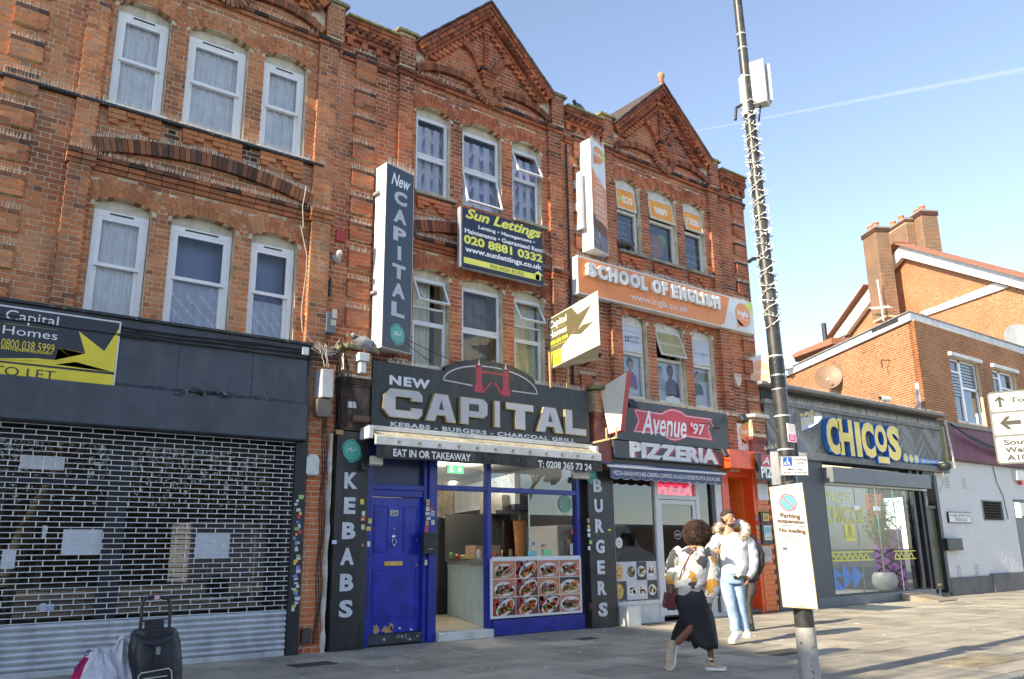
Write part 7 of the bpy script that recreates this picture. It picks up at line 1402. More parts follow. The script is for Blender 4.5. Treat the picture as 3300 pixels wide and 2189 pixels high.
for c, u, v in (('d7', 1485, 125), ('d7', 1607, 130), ('d7', 1570, 772), ('d7', 1698, 765)):
 x, z = F(*q(c, u, v), 0); A = facade_art(-.004); MB().box(x-.125, x+.10, -.003, .0, z-.17, z+.15).build('air_brick_plate', WH, WW)
 for i in range(5):
  for j in range(7):
   if (i+j) % 2 == 0: A.rect(x-.12+i*.05, z-.16+j*.045, x-.085+i*.05, z-.135+j*.045, (.03,.03,.03))
 A.build('air_brick', PRINTM, WW)
DR = empty('grey_door', (28.9, 0, 0), 'grey door with glass panel at the far right of the white wall', 'door'); rim(MB(), 28.35, 29.6, .05, 2.72, .10, .02, .12).build('frame', BLACKM, DR); box('leaf', 28.45, 29.5, .06, .1, .05, 2.15, G2, DR); MB().add([(28.45, .08, 2.2), (29.5, .08, 2.2), (29.5, .08, 2.62), (28.45, .08, 2.62)], [(0, 1, 2, 3)]).build('pane', GLASSD, DR)
x0, z0, x1, z1 = BX('d7', 1500, 415, 1655, 352, -.05); NS = sgn('street_name_sign', 'white street name plate with black border reading Wellington Terrace', (x0, -.05, z0), 'street sign'); MB().box(x0, x1, -.05, -.0, z0-.02, z1+.02).build('plate', BLACKM, NS); A = facade_art(-.052); A.rect(x0+.03, z0+.0, x1-.03, z1+.0, (.68,.68,.64)); A.up(); w_ = x1-x0; h = z1-z0
A.text('WELLINGTON', x0+w_*.15, z0+h*.54, x1-w_*.06, z0+h*.88, (.04,.04,.04), .02); A.text('TERRACE', x0+w_*.25, z0+h*.10, x1-w_*.20, z0+h*.44, (.04,.04,.04), .02); A.line([(x0+w_*.06, z0+h*.70), (x0+w_*.13, z0+h*.70)], .02, (.04,.04,.04)); A.poly([(x0+w_*.045, z0+h*.70), (x0+w_*.08, z0+h*.78), (x0+w_*.08, z0+h*.62)], (.04,.04,.04)); A.build('lettering', PRINT, NS)
x0, z0, x1, z1 = BX('d7', 1480, 625, 1578, 535, -.1); thing_box('post_box', 'dark grey post box on the white wall below the street name plate', 'post box', x0, x1, -.16, 0, z0, z1, BLACKM, bevel=.01)
x, z = F(*q('d6', 1690, 1075), -.3); DC = empty('dome_camera', (x, -.3, z), 'black dome camera on a white bracket beside the plum band', 'camera'); MB().lathe((x, -.3, z-.05), [(.02, 0), (.13, .03), (.17, .10), (.17, .16), (.12, .22)], 18).build('dome', BLACKM, DC, smooth=True); MB().tube([(x, -.3, z+.15), (x-.1, -.02, z+.2)], .03, 6).build('bracket', WBOX, DC); MB().tube([(x+.05, -.2, z-.1), (x+.2, -.1, z-.35), (x+.1, -.02, z-.6), (x-.1, -.02, z-.55)], .015, 6).build('cable', WBOX, DC)
x0, z0, x1, z1 = BX('z5', 1450, 1365, 1530, 1275, -.05); t = empty('sensor_light', (x0, -.1, z0), 'small beige sensor box with red tip high on the white wall', 'sensor'); MB().box(x0, x1, -.15, 0, z0, z1+.05).build('case', WBOX, t, bevel=.01); MB().lathe(((x0+x1)/2, -.1, z0-.14), [(.05, 0), (.07, .06), (.07, .12)], 12).build('tip', mat('red_tip', (.4,.02,.03), .4), t)
mb = MB(); 
for k in range(6): mb.tube(sag((24.1, -.30-.01*k, 4.72), (31, -.25, 4.3-.02*k), .35+.02*k, 20, .02), .016, 5)
tag(mb.build('cable_bundle', CABLE), 'thick black cable bundle sagging across the plum band', 'cables'); mb = MB()
for k in range(4): mb.tube(sag((24.12+.03*k, -.2, 4.8), (24.3+.02*k, -.22, 3.45), .02, 14, .03), .016, 5)
tag(mb.build('cable_bundle', CABLEW), 'pale cables running down at the right end of the herringbone fascia', 'cables')
x, z = F(*q('d6', 2085, 1050), -.02); tag(MB().tube([(x, -.03, z), (x+.1, -.03, z-.5), (x+.4, -.03, z-.9), (x+.5, -.03, z-1.6)], .012, 5).build('wall_cable', CABLE), 'thin dark cable curving down the white wall above the vent', 'cable')
# gabled house behind
gn = Vector((-.866, .5, 0)); gp = oc-gn*10; GP = lambda c, u, v, s_=0.0: PT(*q(c, u, v), gp+gn*s_, gn)
GH = empty('gabled_house', GP('d5', 1200, 1100), 'orange brick gabled house with white bargeboards and tall chimneys at the right', 'house')
fg = Frame(gp, -od, gn)
def uz(p): d = p-fg.o; return d.dot(fg.U), p.z
ap = uz(GP('d5', 1050, 500)); rt_ = uz(GP('d5', 2091, 772)); lf = uz(GP('d5', 470, 1300))
wall_poly = [uz(GP('d5', 560, 1300)), ap, uz(GP('d5', 2400, 850)), (uz(GP('d5', 2400, 850))[0], 7.0), (uz(GP('d5', 560, 1300))[0], 7.0)]
def inside(poly):
 def f_(u, z):
  c = np.zeros(len(u), bool); n = len(poly)
  for i in range(n):
   (x1, y1), (x2, y2) = poly[i], poly[(i+1) % n]
   if (y1 > z) != (y2 > z): c ^= u < (x2-x1)*(z-y1)/(y2-y1)+x1
  return c
 return f_
ins = inside(wall_poly); umin = min(p[0] for p in wall_poly); umax = max(p[0] for p in wall_poly)
P = Pool(fg, .008); P.wall(umin, umax, 7.0, ap[1], lambda u, z: ~ins(u, z), d=.08); P.finish(GH, ORANGEW, 290); core(fg, umin, umax, 7.0, ap[1], lambda u, z: ~ins(u, z), parent=GH, material=MORTL, dz=.075)
def barge(pts, th=.25): MB().slab([GP('d5', u, v, .35) for u, v in pts], gn*-th).build('bargeboard', BAND, GH)
barge([(935, 740), (1060, 600), (1050, 500), (915, 665)]); barge([(1060, 600), (2070, 865), (2330, 930), (2330, 840), (1050, 500)]); barge([(465, 1300), (590, 1250), (800, 965), (790, 855)])
MB().slab([GP('d5', u, v, .10) for u, v in ((1210, 1065), (1270, 1090), (1960, 850), (1850, 815))], gn*-.08).build('timber_band', BAND, GH)
def tile_row(a, b, n):
 A_ = GP('d5', *a, .30); B_ = GP('d5', *b, .30); d = (B_-A_)/n
 for i in range(n): MB().obox(A_+d*(i+.5)+Vector((0, 0, .06))-gn*.1, d*.48, gn*.42, Vector((0, 0, .03))).build('roof_tile', RT, GH)
RT = mat('red_roof_tile', (.30,.13,.075), .85, var=.35, scale=10); tile_row((1050, 495), (2330, 830), 70); tile_row((905, 655), (1040, 480), 12); tile_row((460, 1295), (785, 840), 26)
MB().slab([GP('d5', u, v, -.1) for u, v in ((1050, 495), (2330, 830), (2330, 870), (1050, 560))], -gn*.6).build('roof_slope', RT, GH)
# chimneys
def chimney(fl, fr_, bl_, s_, wdt, label, cw=.1):
 a = GP('d5', *fl, s_); b = GP('d5', *fr_, s_); zb = GP('d5', *bl_, s_).z; f_ = Frame(Vector((a.x, a.y, 0)), -od, gn); L = (Vector((b.x, b.y, 0))-Vector((a.x, a.y, 0))).length; zt = b.z
 t = empty('chimney', (a.x, a.y, zb), label, 'chimney'); P = Pool(f_, .009); P.wall(0, L, zb, zt-.3, None, d=.1); P.wall(-.05, L+.05, zt-.3, zt-.1, None, y=-.05, d=.12, soot=lambda u, z: .6)
 f2 = Frame(f_.p(L, 0, 0), -gn, -od); P2 = Pool(f2, .009); P2.b = []; P2.wall(0, wdt, zb, zt-.3, None, d=.1); P2.wall(-.05, wdt+.05, zt-.3, zt-.1, None, y=-.05, d=.12, soot=lambda u, z: .6)
 P.b += P2.b; P.finish(t, BROWND, 120); c_ = f_.p(L/2, wdt/2, (zb+zt)/2-.1); MB().obox(c_, od*(L/2-.006), gn*(wdt/2-.006), Vector((0, 0, (zt-zb)/2-.05))).build('mortar', MORTL, t)
 MB().obox(f_.p(L/2, wdt/2, zt-.06), od*(L/2+.05), gn*(wdt/2+.05), Vector((0, 0, .04))).build('cap', GC, t)
 for k in range(2): MB().lathe(f_.p(L*(.3+.4*k), wdt*.4, zt-.03), [(.16, 0), (.14, .25), (.17, .28), (.17, .36), (.12, .36)], 14).build('chimney_pot', mat('terracotta_pot', (.45,.18,.09), .8, var=.2), t, smooth=True)
chimney((720, 375), (832, 335), (810, 1150), 1.4, .75, 'front chimney stack rising beside the left bargeboard, aerial on its side')
chimney((905, 330), (1085, 265), (960, 900), -1.5, .5, 'middle broad chimney stack just behind the ridge'); chimney((1100, 240), (1215, 195), (1130, 900), -2.0, .95, 'rear chimney stack, rightmost and highest of the three')
p0 = GP('d5', 855, 790, 1.75); p1 = GP('d5', 908, 1135, 1.75); AE = empty('tv_aerial', p1, 'tv aerial on a white pole against the front chimney', 'aerial'); MB().tube([p1, p0], .035, 6).build('pole', ALU, AE); ae = MB(); c_ = GP('d5', 800, 1030, 1.8); d_ = GP('d5', 960, 1015, 1.8); ae.tube([c_, d_], .02, 5)
for k in range(9): m_ = c_.lerp(d_, k/8); ae.tube([m_-Vector((.3, .5, .35))*.35, m_+Vector((.3, .5, .35))*.35], .012, 4)
ae.build('rods', ALU, AE)
# lower tiled roofs further left
lr = empty('distant_roof', GP('d5', 300, 1350, 2), 'low red tiled roof seen over the left end of the white parapet', 'roof'); MB().slab([GP('d5', u, v, 4) for u, v in ((60, 1480), (180, 1395), (470, 1275), (470, 1330))], -gn*1.5).build('tiles', RT, lr)
vp = GP('d5', 420, 1310, 3); tag(MB().tube([vp, vp+Vector((0, 0, 1.0))], .13, 8).build('vent_pipe', CABLE), 'pair of thin dark vent pipes above the white parapet', 'pipe')
# party wall between the terrace end and the corner block
PW = empty('low_brick_wall', (17, 3, 4), 'brown brick wall with red tile edge and pots behind the lamp post', 'wall'); a = PT(*q('d2', 1530, 1050), (16.3, 5, 0), (0, -1, 0)); b = PT(*q('d2', 2035, 1140), (19.5, 8.5, 0), (0, -1, 0))
P = Pool(Frame((15.8, 4.0, 0))); P.wall(0, 3.6, 4.8, 7.5, None); P.finish(PW, RED, 150); core(P.fr, 0, 3.6, 4.8, 7.5, None, parent=PW)
for k in range(24): MB().box(15.8+k*.15, 15.8+k*.15+.14, 3.9, 4.3, 7.5, 7.58).build('edge_tile', RT, PW)
for k in range(4): MB().lathe((16.2+k*.42, 4.15, 7.57), [(.13, 0), (.12, .25), (.14, .28)], 12).build('chimney_pot', mat('terracotta_pot', (.45,.18,.09), .8, var=.2), PW, smooth=True)
# == ground
GND = mat('pavement_bedding', (.10,.095,.085), .95, var=.3, scale=20)
g = MB().box(-400, 400, -6.98, 400, -.4, -.022).build('ground', GND); g['kind'] = 'structure'
ASP = mat('asphalt', (.19,.18,.165), .6, var=.2, scale=30, bump=.4, bscale=120); rd = MB().box(-400, 400, -400, -7.14, -.5, -.12).build('road', ASP); rd['kind'] = 'structure'; fp_ = MB().box(-200, 200, -120, -19, -.15, .0).build('far_bounce_slab', mat('pale_bounce_concrete', (.42,.40,.36), .85, var=.15)); fp_['kind'] = 'structure'  # pale slab added across the road to bounce fill light onto the facades
SLAB = bpy.data.materials.new('paving_stone'); t_, n, l = nodes(SLAB); bs = n['Principled BSDF']; bs.inputs['Roughness'].default_value = .8
g_ = n.new('ShaderNodeNewGeometry'); oi = n.new('ShaderNodeObjectInfo'); at = n.new('ShaderNodeAttribute'); at.attribute_name = 'tint'
r1 = n.new('ShaderNodeTexNoise'); r1.inputs['Scale'].default_value = 1.1; r1.inputs['Detail'].default_value = 9; r1.inputs['Roughness'].default_value = .65; l.new(g_.outputs['Position'], r1.inputs['Vector'])
cr = ramp(n, [(.28, (.19,.172,.138)), (.5, (.34,.305,.238)), (.72, (.44,.395,.31))]); l.new(r1.outputs['Fac'], cr.inputs[0])
sm = n.new('ShaderNodeMath'); sm.operation = 'ADD'; l.new(oi.outputs['Random'], sm.inputs[0]); l.new(at.outputs['Fac'], sm.inputs[1]); fr2 = n.new('ShaderNodeMath'); fr2.operation = 'FRACT'; l.new(sm.outputs[0], fr2.inputs[0]); m2 = n.new('ShaderNodeMapRange'); m2.inputs['To Min'].default_value = .80; m2.inputs['To Max'].default_value = 1.18; l.new(fr2.outputs[0], m2.inputs['Value'])
vs_ = n.new('ShaderNodeVectorMath'); vs_.operation = 'SCALE'; l.new(cr.outputs[0], vs_.inputs[0]); l.new(m2.outputs[0], vs_.inputs['Scale'])
sp = n.new('ShaderNodeTexVoronoi'); sp.inputs['Scale'].default_value = 7; sp.inputs['Randomness'].default_value = 1; l.new(g_.outputs['Position'], sp.inputs['Vector']); sr = n.new('ShaderNodeMapRange'); sr.inputs['From Min'].default_value = .035; sr.inputs['From Max'].default_value = .06; sr.inputs['To Min'].default_value = .75; sr.inputs['To Max'].default_value = 0; l.new(sp.outputs['Distance'], sr.inputs['Value'])
rn = n.new('ShaderNodeMath'); rn.operation = 'GREATER_THAN'; rn.inputs[1].default_value = .40; l.new(sp.outputs['Color'], rn.inputs[0]); ml = n.new('ShaderNodeMath'); ml.operation = 'MULTIPLY'; l.new(sr.outputs[0], ml.inputs[0]); l.new(rn.outputs[0], ml.inputs[1])
mx = n.new('ShaderNodeMix'); mx.data_type = 'RGBA'; l.new(ml.outputs[0], mx.inputs[0]); l.new(vs_.outputs[0], mx.inputs[6]); mx.inputs[7].default_value = (.06,.058,.055,1)
fn_ = n.new('ShaderNodeTexNoise'); fn_.inputs['Scale'].default_value = 90; fn_.inputs['Detail'].default_value = 4; l.new(g_.outputs['Position'], fn_.inputs['Vector']); m3 = n.new('ShaderNodeMapRange'); m3.inputs['From Min'].default_value = .3; m3.inputs['From Max'].default_value = .7; m3.inputs['To Min'].default_value = .82; m3.inputs['To Max'].default_value = 1.16; l.new(fn_.outputs['Fac'], m3.inputs['Value']); v3 = n.new('ShaderNodeVectorMath'); v3.operation = 'SCALE'; l.new(mx.outputs[2], v3.inputs[0]); l.new(m3.outputs[0], v3.inputs['Scale']); l.new(v3.outputs[0], bs.inputs['Base Color'])
bu = n.new('ShaderNodeBump'); bu.inputs['Strength'].default_value = .35; bu.inputs['Distance'].default_value = .006; l.new(fn_.outputs['Fac'], bu.inputs['Height']); l.new(bu.outputs[0], bs.inputs['Normal'])
PV = empty('pavement', (12, -3.5, 0)); PV['kind'] = 'structure'
ub = bpy.data.meshes.new('paving_slab'); bmm = bmesh.new(); bmesh.ops.create_cube(bmm, size=2); bmm.to_mesh(ub); bmm.free(); at_ = ub.attributes.new('tint', 'FLOAT', 'FACE'); at_.data.foreach_set('value', [0.0]*6); ub.materials.append(SLAB)
sl_ = []; rr = random.Random(9)
MAN = [(5.35, -1.35, .5, .42), (11.1, -1.15, .45, .35), (13.2, -6.0, .6, .6)]
for r_ in range(11):
 y1 = .0-r_*.635; x = -12+rr.uniform(0, .7)
 while x < 45:
  L = rr.choice([.72, .9, .9, .62]); sl_.append((x+L/2, y1-.3135, L/2-.005, .3125)); x += L
sc2 = sorted(range(len(sl_)), key=lambda i: -(1/(Vector((sl_[i][0], sl_[i][1], 0))-CAMP).length_squared if inview(Vector((sl_[i][0], sl_[i][1], 0))) else 0)); ind = set(sc2[:290]); mb = MB()
for i, (cx, cy, hx, hy) in enumerate(sl_):
 z = -.012+rr.uniform(-.0022, .0022)
 if i in ind:
  o = bpy.data.objects.new('paving_slab', ub); COL.objects.link(o); adopt(o, PV); o.matrix_basis = Matrix.Translation((cx, cy, z-.01)) @ Matrix.Rotation(rr.uniform(-.003, .003), 4, 'Y') @ Matrix.Diagonal((hx, hy, .022, 1))
 else: mb.box(cx-hx, cx+hx, cy-hy, cy+hy, z-.032, z+.012)
mb.build('paving', SLAB, PV, kind='stuff')
KS = mat('kerb_stone', (.30,.29,.26), .8, var=.2, scale=14, bump=.3); KB = empty('kerb', (0, -7.05, 0)); KB['kind'] = 'structure'
for k in range(34): MB().box(-4+k*.92, -4+k*.92+.912, -7.14, -6.99, -.3, .004).build('kerb_stone', KS, KB, bevel=.012)
# drain covers
for k, (c, u, v, hx, hy, lab) in enumerate((('c5', 1775, 1485, .27, .16, 'small iron cover in the pavement before the brick pier'), ('c6', 1570, 1338, .17, .12, 'small iron cover in front of the picture panel'), ('d7', 1710, 1435, .62, .28, 'patterned metal cover in the sunlit pavement at the lower right'), ('d4', 560, 1100, .30, .16, 'dark rectangular cover near the pizzeria step'), ('d7', 300, 1370, .4, .2, 'dark paving cover beside the lamp post'))):
 p = GR(*q(c, u, v)); t = empty('drain_cover', p, lab, 'drain cover'); m = mat('cast_iron_cover', (.09,.085,.08), .6, metal=.4, var=.3) if k != 2 else mat('worn_brass_cover', (.32,.27,.18), .6, metal=.3, var=.3)
 rim(MB(), p.x-hx, p.x+hx, 0, 1, .02, 0, 1) if False else None
 MB().box(p.x-hx, p.x+hx, p.y-hy, p.y+hy, .0, .006).build('frame', m, t); nb = MB()
 for i in range(int(hx*2/.045)):
  for j in range(int(hy*2/.045)): nb.box(p.x-hx+.012+i*.045, p.x-hx+.034+i*.045, p.y-hy+.012+j*.045, p.y-hy+.034+j*.045, .006, .009)
 nb.build('tread', m, t, kind='stuff')
# litter flecks near the shop doors
lt = MB(); rr = random.Random(21)
for k in range(90):
 x, y = (rr.uniform(4.5, 13), rr.uniform(-3.5, -.2)) if k < 50 else (rr.uniform(10, 24), rr.uniform(-6.5, -.5)); s_ = rr.uniform(.006, .02); lt.obox((x, y, .006), (s_, s_*rr.uniform(-1, 1), 0), (-s_*.4, s_*.6, 0), (0, 0, .002))
tag(lt.build('litter', PAPER), 'scattered white litter flecks on the pavement', 'litter', kind='stuff')
# == lamp post and its signs
LPb, LPt = Vector((7.907, -5.895, -.05)), Vector((7.846, -5.803, 8.6))
def lpp(z): return LPb.lerp(LPt, (z+.05)/8.65)
LP = empty('lamp_post', (LPb.x, LPb.y, 0), 'tall black lamp post wound with white fairy lights on the pavement', 'lamp post')
PM = mat('black_post_paint', (.035,.034,.032), .4, var=.4, scale=12, dirt=.35, dirtcol=(.13,.12,.10), wear=.25, wearcol=(.35,.33,.30)); WPM = mat('worn_pale_post_paint', (.42,.40,.36), .6, var=.15, scale=8, wear=1.0, wearcol=(.10,.09,.08), dirt=.4)
zs = [(.52, .1), (1.2, .098), (2.0, .088), (2.7, .083), (4.0, .076), (5.5, .066), (7.0, .058), (8.6, .050)]
MB().tube([lpp(-.05), lpp(.52)], [.105, .102], 24).build('base_section', WPM, LP, smooth=True); MB().tube([lpp(z) for z, r_ in zs], [r_ for z, r_ in zs], 24).build('column', PM, LP, smooth=True)
for z, r_ in ((1.95, .095), (2.35, .092), (2.72, .09), (3.02, .086), (3.18, .086), (3.4, .083), (7.35, .062), (7.55, .062), (6.95, .063)): MB().tube([lpp(z), lpp(z+.018)], r_, 20).build('steel_band', STEEL, LP, smooth=True)
MB().tube([lpp(3.02), lpp(3.38)], .086, 20).build('black_tape', mat('black_tape', (.02,.02,.02), .25, bump=.3, bscale=30), LP, smooth=True)
mb = MB(); sp_ = []; turns = 30; n = turns*14; rr = random.Random(6)
def rad(z):
 for (a, ra), (b, rb) in zip(zs, zs[1:]):
  if a <= z <= b: return ra+(rb-ra)*(z-a)/(b-a)
 return .05
led = MB()
for i in range(n+1):
 z = 3.72+(6.62-3.72)*i/n+.03*math.sin(i*.7); a = 2*math.pi*i/14; r_ = rad(z)+.008; c = lpp(z)+Vector((r_*math.cos(a), r_*math.sin(a), 0)); sp_.append(c)
 if i % 1 == 0:
  d = Vector((math.cos(a+rr.uniform(-.8, .8)), math.sin(a+rr.uniform(-.8, .8)), rr.uniform(-.9, .9))).normalized(); led.tube([c, c+d*.045], [.007, .005], 4)
mb.tube(sp_, .006, 4); mb.build('light_cable', mat('white_light_cable', (.62,.60,.55), .5), LP); led.build('fairy_lights', mat('white_light_tip', (.78,.78,.74), .3, var=.03), LP, kind='stuff')
vd = Vector((_fwd.x, _fwd.y, 0)).normalized(); vr = Vector((_rt.x, _rt.y, 0)).normalized()
def PV_(c, u, v, off=.13): return PT(*q(c, u, v), lpp(2)-vd*off, vd)
# white antenna box
a = PT(*q('d1', 1625, 290), lpp(7)+vr*.05-vd*.05, vd); ab = empty('antenna_box', lpp(7.1), 'white equipment box strapped high on the lamp post', 'equipment box')
c_ = PT(*q('d1', 1685, 190), lpp(7), vd); MB().obox(c_, vr*.085+vd*-.05, vd*.07+vr*.04, Vector((0, 0, .29))).build('case', WBOX, ab, bevel=.01); MB().obox(c_+vr*.12+vd*.02, vr*.02, vd*.08, Vector((0, 0, .25))).build('heat_sink', ALU, ab); c2_ = PT(*q('d1', 1555, 290), lpp(7), vd); MB().obox(c2_, vr*.02, vd*.06, Vector((0, 0, .27))).build('side_panel', WBOX, ab)
MB().tube([c2_+Vector((0, 0, -.1)), c2_-vr*.1+Vector((0, 0, -.16)), c2_-vr*.12+Vector((0, 0, -.32))], .02, 6).tube([c_-Vector((0, 0, .28)), c_-vr*.04-Vector((0, 0, .5))], .012, 6).build('lead', CABLE, ab)
c3_ = PT(*q('d2', 1640, 350), lpp(5), vd); tag(MB().tube([c3_+vr*.12, c3_, c3_-vr*.06-Vector((0, 0, .04))], .022, 6).build('cable_clamp', CABLE), 'small black clamp sticking out of the lamp post', 'clamp')
# parking suspension board
pts = [PV_('d7', 283, 1040), PV_('d7', 540, 1058), PV_('d7', 420, 126), PV_('d7', 181, 160)]
SUN_N = (vd*-1).normalized()
def board(name, label, pts, mat_, th=.012): t = sgn(name, label, pts[0]); MB().slab(pts, vd*th).build('plate', mat_, t); return t
WSG = mat('white_sign_plastic', (.66,.66,.64), .5, var=.02)
PSB = board('parking_sign', 'tall white parking suspension board fixed to the lamp post', pts, WSG)
def skew_art(pts): 
 o, r_, tr_, tl_ = pts; A = Art(o, (r_-o), (0, 0, 1), -vd); A.V = (tl_-o).normalized(); A.Lu = (r_-o).length; A.Lv = (tl_-o).length; return A
A = skew_art(pts); Lu, Lv = A.Lu, A.Lv; OC = (.20,.11,.035)
A.line([(0.004, .004), (Lu-.004, .004), (Lu-.004-.0, Lv-.004), (.004, Lv-.004), (.004, .004)], .006, (.62,.48,.10))
A.ell(Lu*.5, Lv*.878, Lu*.26, Lu*.26, (.62,.22,.20), n=36); A.up(); A.ell(Lu*.5, Lv*.878, Lu*.215, Lu*.215, (.16,.50,.72), n=36); A.up(); A.line([(Lu*.34, Lv*.878+Lu*.16), (Lu*.66, Lv*.878-Lu*.16)], .020, (.62,.22,.20)); A.up()
A.text('Parking', Lu*.22, Lv*.735, Lu*.80, Lv*.785, OC, .03); A.text('suspension', Lu*.12, Lv*.692, Lu*.90, Lv*.735, OC, .03); A.line([(Lu*.12, Lv*.682), (Lu*.90, Lv*.682)], .004, OC); A.text('No loading', Lu*.14, Lv*.613, Lu*.90, Lv*.658, OC, .03); A.text('Haringey Council', Lu*.24, Lv*.578, Lu*.82, Lv*.594, (.42,.34,.26)); A.line([(Lu*.42, Lv*.555), (Lu*.66, Lv*.555)], .003, OC); A.rect(Lu*.18, Lv*.475, Lu*.30, Lv*.495, (.25,.25,.25)); A.line([(Lu*.35, Lv*.015), (Lu*.62, Lv*.015)], .004, (.7,.35,.25))
A.build('print', PRINT, PSB)
pts = [PV_('d6', 305, 1132, .14), PV_('d6', 540, 1130, .14), PV_('d6', 523, 970, .14), PV_('d6', 297, 966, .14)]
LO = board('loading_sign', 'small white loading only sign with blue symbol on the lamp post', pts, WSG); A = skew_art(pts); Lu, Lv = A.Lu, A.Lv; DK = (.05,.04,.03); A.line([(.004, .004), (Lu-.004, .004), (Lu-.004, Lv-.004), (.004, Lv-.004), (.004, .004)], .005, DK)
A.rect(Lu*.10, Lv*.50, Lu*.42, Lv*.93, (.03,.12,.50)); A.up(); W_ = (.78,.78,.78); A.ell(Lu*.26, Lv*.84, Lu*.03, Lv*.04, W_, n=10); A.line([(Lu*.25, Lv*.78), (Lu*.29, Lv*.66), (Lu*.34, Lv*.55)], Lu*.045, W_); A.line([(Lu*.28, Lv*.68), (Lu*.24, Lv*.56)], Lu*.03, W_); A.line([(Lu*.25, Lv*.76), (Lu*.17, Lv*.66)], Lu*.025, W_); A.rect(Lu*.13, Lv*.58, Lu*.2, Lv*.66, W_); A.line([(Lu*.11, Lv*.56), (Lu*.23, Lv*.56)], Lu*.015, W_)
A.text('Loading', Lu*.46, Lv*.74, Lu*.93, Lv*.87, DK, .01); A.text('only', Lu*.60, Lv*.56, Lu*.85, Lv*.70, DK, .01); A.text('Mon - Sat', Lu*.26, Lv*.27, Lu*.78, Lv*.38, DK, .01); A.text('8 am - 6.30 pm', Lu*.10, Lv*.08, Lu*.95, Lv*.20, DK, .01); A.build('print', PRINT, LO)
pts = [PV_('d6', 368, 845, .13), PV_('d6', 437, 852, .13), PV_('d6', 420, 705, .13), PV_('d6', 352, 688, .13)]; SNT = board('notice_plate', 'small pale notice with magenta foot on the lamp post', pts, WSG); A = skew_art(pts); Lu, Lv = A.Lu, A.Lv; A.rect(.006, .006, Lu-.006, Lv*.42, (.42,.06,.20)); A.rect(.006, Lv*.45, Lu-.006, Lv-.006, (.42,.42,.46)); A.up(); A.text('NO', Lu*.3, Lv*.28, Lu*.7, Lv*.36, W_); A.text('STOP', Lu*.25, Lv*.12, Lu*.75, Lv*.22, W_); [A.rect(Lu*.2, Lv*(.55+.08*k), Lu*.8, Lv*(.565+.08*k), (.2,.2,.25)) for k in range(5)]; A.build('print', PRINT, SNT)
MBB = empty('sign_back', lpp(2.5), 'grey sign back behind the loading sign on the lamp post', 'sign back'); pb = [PT(*q('d6', u, v), lpp(2.4)+vd*.10, vd) for u, v in ((235, 1210), (440, 1195), (425, 930), (215, 930))]; MB().slab(pb, vd*.015).build('plate', STEEL, MBB); s_ = MB(); spikes(s_, PT(*q('d6', 165, 915), lpp(2.4)+vd*.1, vd), PT(*q('d6', 290, 895), lpp(2.4)+vd*.1, vd), 8, .06); s_.build('bird_spikes', SPIKE, MBB, kind='stuff'); bx_ = PT(*q('d6', 470, 920), lpp(2.4)+vd*.05, vd); MB().obox(bx_, vr*.045, vd*.06, Vector((0, 0, .10))).build('box', GBOX, MBB, bevel=.006)
# direction sign
dn = Vector((-.93, -.36, 0)).normalized(); p00 = CAMP+ray(*q('d6', 2020, 440)).normalized()*8.2
DS = sgn('direction_sign', 'large white road direction sign with arrows at the right edge', p00, 'road sign')
o_ = PT(*q('d6', 2130, 1040), p00, dn); tl_ = PT(*q('d6', 2035, 435), p00, dn); U = Vector((-dn.y, dn.x, 0)); U = U if U.dot(vr) > 0 else -U
Lh = tl_.z-o_.z; Lw = 1.9; A = Art(Vector((tl_.x, tl_.y, o_.z)), U, (0, 0, 1), dn); cr_ = .06
def rrect(a, b, c, d, r_): return [(a+r_+r_*math.cos(R(t)), b+r_+r_*math.sin(R(t))) for t in range(180, 271, 30)]+[(c-r_+r_*math.cos(R(t)), b+r_+r_*math.sin(R(t))) for t in range(270, 361, 30)]+[(c-r_+r_*math.cos(R(t)), d-r_+r_*math.sin(R(t))) for t in range(0, 91, 30)]+[(a+r_+r_*math.cos(R(t)), d-r_+r_*math.sin(R(t))) for t in range(90, 181, 30)]
MB().slab([A.P(u, v, 0) for u, v in rrect(0, 0, Lw, Lh, .032)], -dn*.02).build('plate', mat('grey_sign_plate', (.13,.13,.10), .5), DS)
rows_ = [(.012, Lh*.375), (Lh*.395, Lh*.70), (Lh*.72, Lh-.012)]
for a, b in rows_: A.poly(rrect(.014, a+.003, Lw-.015, b-.003, .022), (.62,.61,.58))
A.up(); BR = (.045,.038,.022)
def arrow(cx, cz, s_, rot):
 c, d = math.cos(R(rot)), math.sin(R(rot)); T_ = lambda x, y: (cx+(x*c-y*d)*s_, cz+(x*d+y*c)*s_)
 A.poly([T_(-.24, -1), T_(.24, -1), T_(.24, .25), T_(-.24, .25)], BR)
 A.poly([T_(0, 1), T_(-.72, .32), T_(-.72, -.10), T_(0, .45)], BR); A.poly([T_(0, 1), T_(0, .45), T_(.72, -.10), T_(.72, .32)], BR); A.poly([T_(-.20, .2), T_(.20, .2), T_(0, .9)], BR)
arrow(.088, Lh*.86, .050, 0); arrow(.14, Lh*.56, .078, 90)
for t, a, b, c, d in (('Tottenham', .175, .83, .66, .905), ('Finsbury Park', .30, .61, .95, .68), ('A503', .32, .44, .52, .51), ('South', .075, .255, .33, .335), ('West', .075, .15, .30, .23), ('A10', .08, .045, .26, .125)): A.text(t, a*.92, Lh*b, a*.92+(c-a)*.84, Lh*d, BR, .035)
A.build('lettering', PRINT, DS)
for u in (.55, 1.5): b_ = A.P(u, 0, 0)-dn*.06; MB().tube([(b_.x, b_.y, 0), (b_.x, b_.y, o_.z+Lh)], .045, 14).build('pole', STEEL, DS, smooth=True)
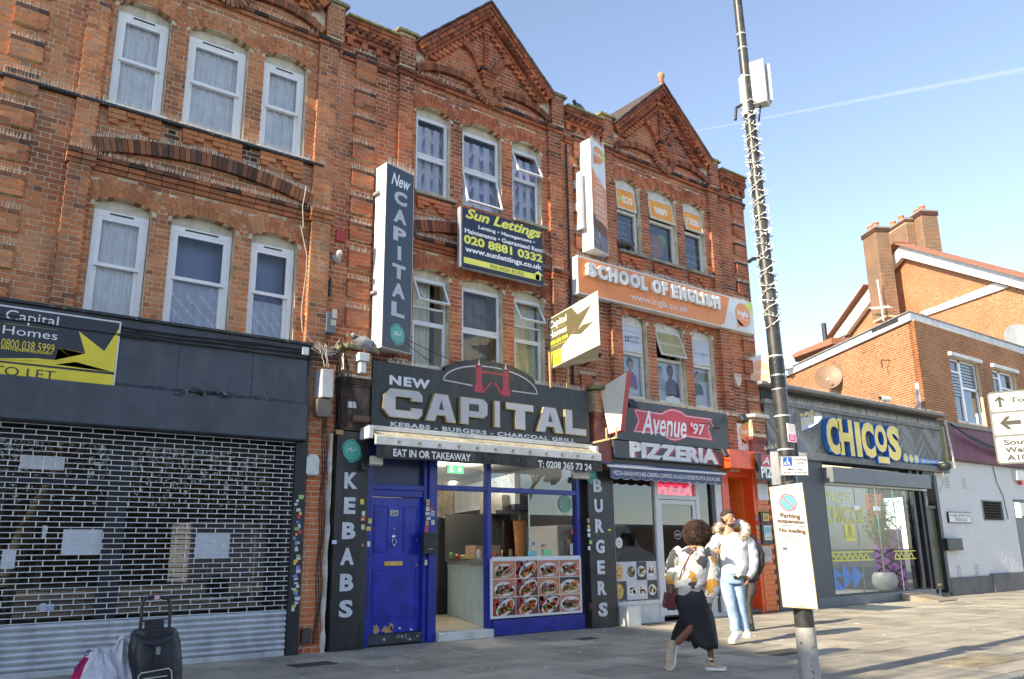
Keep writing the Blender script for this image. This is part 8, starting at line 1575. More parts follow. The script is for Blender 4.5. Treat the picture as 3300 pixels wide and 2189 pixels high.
# == shopping trolley and plastic bags
pb_ = GR(*q('z6', 1400, 1620)); TX = -.75
def TF(u, v, y=None): 
 y = TR_Y if y is None else y; x, z = F(*q('z6', u, v), y); return Vector((x, y, z))
TR_Y = -4.25; TRO = empty('shopping_trolley', TF(1400, 1461), 'black fabric shopping trolley bag with tubular handle before the shutter', 'shopping trolley')
FBK = mat('black_nylon', (.018,.02,.026), .45, var=.3, scale=10, bump=.6, bscale=18)
def P2(u, v, y): return TF(u, v, TR_Y+y)
secs = [(2000, 1040, 1770), (1850, 1035, 1775), (1700, 1035, 1780), (1461, 1035, 1790), (1250, 1025, 1790), (1050, 1018, 1780), (900, 1050, 1775), (760, 1075, 1735), (700, 1120, 1700)]
vs = []; n = 24
for k, (v, u0, u1) in enumerate(secs):
 a = P2(u0, v, 0); b = P2(u1, v, 0); c = (a+b)/2; hw = (b.x-a.x)/2; dp = .16 if k < 6 else .13
 for i in range(n):
  t_ = 2*math.pi*i/n; cx_, sx_ = math.cos(t_), math.sin(t_); e = .55; x = hw*abs(cx_)**e*(1 if cx_ > 0 else -1); y = dp*abs(sx_)**e*(1 if sx_ > 0 else -1); vs.append((c.x+x*(1+.015*math.sin(k*2.3+i)), c.y+y*(1+.05*math.sin(k*1.7+i*2.1)), c.z))
MB().add(vs, [(i+n*k, (i+1) % n+n*k, (i+1) % n+n*(k+1), i+n*(k+1)) for k in range(len(secs)-1) for i in range(n)]+[tuple(range(n*(len(secs)-1), n*len(secs)))]).build('bag_body', FBK, TRO, smooth=True)
fl = []; nn = 12
for i in range(nn+1):
 u = 1095+(1700-1095)*i/nn; vt = 755-90*(i/nn)**1.5; vb = 800+140*math.sin(math.pi*min(1, i/nn*1.02))**.7; fl.append((u, vt, vb))
mb = MB()
for (u0, a0, b0_), (u1, a1, b1_) in zip(fl, fl[1:]):
 for j in range(4):
  f0, f1 = j/4, (j+1)/4; y0, y1 = -.02-.17*math.sin(f0*1.5), -.02-.17*math.sin(f1*1.5)
  mb.add([P2(u0, a0+(b0_-a0)*f0, y0), P2(u1, a1+(b1_-a1)*f0, y0), P2(u1, a1+(b1_-a1)*f1, y1), P2(u0, a0+(b0_-a0)*f1, y1)], [(0, 3, 2, 1)])
mb.build('flap', FBK, TRO, smooth=True)
hp = [(1190, 1461), (1185, 740), (1205, 560), (1215, 380), (1225, 300), (1260, 235), (1340, 212), (1440, 210), (1540, 212), (1615, 235), (1645, 300), (1645, 380), (1640, 560), (1630, 700), (1630, 1461)]
MB().tube([P2(u, v, .12) for u, v in hp], .013, 10).tube([P2(1205, 575, .12), P2(1635, 540, .12)], .007, 8).build('handle', mat('dark_tube', (.05,.05,.055), .3, metal=.5), TRO, smooth=True)
MB().slab([P2(1255, 750, .10), P2(1555, 720, .10), P2(1555, 530, .11), P2(1258, 560, .11)], (0, .008, 0)).build('back_panel', FBK, TRO); a = P2(1440, 215, .12); MB().obox(a, (.018, 0, 0), (0, .016, 0), (0, 0, .016)).build('grip_tape', mat('pink_tape', (.65,.45,.50), .6), TRO)
a = P2(1460, 1030, -.185); MB().obox(a, (.016, 0, 0), (0, .008, 0), (0, 0, .028)).build('buckle', GBOX, TRO, bevel=.003); MB().tube([P2(1455, 900, -.19), P2(1415, 1000, -.19), P2(1400, 1300, -.18)], .008, 5).build('strap', BLACKM, TRO)
pc = [P2(1160, 1560, -.19), P2(1160, 1420, -.19), P2(1200, 1370, -.19), P2(1620, 1295, -.19), P2(1665, 1330, -.19), P2(1680, 1560, -.19)]; MB().slab(pc, (0, .05, 0)).build('pocket', FBK, TRO, bevel=.01); MB().tube([p+Vector((0, -.006, 0)) for p in pc], .004, 5).tube([P2(1240, 1459, -.197), P2(1600, 1408, -.197)], .004, 5).build('piping', WBOX, TRO)
for sx_ in (1080, 1730): c = P2(sx_, 2050, .1); c.z = .085; MB().lathe(c-Vector((.02, 0, 0)), [(.085, 0), (.085, .035)], 20, (1, 0, 0)).build('wheel', BLACKM, TRO, smooth=True)
# crumpled bags
def bag(name, label, c, rx, ry, rz, m, seed, knot=True, parts=()):
 rr = random.Random(seed); t = empty(name, (c.x, c.y, 0), label, 'plastic bag'); n, m_ = 40, 26; vs = []; ph = [rr.uniform(0, 6) for _ in range(6)]
 for i in range(m_+1):
  v = math.pi*i/m_
  for k in range(n):
   a = 2*math.pi*k/n; w_ = 1+.06*math.sin(3*a+ph[0])+.05*math.sin(5*v+2*a+ph[1])+.035*math.sin(9*a+3*v+ph[2])+.025*math.sin(14*a-5*v+ph[3]); s = max(0, math.sin(v))**.8; z = math.cos(v); top_ = 1.0
   if z > .6 and knot: s *= 1-.45*(z-.6)/.4; top_ = 1+.25*(z-.6)/.4
   vs.append((c.x+rx*s*math.cos(a)*w_, c.y+ry*s*math.sin(a)*w_, max(.01, c.z+rz*z*top_*w_)))
 MB().add(vs, [(i*n+k, (i+1)*n+k, (i+1)*n+(k+1) % n, i*n+(k+1) % n) for i in range(m_) for k in range(n)]).build('bag_body', m, t, smooth=True); return t
PLA = bpy.data.materials.new('milky_plastic'); t_, n, l = nodes(PLA); b = n['Principled BSDF']; b.inputs['Base Color'].default_value = (.66,.66,.70,1); b.inputs['Roughness'].default_value = .25; b.inputs['Alpha'].default_value = .86; b.inputs['Subsurface Weight'].default_value = .0
nz = n.new('ShaderNodeTexNoise'); nz.inputs['Scale'].default_value = 9; nz.inputs['Detail'].default_value = 5; nz.inputs['Distortion'].default_value = 1.5; gg = n.new('ShaderNodeNewGeometry'); l.new(gg.outputs['Position'], nz.inputs['Vector']); bb = n.new('ShaderNodeBump'); bb.inputs['Strength'].default_value = .9; bb.inputs['Distance'].default_value = .03; l.new(nz.outputs['Fac'], bb.inputs['Height']); l.new(bb.outputs[0], b.inputs['Normal'])
BY = -4.15; B1 = bag('plastic_bag', 'bulging white plastic bag on the ground beside the shopping trolley', Vector((F(*q('z6', 860, 1461), BY)[0], BY, .30)), .20, .2, F(*q('z6', 860, 990), BY)[1]-.33, PLA, 3)
B2 = bag('plastic_bag', 'knotted white plastic bag with magenta print, leftmost on the ground', Vector((F(*q('z6', 470, 1461), BY)[0], BY-.1, .30)), .20, .2, F(*q('z6', 450, 960), BY-.1)[1]-.40, PLA, 8)
xx = [F(*q('z6', u, v), BY-.32) for u, v in ((120, 1461), (270, 1461), (345, 1250), (410, 1140), (330, 1110), (215, 1270))]; cen = Vector((sum(x for x, z in xx)/6, 0, sum(z for x, z in xx)/6))
MB().add([(x, BY-.33+.06*abs(x-xx[3][0]), z) for x, z in xx], [(0, 1, 2, 3, 4, 5)]).build('magenta_print', mat('magenta_plastic', (.50,.005,.12), .35), B2)
A = Art((xx[0][0]+.03, BY-.34, xx[0][1]+.0), (.52, 0, .85), (-.85, 0, .52), (0, -1, 0)); A.text('CALL US', .04, .02, .20, .05, (.08,.01,.12), .02); A.build('lettering', PRINT, B2)
# == pigeons
def pigeon(label, p, yaw, s=1.0, dark=0):
 t = empty('pigeon', p, label, 'pigeon'); M = Matrix.Rotation(yaw, 3, 'Z'); V_ = lambda x, y, z: Vector(p)+M @ Vector((x*s, y*s, z*s)); c = .10 if dark else .22
 b_ = MB(); prof = [(.00, -.20), (.020, -.19), (.028, -.12), (.055, -.06), (.068, .0), (.060, .05), (.040, .085), (.028, .105)]; ax_ = M @ Vector((.93, 0, .35))
 b_.col = (c, c*1.02, c*1.08); b_.lathe(V_(0, 0, .10), [(r_*s, h*s) for r_, h in prof], 14, ax_); b_.ball(V_(.115, 0, .165), .030*s, n=10, m=8); b_.col = (.05,.07,.07); b_.lathe(V_(.07, 0, .125), [(.042*s, 0), (.034*s, .02*s), (.028*s, .035*s)], 12, (M @ Vector((.8, 0, .6)))); b_.col = (.12,.11,.10); b_.lathe(V_(.138, 0, .160), [(.008*s, 0), (.005*s, .02*s), (.001, .028*s)], 6, M @ Vector((1, 0, -.2)))
 b_.col = (.6,.15,.02); b_.ball(V_(.125, .026, .17), .005*s, n=6, m=4); b_.ball(V_(.125, -.026, .17), .005*s, n=6, m=4); b_.build('body', print_mat('feather', .8), t, smooth=True)
 for sy in (1, -1):
  w_ = MB(); w_.col = (c*1.5, c*1.5, c*1.5); w_.ball(V_(-.03, .052*sy, .105), .10*s, .018*s, .042*s, n=12, m=6, M=M @ Matrix.Rotation(-.3, 3, 'Y')); w_.col = (.04,.04,.045); w_.ball(V_(-.07, .06*sy, .10), .012*s, .014*s, .035*s, n=8, m=6, M=M); w_.build('wing', print_mat('feather', .8), t, smooth=True)
  f_ = MB(); f_.col = (.55,.12,.10); f_.tube([V_(.0, .022*sy, .06), V_(.0, .022*sy, .0), V_(.03, .022*sy, .0)], .004*s, 5); f_.build('leg', print_mat('feather', .8), t)
x, z = F(*q('z1', 540, 425), -.33); WB_ = empty('cable_bracket', (x, -.2, z-.2), 'grubby white fixture below the perched pigeon', 'fixture'); MB().box(x-.09, x+.09, -.36, -.18, z-.14, z-.01).build('case', WBOX, WB_, bevel=.012); MB().box(x-.05, x+.06, -.33, -.2, z-.32, z-.14).build('stem', WBOX, WB_, bevel=.02)
pigeon('pigeon with pale wings perched on the fixture above the KEBABS panel', (x+.02, -.27, z-.01), R(185), 1.55)
x, z = F(*q('c2', 1855, 790), .05); pigeon('dark pigeon on the parapet between the two right gables', (x, .05, 10.03), R(200), 1.4, 1)
x, z = F(*q('c4', 2160, 455), -.05); pigeon('left pigeon of two on the sill below FREE TRIAL LESSON', (x-.02, -.03, 7.265), R(100), 1.35, 1); x, z = F(*q('c4', 2205, 455), -.05); pigeon('right pigeon of two on the sill below FREE TRIAL LESSON', (x+.03, -.03, 7.265), R(60), 1.35, 1)
# == people
SKM = print_mat('skin', .55); vf = -vd                      # vr: towards the right of the view, vf: towards the viewer
def skin(name, nds, eds, m, parent, root=0, sub=2, extra=None, col=None, disp=0.0):
 me = bpy.data.meshes.new(name); keys = list(nds); ix = {k: i for i, k in enumerate(keys)}
 me.from_pydata([tuple(nds[k][0]) for k in keys], [(ix[a], ix[b]) for a, b in eds], []); o = bpy.data.objects.new(name, me); COL.objects.link(o)
 bm = bmesh.new(); bm.from_mesh(me); ly = bm.verts.layers.skin.verify(); bm.verts.ensure_lookup_table()
 for k in keys:
  r_ = nds[k][1]; v = bm.verts[ix[k]][ly]; v.radius = r_ if isinstance(r_, tuple) else (r_, r_); v.use_root = ix[k] == root
 bm.to_mesh(me); bm.free()
 o.modifiers.new('s', 'SKIN').use_smooth_shade = True; s = o.modifiers.new('u', 'SUBSURF'); s.levels = sub; s.render_levels = sub
 dg = bpy.context.evaluated_depsgraph_get(); dg.update(); m2 = bpy.data.meshes.new_from_object(o.evaluated_get(dg)); bpy.data.objects.remove(o)
 mb = MB(); mb.col = col; mb.add([v.co.copy() for v in m2.vertices], [tuple(p.vertices) for p in m2.polygons])
 if disp: rr = random.Random(1); mb.v = [(x+disp*math.sin(y*31+z*37), y+disp*math.sin(x*29+z*41), z+disp*math.sin(x*33)) for x, y, z in mb.v]
 if extra: n = len(mb.v); mb.v += extra.v; mb.f += [tuple(i+n for i in f) for f in extra.f]; mb.c += extra.c
 return mb.build(name, m, parent, smooth=True)
class Fig:
 """places joints of one figure on an upright plane through its feet, from where the photograph shows them"""
 def __init__(s, c, foot): s.c = c; s.p0 = foot
 def __call__(s, u, v, d=0.0): return PT(*q(s.c, u, v), s.p0+vf*d, vf)
def hand(mb, w, tip, side, col, s=1.0, curl=.5, thumb=None):
 """palm, four unequal fingers bent at the knuckle and a thumb leaving the side of the palm"""
 w, tip, side = Vector(w), Vector(tip), Vector(side).normalized(); d = (tip-w).normalized(); L = .185*s; nrm = d.cross(side).normalized(); mb.col = col
 mb.tube([w-d*.02, w+d*.03, w+d*.095*s], [.027*s, .036*s, .034*s], 8)
 for i, (o, ln) in enumerate(((-.030, .074), (-.010, .084), (.010, .078), (.029, .060))):
  a = w+d*.085*s+side*o*s; b = a+(d*math.cos(curl*.6)+nrm*math.sin(curl*.6)).normalized()*ln*.5*s; c = b+(d*math.cos(curl*1.5)+nrm*math.sin(curl*1.5))*ln*.5*s; mb.tube([a, b, c], [.0098*s, .0088*s, .0070*s], 6); mb.ball(c, .0072*s, n=6, m=4)
 th = (side*(-1 if thumb is None else thumb)); a = w+d*.025*s+th*.026*s; b = a+(d*.6+th*.75).normalized()*.038*s; c = b+(d*.95+th*.15+nrm*.3).normalized()*.034*s; mb.tube([a, b, c], [.013*s, .011*s, .008*s], 6); mb.ball(c, .0082*s, n=6, m=4)
def head(mb, c, fw, sk, s=1.0, beard=None, hair=None, lips=(.40,.14,.12)):
 """skull, jaw, nose, eyes, brows, mouth and ears, looking along fw"""
 fw = Vector(fw).normalized(); up = Vector((0, 0, 1)); fw = (fw-up*fw.z*.5).normalized(); sd = fw.cross(up).normalized(); up = sd.cross(fw); M = Matrix((sd, fw, up)).transposed(); B = lambda x, y, z: c+M @ Vector((x*s, y*s, z*s))
 mb.col = sk; mb.ball(B(0, -.012, .028), .076*s, .094*s, .092*s, 18, 12, M); mb.ball(B(0, .028, -.050), .054*s, .058*s, .066*s, 16, 10, M); mb.ball(B(0, .048, -.092), .026*s, .026*s, .020*s, 10, 6, M)
 mb.tube([B(0, .078, .020), B(0, .100, -.018)], [.008*s, .0145*s], 8); mb.ball(B(0, .100, -.020), .015*s, .014*s, .011*s, 8, 6, M)
 for e in (1, -1):
  mb.col = sk; mb.ball(B(.077*e, -.006, -.006), .010*s, .020*s, .030*s, 8, 6, M); mb.ball(B(.046*e, .052, -.022), .022*s, .022*s, .020*s, 8, 6, M)
  mb.col = (.62,.60,.57); mb.ball(B(.030*e, .076, .012), .014*s, .008*s, .0085*s, 8, 6, M); mb.col = (.02,.015,.012); mb.ball(B(.030*e, .083, .012), .0065*s, .004*s, .0068*s, 8, 6, M); mb.col = tuple(k*.25 for k in sk); mb.tube([B(.014*e, .084, .033), B(.030*e, .084, .038), B(.048*e, .070, .034)], .0048*s, 5)
 mb.col = lips; mb.ball(B(0, .083, -.056), .024*s, .010*s, .0065*s, 10, 6, M); mb.ball(B(0, .082, -.064), .020*s, .010*s, .006*s, 10, 6, M)
 if beard: mb.col = beard; mb.ball(B(0, .036, -.074), .056*s, .050*s, .044*s, 14, 8, M); mb.ball(B(0, .081, -.044), .026*s, .008*s, .005*s, 8, 5, M); mb.col = sk; mb.ball(B(0, .074, -.040), .034*s, .016*s, .010*s, 10, 6, M); mb.col = lips; mb.ball(B(0, .090, -.060), .020*s, .006*s, .006*s, 8, 5, M)
 return B, M
def shoe(name, heel, toe, m, msole, parent, h=.11, wd=.045, high=True):
 heel, toe = Vector(heel), Vector(toe); d = toe-heel; L = d.length; d.normalize(); sd = d.cross(Vector((0, 0, 1))).normalized() if abs(d.z) < .95 else vr; up = sd.cross(d).normalized(); up = up if up.z > 0 or abs(d.z) > .9 else -up
 if up.dot(vr) > 0 and abs(d.z) > .5: pass
 n = 16; secs = [(.0, .70, .02, h*.85), (.10, .95, .02, h), (.30, .98, .02, h*(.95 if high else .7)), (.50, .95, .02, h*.72), (.72, 1.12, .02, h*.52), (.90, 1.0, .02, h*.44), (1.0, .55, .02, h*.32)]; vs = []
 for t, w_, z0, z1 in secs:
  for i in range(n): a = 2*math.pi*i/n; vs.append(heel+d*L*t+sd*(wd*w_*math.cos(a))+up*((z0+z1)/2+(z1-z0)/2*math.sin(a)))
 fs = [(i+n*k, (i+1) % n+n*k, (i+1) % n+n*(k+1), i+n*(k+1)) for k in range(len(secs)-1) for i in range(n)]+[tuple(range(n-1, -1, -1)), tuple(range(n*6, n*7))]; MB().add(vs, fs).build(name, m, parent, smooth=True)
 out = [(-.01, .6), (.15, 1.05), (.5, .98), (.75, 1.22), (.95, 1.0), (1.03, .4)]; pts = [heel+d*L*t+sd*wd*w_ for t, w_ in out]+[heel+d*L*t-sd*wd*w_ for t, w_ in out[::-1]]; MB().slab(pts, up*.032).build('sole', msole, parent)
 lc = MB()
 for k in range(4): p = heel+d*L*(.42+.085*k)+up*(h*(.86-.10*k)+.01); lc.tube([p-sd*.022, p+up*.004, p+sd*.022], .0035, 4)
 lc.build('laces', msole, parent)
def tuft_hair(c, rad3, n, ln, thick, seed, m, name, parent, M=None, zmin=-1.0):
 rr = random.Random(seed); mb = MB()
 for _ in range(n):
  d = Vector((rr.gauss(0, 1), rr.gauss(0, 1), rr.gauss(0, 1))).normalized()
  if d.z < zmin: continue
  p = c+Vector((d.x*rad3[0], d.y*rad3[1], d.z*rad3[2]))*rr.uniform(.86, 1.02); t = d.orthogonal().normalized(); t.rotate(Matrix.Rotation(rr.uniform(0, 6.28), 3, d)); L = ln*rr.uniform(.5, 1.3)
  mb.tube([p-d*L*.6, p+t*L*.35, p+d*L*.5-t*L*.2], [thick, thick*.9, thick*.35], 3, False)
 return mb.build(name, m, parent)
def crom(P, k=5):
 out = []
 for i in range(len(P)-1):
  a, b, c, d = P[max(i-1, 0)], P[i], P[i+1], P[min(i+2, len(P)-1)]
  for j in range(k): t = j/k; out.append(.5*((2*b)+(c-a)*t+(2*a-5*b+4*c-d)*t*t+(3*b-a-3*c+d)*t**3))
 return out+[P[-1]]
def limb(name, pts, radii, m, parent, fold=.05, freq=9, n=18):
 """cloth tube round a limb, with folds that gather at the joints"""
 Q = crom([Vector((*p, r_)).to_4d() if False else Vector((p[0], p[1], p[2], r_)) for p, r_ in zip(pts, radii)], 6); mb = MB(); mb.tube([q.to_3d() for q in Q], [q[3] for q in Q], n); k = 0
 for i, q in enumerate(Q):
  c = Vector(q[:3])
  for j in range(n): v = Vector(mb.v[k]); f_ = 1+fold*math.sin(i*freq*.31+3*math.sin(j*.35))+fold*.6*math.sin(j*1.1+i*.9); mb.v[k] = tuple(c+(v-c)*f_); k += 1
 return mb.build(name, m, parent, smooth=True)
def loft(name, rows, FF, m, parent, cut=None, fold=.03, n=36, thick=.008):
 """garment round the trunk: rows of left, right, height, depth and forward offset; cut leaves the front open"""
 R_ = crom([Vector((a, b, c, d*1000, )) for a, b, c, d, e in rows], 4); O_ = crom([Vector((e, 0)) for *_, e in rows], 4); vs = []
 for k, (r_, o) in enumerate(zip(R_, O_)):
  a, b = FF(r_[0], r_[2], o[0]), FF(r_[1], r_[2], o[0]); c = (a+b)/2; h = (b-a)/2; dp = r_[3]/1000
  for i in range(n): t = 2*math.pi*i/n; ct, st = math.cos(t), math.sin(t); f_ = 1+fold*math.sin(5*t+k*.9)+fold*math.sin(k*1.7+2*t); vs.append(c+h*(abs(ct)**.8*(1 if ct > 0 else -1))*f_+vf*dp*(abs(st)**.8*(1 if st > 0 else -1))*f_)
 K = len(R_); fs = [(i+n*k, i+n*(k+1), (i+1) % n+n*(k+1), (i+1) % n+n*k) for k in range(K-1) for i in range(n) if not (cut and cut[0] <= i < cut[1])]
 o = MB().add(vs, fs).build(name, m, parent, smooth=True); s_ = o.modifiers.new('t', 'SOLIDIFY'); s_.thickness = thick; return o
WCLO = mat('white_cotton', (.74,.73,.72), .85, var=.04, bump=.25, bscale=16); WJ = mat('white_padded_nylon', (.70,.69,.70), .55, var=.06, scale=6, bump=.8, bscale=11); JEAN = mat('pale_ripped_denim', (.30,.42,.58), .85, var=.3, scale=7, bump=.3, bscale=60, wear=.6, wearcol=(.58,.66,.74)); WSH = mat('white_trainer', (.74,.72,.71), .5, var=.04); DARKC = mat('dark_fabric', (.028,.026,.025), .7, var=.4, scale=8, bump=.6, bscale=14); DTR = mat('dark_grey_trousers', (.06,.055,.05), .8, var=.3, bump=.6, bscale=22)
FUR = mat('tan_fur', (.42,.31,.18), .95, var=.4, scale=20); SK1 = (.48,.26,.16)
# --- man in the white jacket
mf = GR(*q('d4', 1290, 1262)); m_ = Fig('d4', mf); MN = empty('person', mf, 'man in white padded jacket with fur hood and pale ripped jeans walking', 'person')
ex = MB(); hc = m_(1188, 200, .02); fwd_ = (vr*.85+vf*.75).normalized(); Bh, Mh = head(ex, hc+Vector((0, 0, .01)), fwd_, SK1, 1.04, beard=(.07,.04,.03))
wl, hl = m_(1040, 478, .30), m_(1125, 470, .30); hand(ex, wl, hl, Vector((0, 0, 1)), SK1, 1.0, .9, thumb=1); wr_, hr_ = m_(1350, 690, .05), m_(1338, 770, .05); hand(ex, wr_, hr_, vf, SK1, 1.0, 1.0, thumb=1)
J = {'p': (m_(1215, 680), .13), 'c': (m_(1215, 520), .135), 't': (m_(1210, 370), .125), 'n': (m_(1195, 285), .058), 'h': (m_(1190, 235), .062), 'sl': (m_(1105, 355), .055), 'el': (m_(1040, 500, .10), .045), 'wl': (wl, .028), 'sr': (m_(1325, 365), .055), 'er': (m_(1390, 535), .045), 'wr': (wr_, .028),
 'jl': (m_(1170, 720), .085), 'kl': (m_(1215, 900, .06), .058), 'al': (m_(1250, 1150, .05), .040), 'fl': (m_(1232, 1225, .08), .035), 'jr': (m_(1265, 720), .085), 'kr': (m_(1290, 900), .058), 'ar': (m_(1330, 1130, -.05), .040), 'fr': (m_(1335, 1195, -.03), .035)}
E_ = [('p', 'c'), ('c', 't'), ('t', 'n'), ('n', 'h'), ('t', 'sl'), ('sl', 'el'), ('el', 'wl'), ('t', 'sr'), ('sr', 'er'), ('er', 'wr'), ('p', 'jl'), ('jl', 'kl'), ('kl', 'al'), ('al', 'fl'), ('p', 'jr'), ('jr', 'kr'), ('kr', 'ar'), ('ar', 'fr')]
skin('body', J, E_, SKM, MN, extra=ex, col=SK1)
def seg(name, ids, r_, m, parent, J, disp=.0, extra=None):
 nd = {}; ed = []
 for i, (k, rad_) in enumerate(zip(ids, r_)): nd[i] = ((J[k][0] if isinstance(k, str) else k), rad_); ed += [(i-1, i)] if i else []
 return skin(name, nd, ed, m, parent, disp=disp)
limb('jeans', [m_(1180, 690), m_(1180, 770, .02), m_(1205, 900, .06), m_(1235, 1030, .05), m_(1250, 1150, .06)], [.095, .100, .080, .072, .068], JEAN, MN, .045); limb('jeans', [m_(1255, 690), m_(1268, 770), m_(1290, 900), m_(1312, 1030, -.03), m_(1332, 1140, -.05)], [.095, .098, .078, .070, .066], JEAN, MN, .045)
loft('jeans', [(1130, 1305, 630, .12, 0), (1118, 1318, 690, .13, 0), (1130, 1312, 750, .12, 0)], m_, JEAN, MN)
loft('shirt', [(1125, 1285, 665, .14, 0), (1120, 1290, 560, .145, .01), (1115, 1300, 440, .14, .01), (1120, 1290, 365, .12, .0), (1155, 1240, 325, .075, .0), (1165, 1230, 300, .062, 0)], m_, WCLO, MN)
loft('jacket', [(1085, 1335, 690, .165, 0), (1075, 1350, 600, .175, 0), (1072, 1350, 480, .17, 0), (1078, 1345, 400, .16, 0), (1100, 1325, 345, .13, 0), (1140, 1265, 310, .09, -.01)], m_, WJ, MN, cut=(8, 16), fold=.035, thick=.03)
limb('sleeve', [m_(1118, 352), m_(1070, 400, .03), m_(1035, 465, .08), m_(1020, 505, .14), m_(1035, 487, .25)], [.080, .088, .082, .078, .052], WJ, MN, .07, 16); limb('sleeve', [m_(1305, 352), m_(1360, 410), m_(1388, 500), m_(1392, 590, .02), m_(1355, 690, .04)], [.088, .098, .092, .086, .066], WJ, MN, .07, 16)
MB().obox(m_(1300, 600, .155), vr*.05, vf*.006, Vector((0, 0, .004))).build('pocket_flap', GBOX, MN); MB().obox(m_(1285, 692, .12), vr*.09, vf*.04, Vector((0, 0, .022))).build('jacket_hem', DARKC, MN, bevel=.01)
fr2_ = [m_(u, v, d) for u, v, d in ((1085, 285, .06), (1110, 250, -.02), (1200, 262, -.15), (1290, 225, -.08), (1340, 265, .02), (1335, 320, .10), (1300, 345, .14))]; fm = MB(); fm.tube(fr2_, [.035, .045, .05, .055, .055, .05, .03], 10); fm.build('hood', WJ, MN, smooth=True)
rr = random.Random(3); fz = MB()
for a, b in zip(fr2_, fr2_[1:]):
 for k in range(150): c = a.lerp(b, rr.random()); d = Vector((rr.gauss(0, 1), rr.gauss(0, 1), rr.gauss(0, 1))).normalized(); p = c+d*.045; fz.tube([p, p+d*.022+Vector((0, 0, -.006)), p+d*.038+Vector((rr.gauss(0, .008), 0, -.012))], [.0045, .0035, .001], 3, False)
fz.build('fur_trim', FUR, MN)
HB = mat('dark_brown_hair', (.035,.024,.018), .8, var=.3, scale=30); hm = MB(); hm.ball(Bh(0, -.022, .052), .080, .092, .080, 18, 12, Mh); hm.ball(Bh(0, -.05, -.005), .076, .062, .062, 14, 8, Mh); hm.ball(Bh(.0, .035, .095), .062, .050, .036, 12, 8, Mh); hm.build('hair', HB, MN, smooth=True)
shoe('trainer', m_(1290, 1205, .0), m_(1215, 1262, .20), WSH, WSH, MN, .15, .055); shoe('trainer', m_(1345, 1195, -.15), m_(1352, 1215, .14), WSH, WSH, MN, .14, .052)
# --- woman with the patterned fleece seen from behind
wf = GR(*q('d4', 1085, 1497)); w_ = Fig('d4', wf); WMN = empty('person', wf, 'woman with afro hair in patchwork fleece and long black skirt seen from behind', 'person'); SK2 = (.20,.085,.045)
def patch(p): 
 return None
ex = MB(); head(ex, w_(915, 330, .0), (-vr*.8-vf*.6), SK2, 1.0); wl, hl = w_(702, 765, .0), w_(700, 860, .02); hand(ex, wl, hl, vf, SK2, .95, .7, thumb=1); wr_, hr_ = w_(1030, 930, .05), w_(1000, 1010, .05); hand(ex, wr_, hr_, vf, SK2, .95, .7, thumb=-1)
ex.col = (.45,.01,.03); [ex.ball(w_(u, v, .07), .006, .006, .010, 6, 4) for u, v in ((985, 1022), (998, 1030), (1010, 1028))]
J = {'p': (w_(860, 850), .14), 'c': (w_(870, 700), .11), 't': (w_(885, 520), .12), 'n': (w_(905, 430), .05), 'h': (w_(912, 370), .055), 'sl': (w_(780, 500), .05), 'el': (w_(715, 640), .04), 'wl': (wl, .027), 'sr': (w_(985, 510), .05), 'er': (w_(1035, 730), .042), 'wr': (wr_, .027),
 'jl': (w_(820, 900), .085), 'kl': (w_(885, 1120, .06), .055), 'al': (w_(730, 1275, .0), .036), 'jr': (w_(910, 900), .085), 'kr': (w_(1010, 1130), .055), 'ar': (w_(1042, 1380), .036), 'fr': (w_(1050, 1430), .036)}
E2 = [e for e in E_ if e not in (('al', 'fl'),)]; skin('body', J, E2, SKM, WMN, extra=ex, col=SK2)
PAT = bpy.data.materials.new('patchwork_fleece'); t_, n, l = nodes(PAT); b = n['Principled BSDF']; b.inputs['Roughness'].default_value = 1; b.inputs['Sheen Weight'].default_value = .5
vo = n.new('ShaderNodeTexVoronoi'); vo.inputs['Scale'].default_value = 11; nz = n.new('ShaderNodeTexNoise'); nz.inputs['Scale'].default_value = 16; gg = n.new('ShaderNodeNewGeometry'); ad = n.new('ShaderNodeMix'); ad.data_type = 'RGBA'; ad.inputs[0].default_value = .10; l.new(gg.outputs['Position'], ad.inputs[6]); l.new(gg.outputs['Position'], nz.inputs['Vector']); l.new(nz.outputs['Color'], ad.inputs[7]); l.new(ad.outputs[2], vo.inputs['Vector'])
sx = n.new('ShaderNodeSeparateColor'); l.new(vo.outputs['Color'], sx.inputs[0]); cr = ramp(n, [(0, (.70,.67,.62)), (.32, (.58,.29,.05)), (.50, (.05,.05,.055)), (.66, (.30,.31,.28)), (.80, (.74,.71,.66))]); cr.color_ramp.interpolation = 'CONSTANT'; l.new(sx.outputs[0], cr.inputs[0]); l.new(cr.outputs[0], b.inputs['Base Color']); bu = n.new('ShaderNodeBump'); bu.inputs['Strength'].default_value = .8; bu.inputs['Distance'].default_value = .02; n3 = n.new('ShaderNodeTexNoise'); n3.inputs['Scale'].default_value = 45; l.new(gg.outputs['Position'], n3.inputs['Vector']); l.new(n3.outputs['Fac'], bu.inputs['Height']); l.new(bu.outputs[0], b.inputs['Normal'])
loft('fleece', [(730, 960, 790, .15, 0), (715, 990, 740, .17, 0), (728, 1015, 640, .165, 0), (740, 1020, 540, .155, 0), (770, 1000, 470, .125, 0), (845, 965, 425, .075, 0)], w_, PAT, WMN, thick=.012); limb('sleeve', [w_(795, 470), w_(745, 520), w_(712, 610), w_(695, 690), w_(702, 752)], [.080, .088, .080, .070, .045], PAT, WMN, .05); limb('sleeve', [w_(975, 470), w_(1025, 540), w_(1040, 660, .02), w_(1042, 780, .04), w_(1028, 870, .05)], [.085, .094, .092, .096, .060], PAT, WMN, .05)
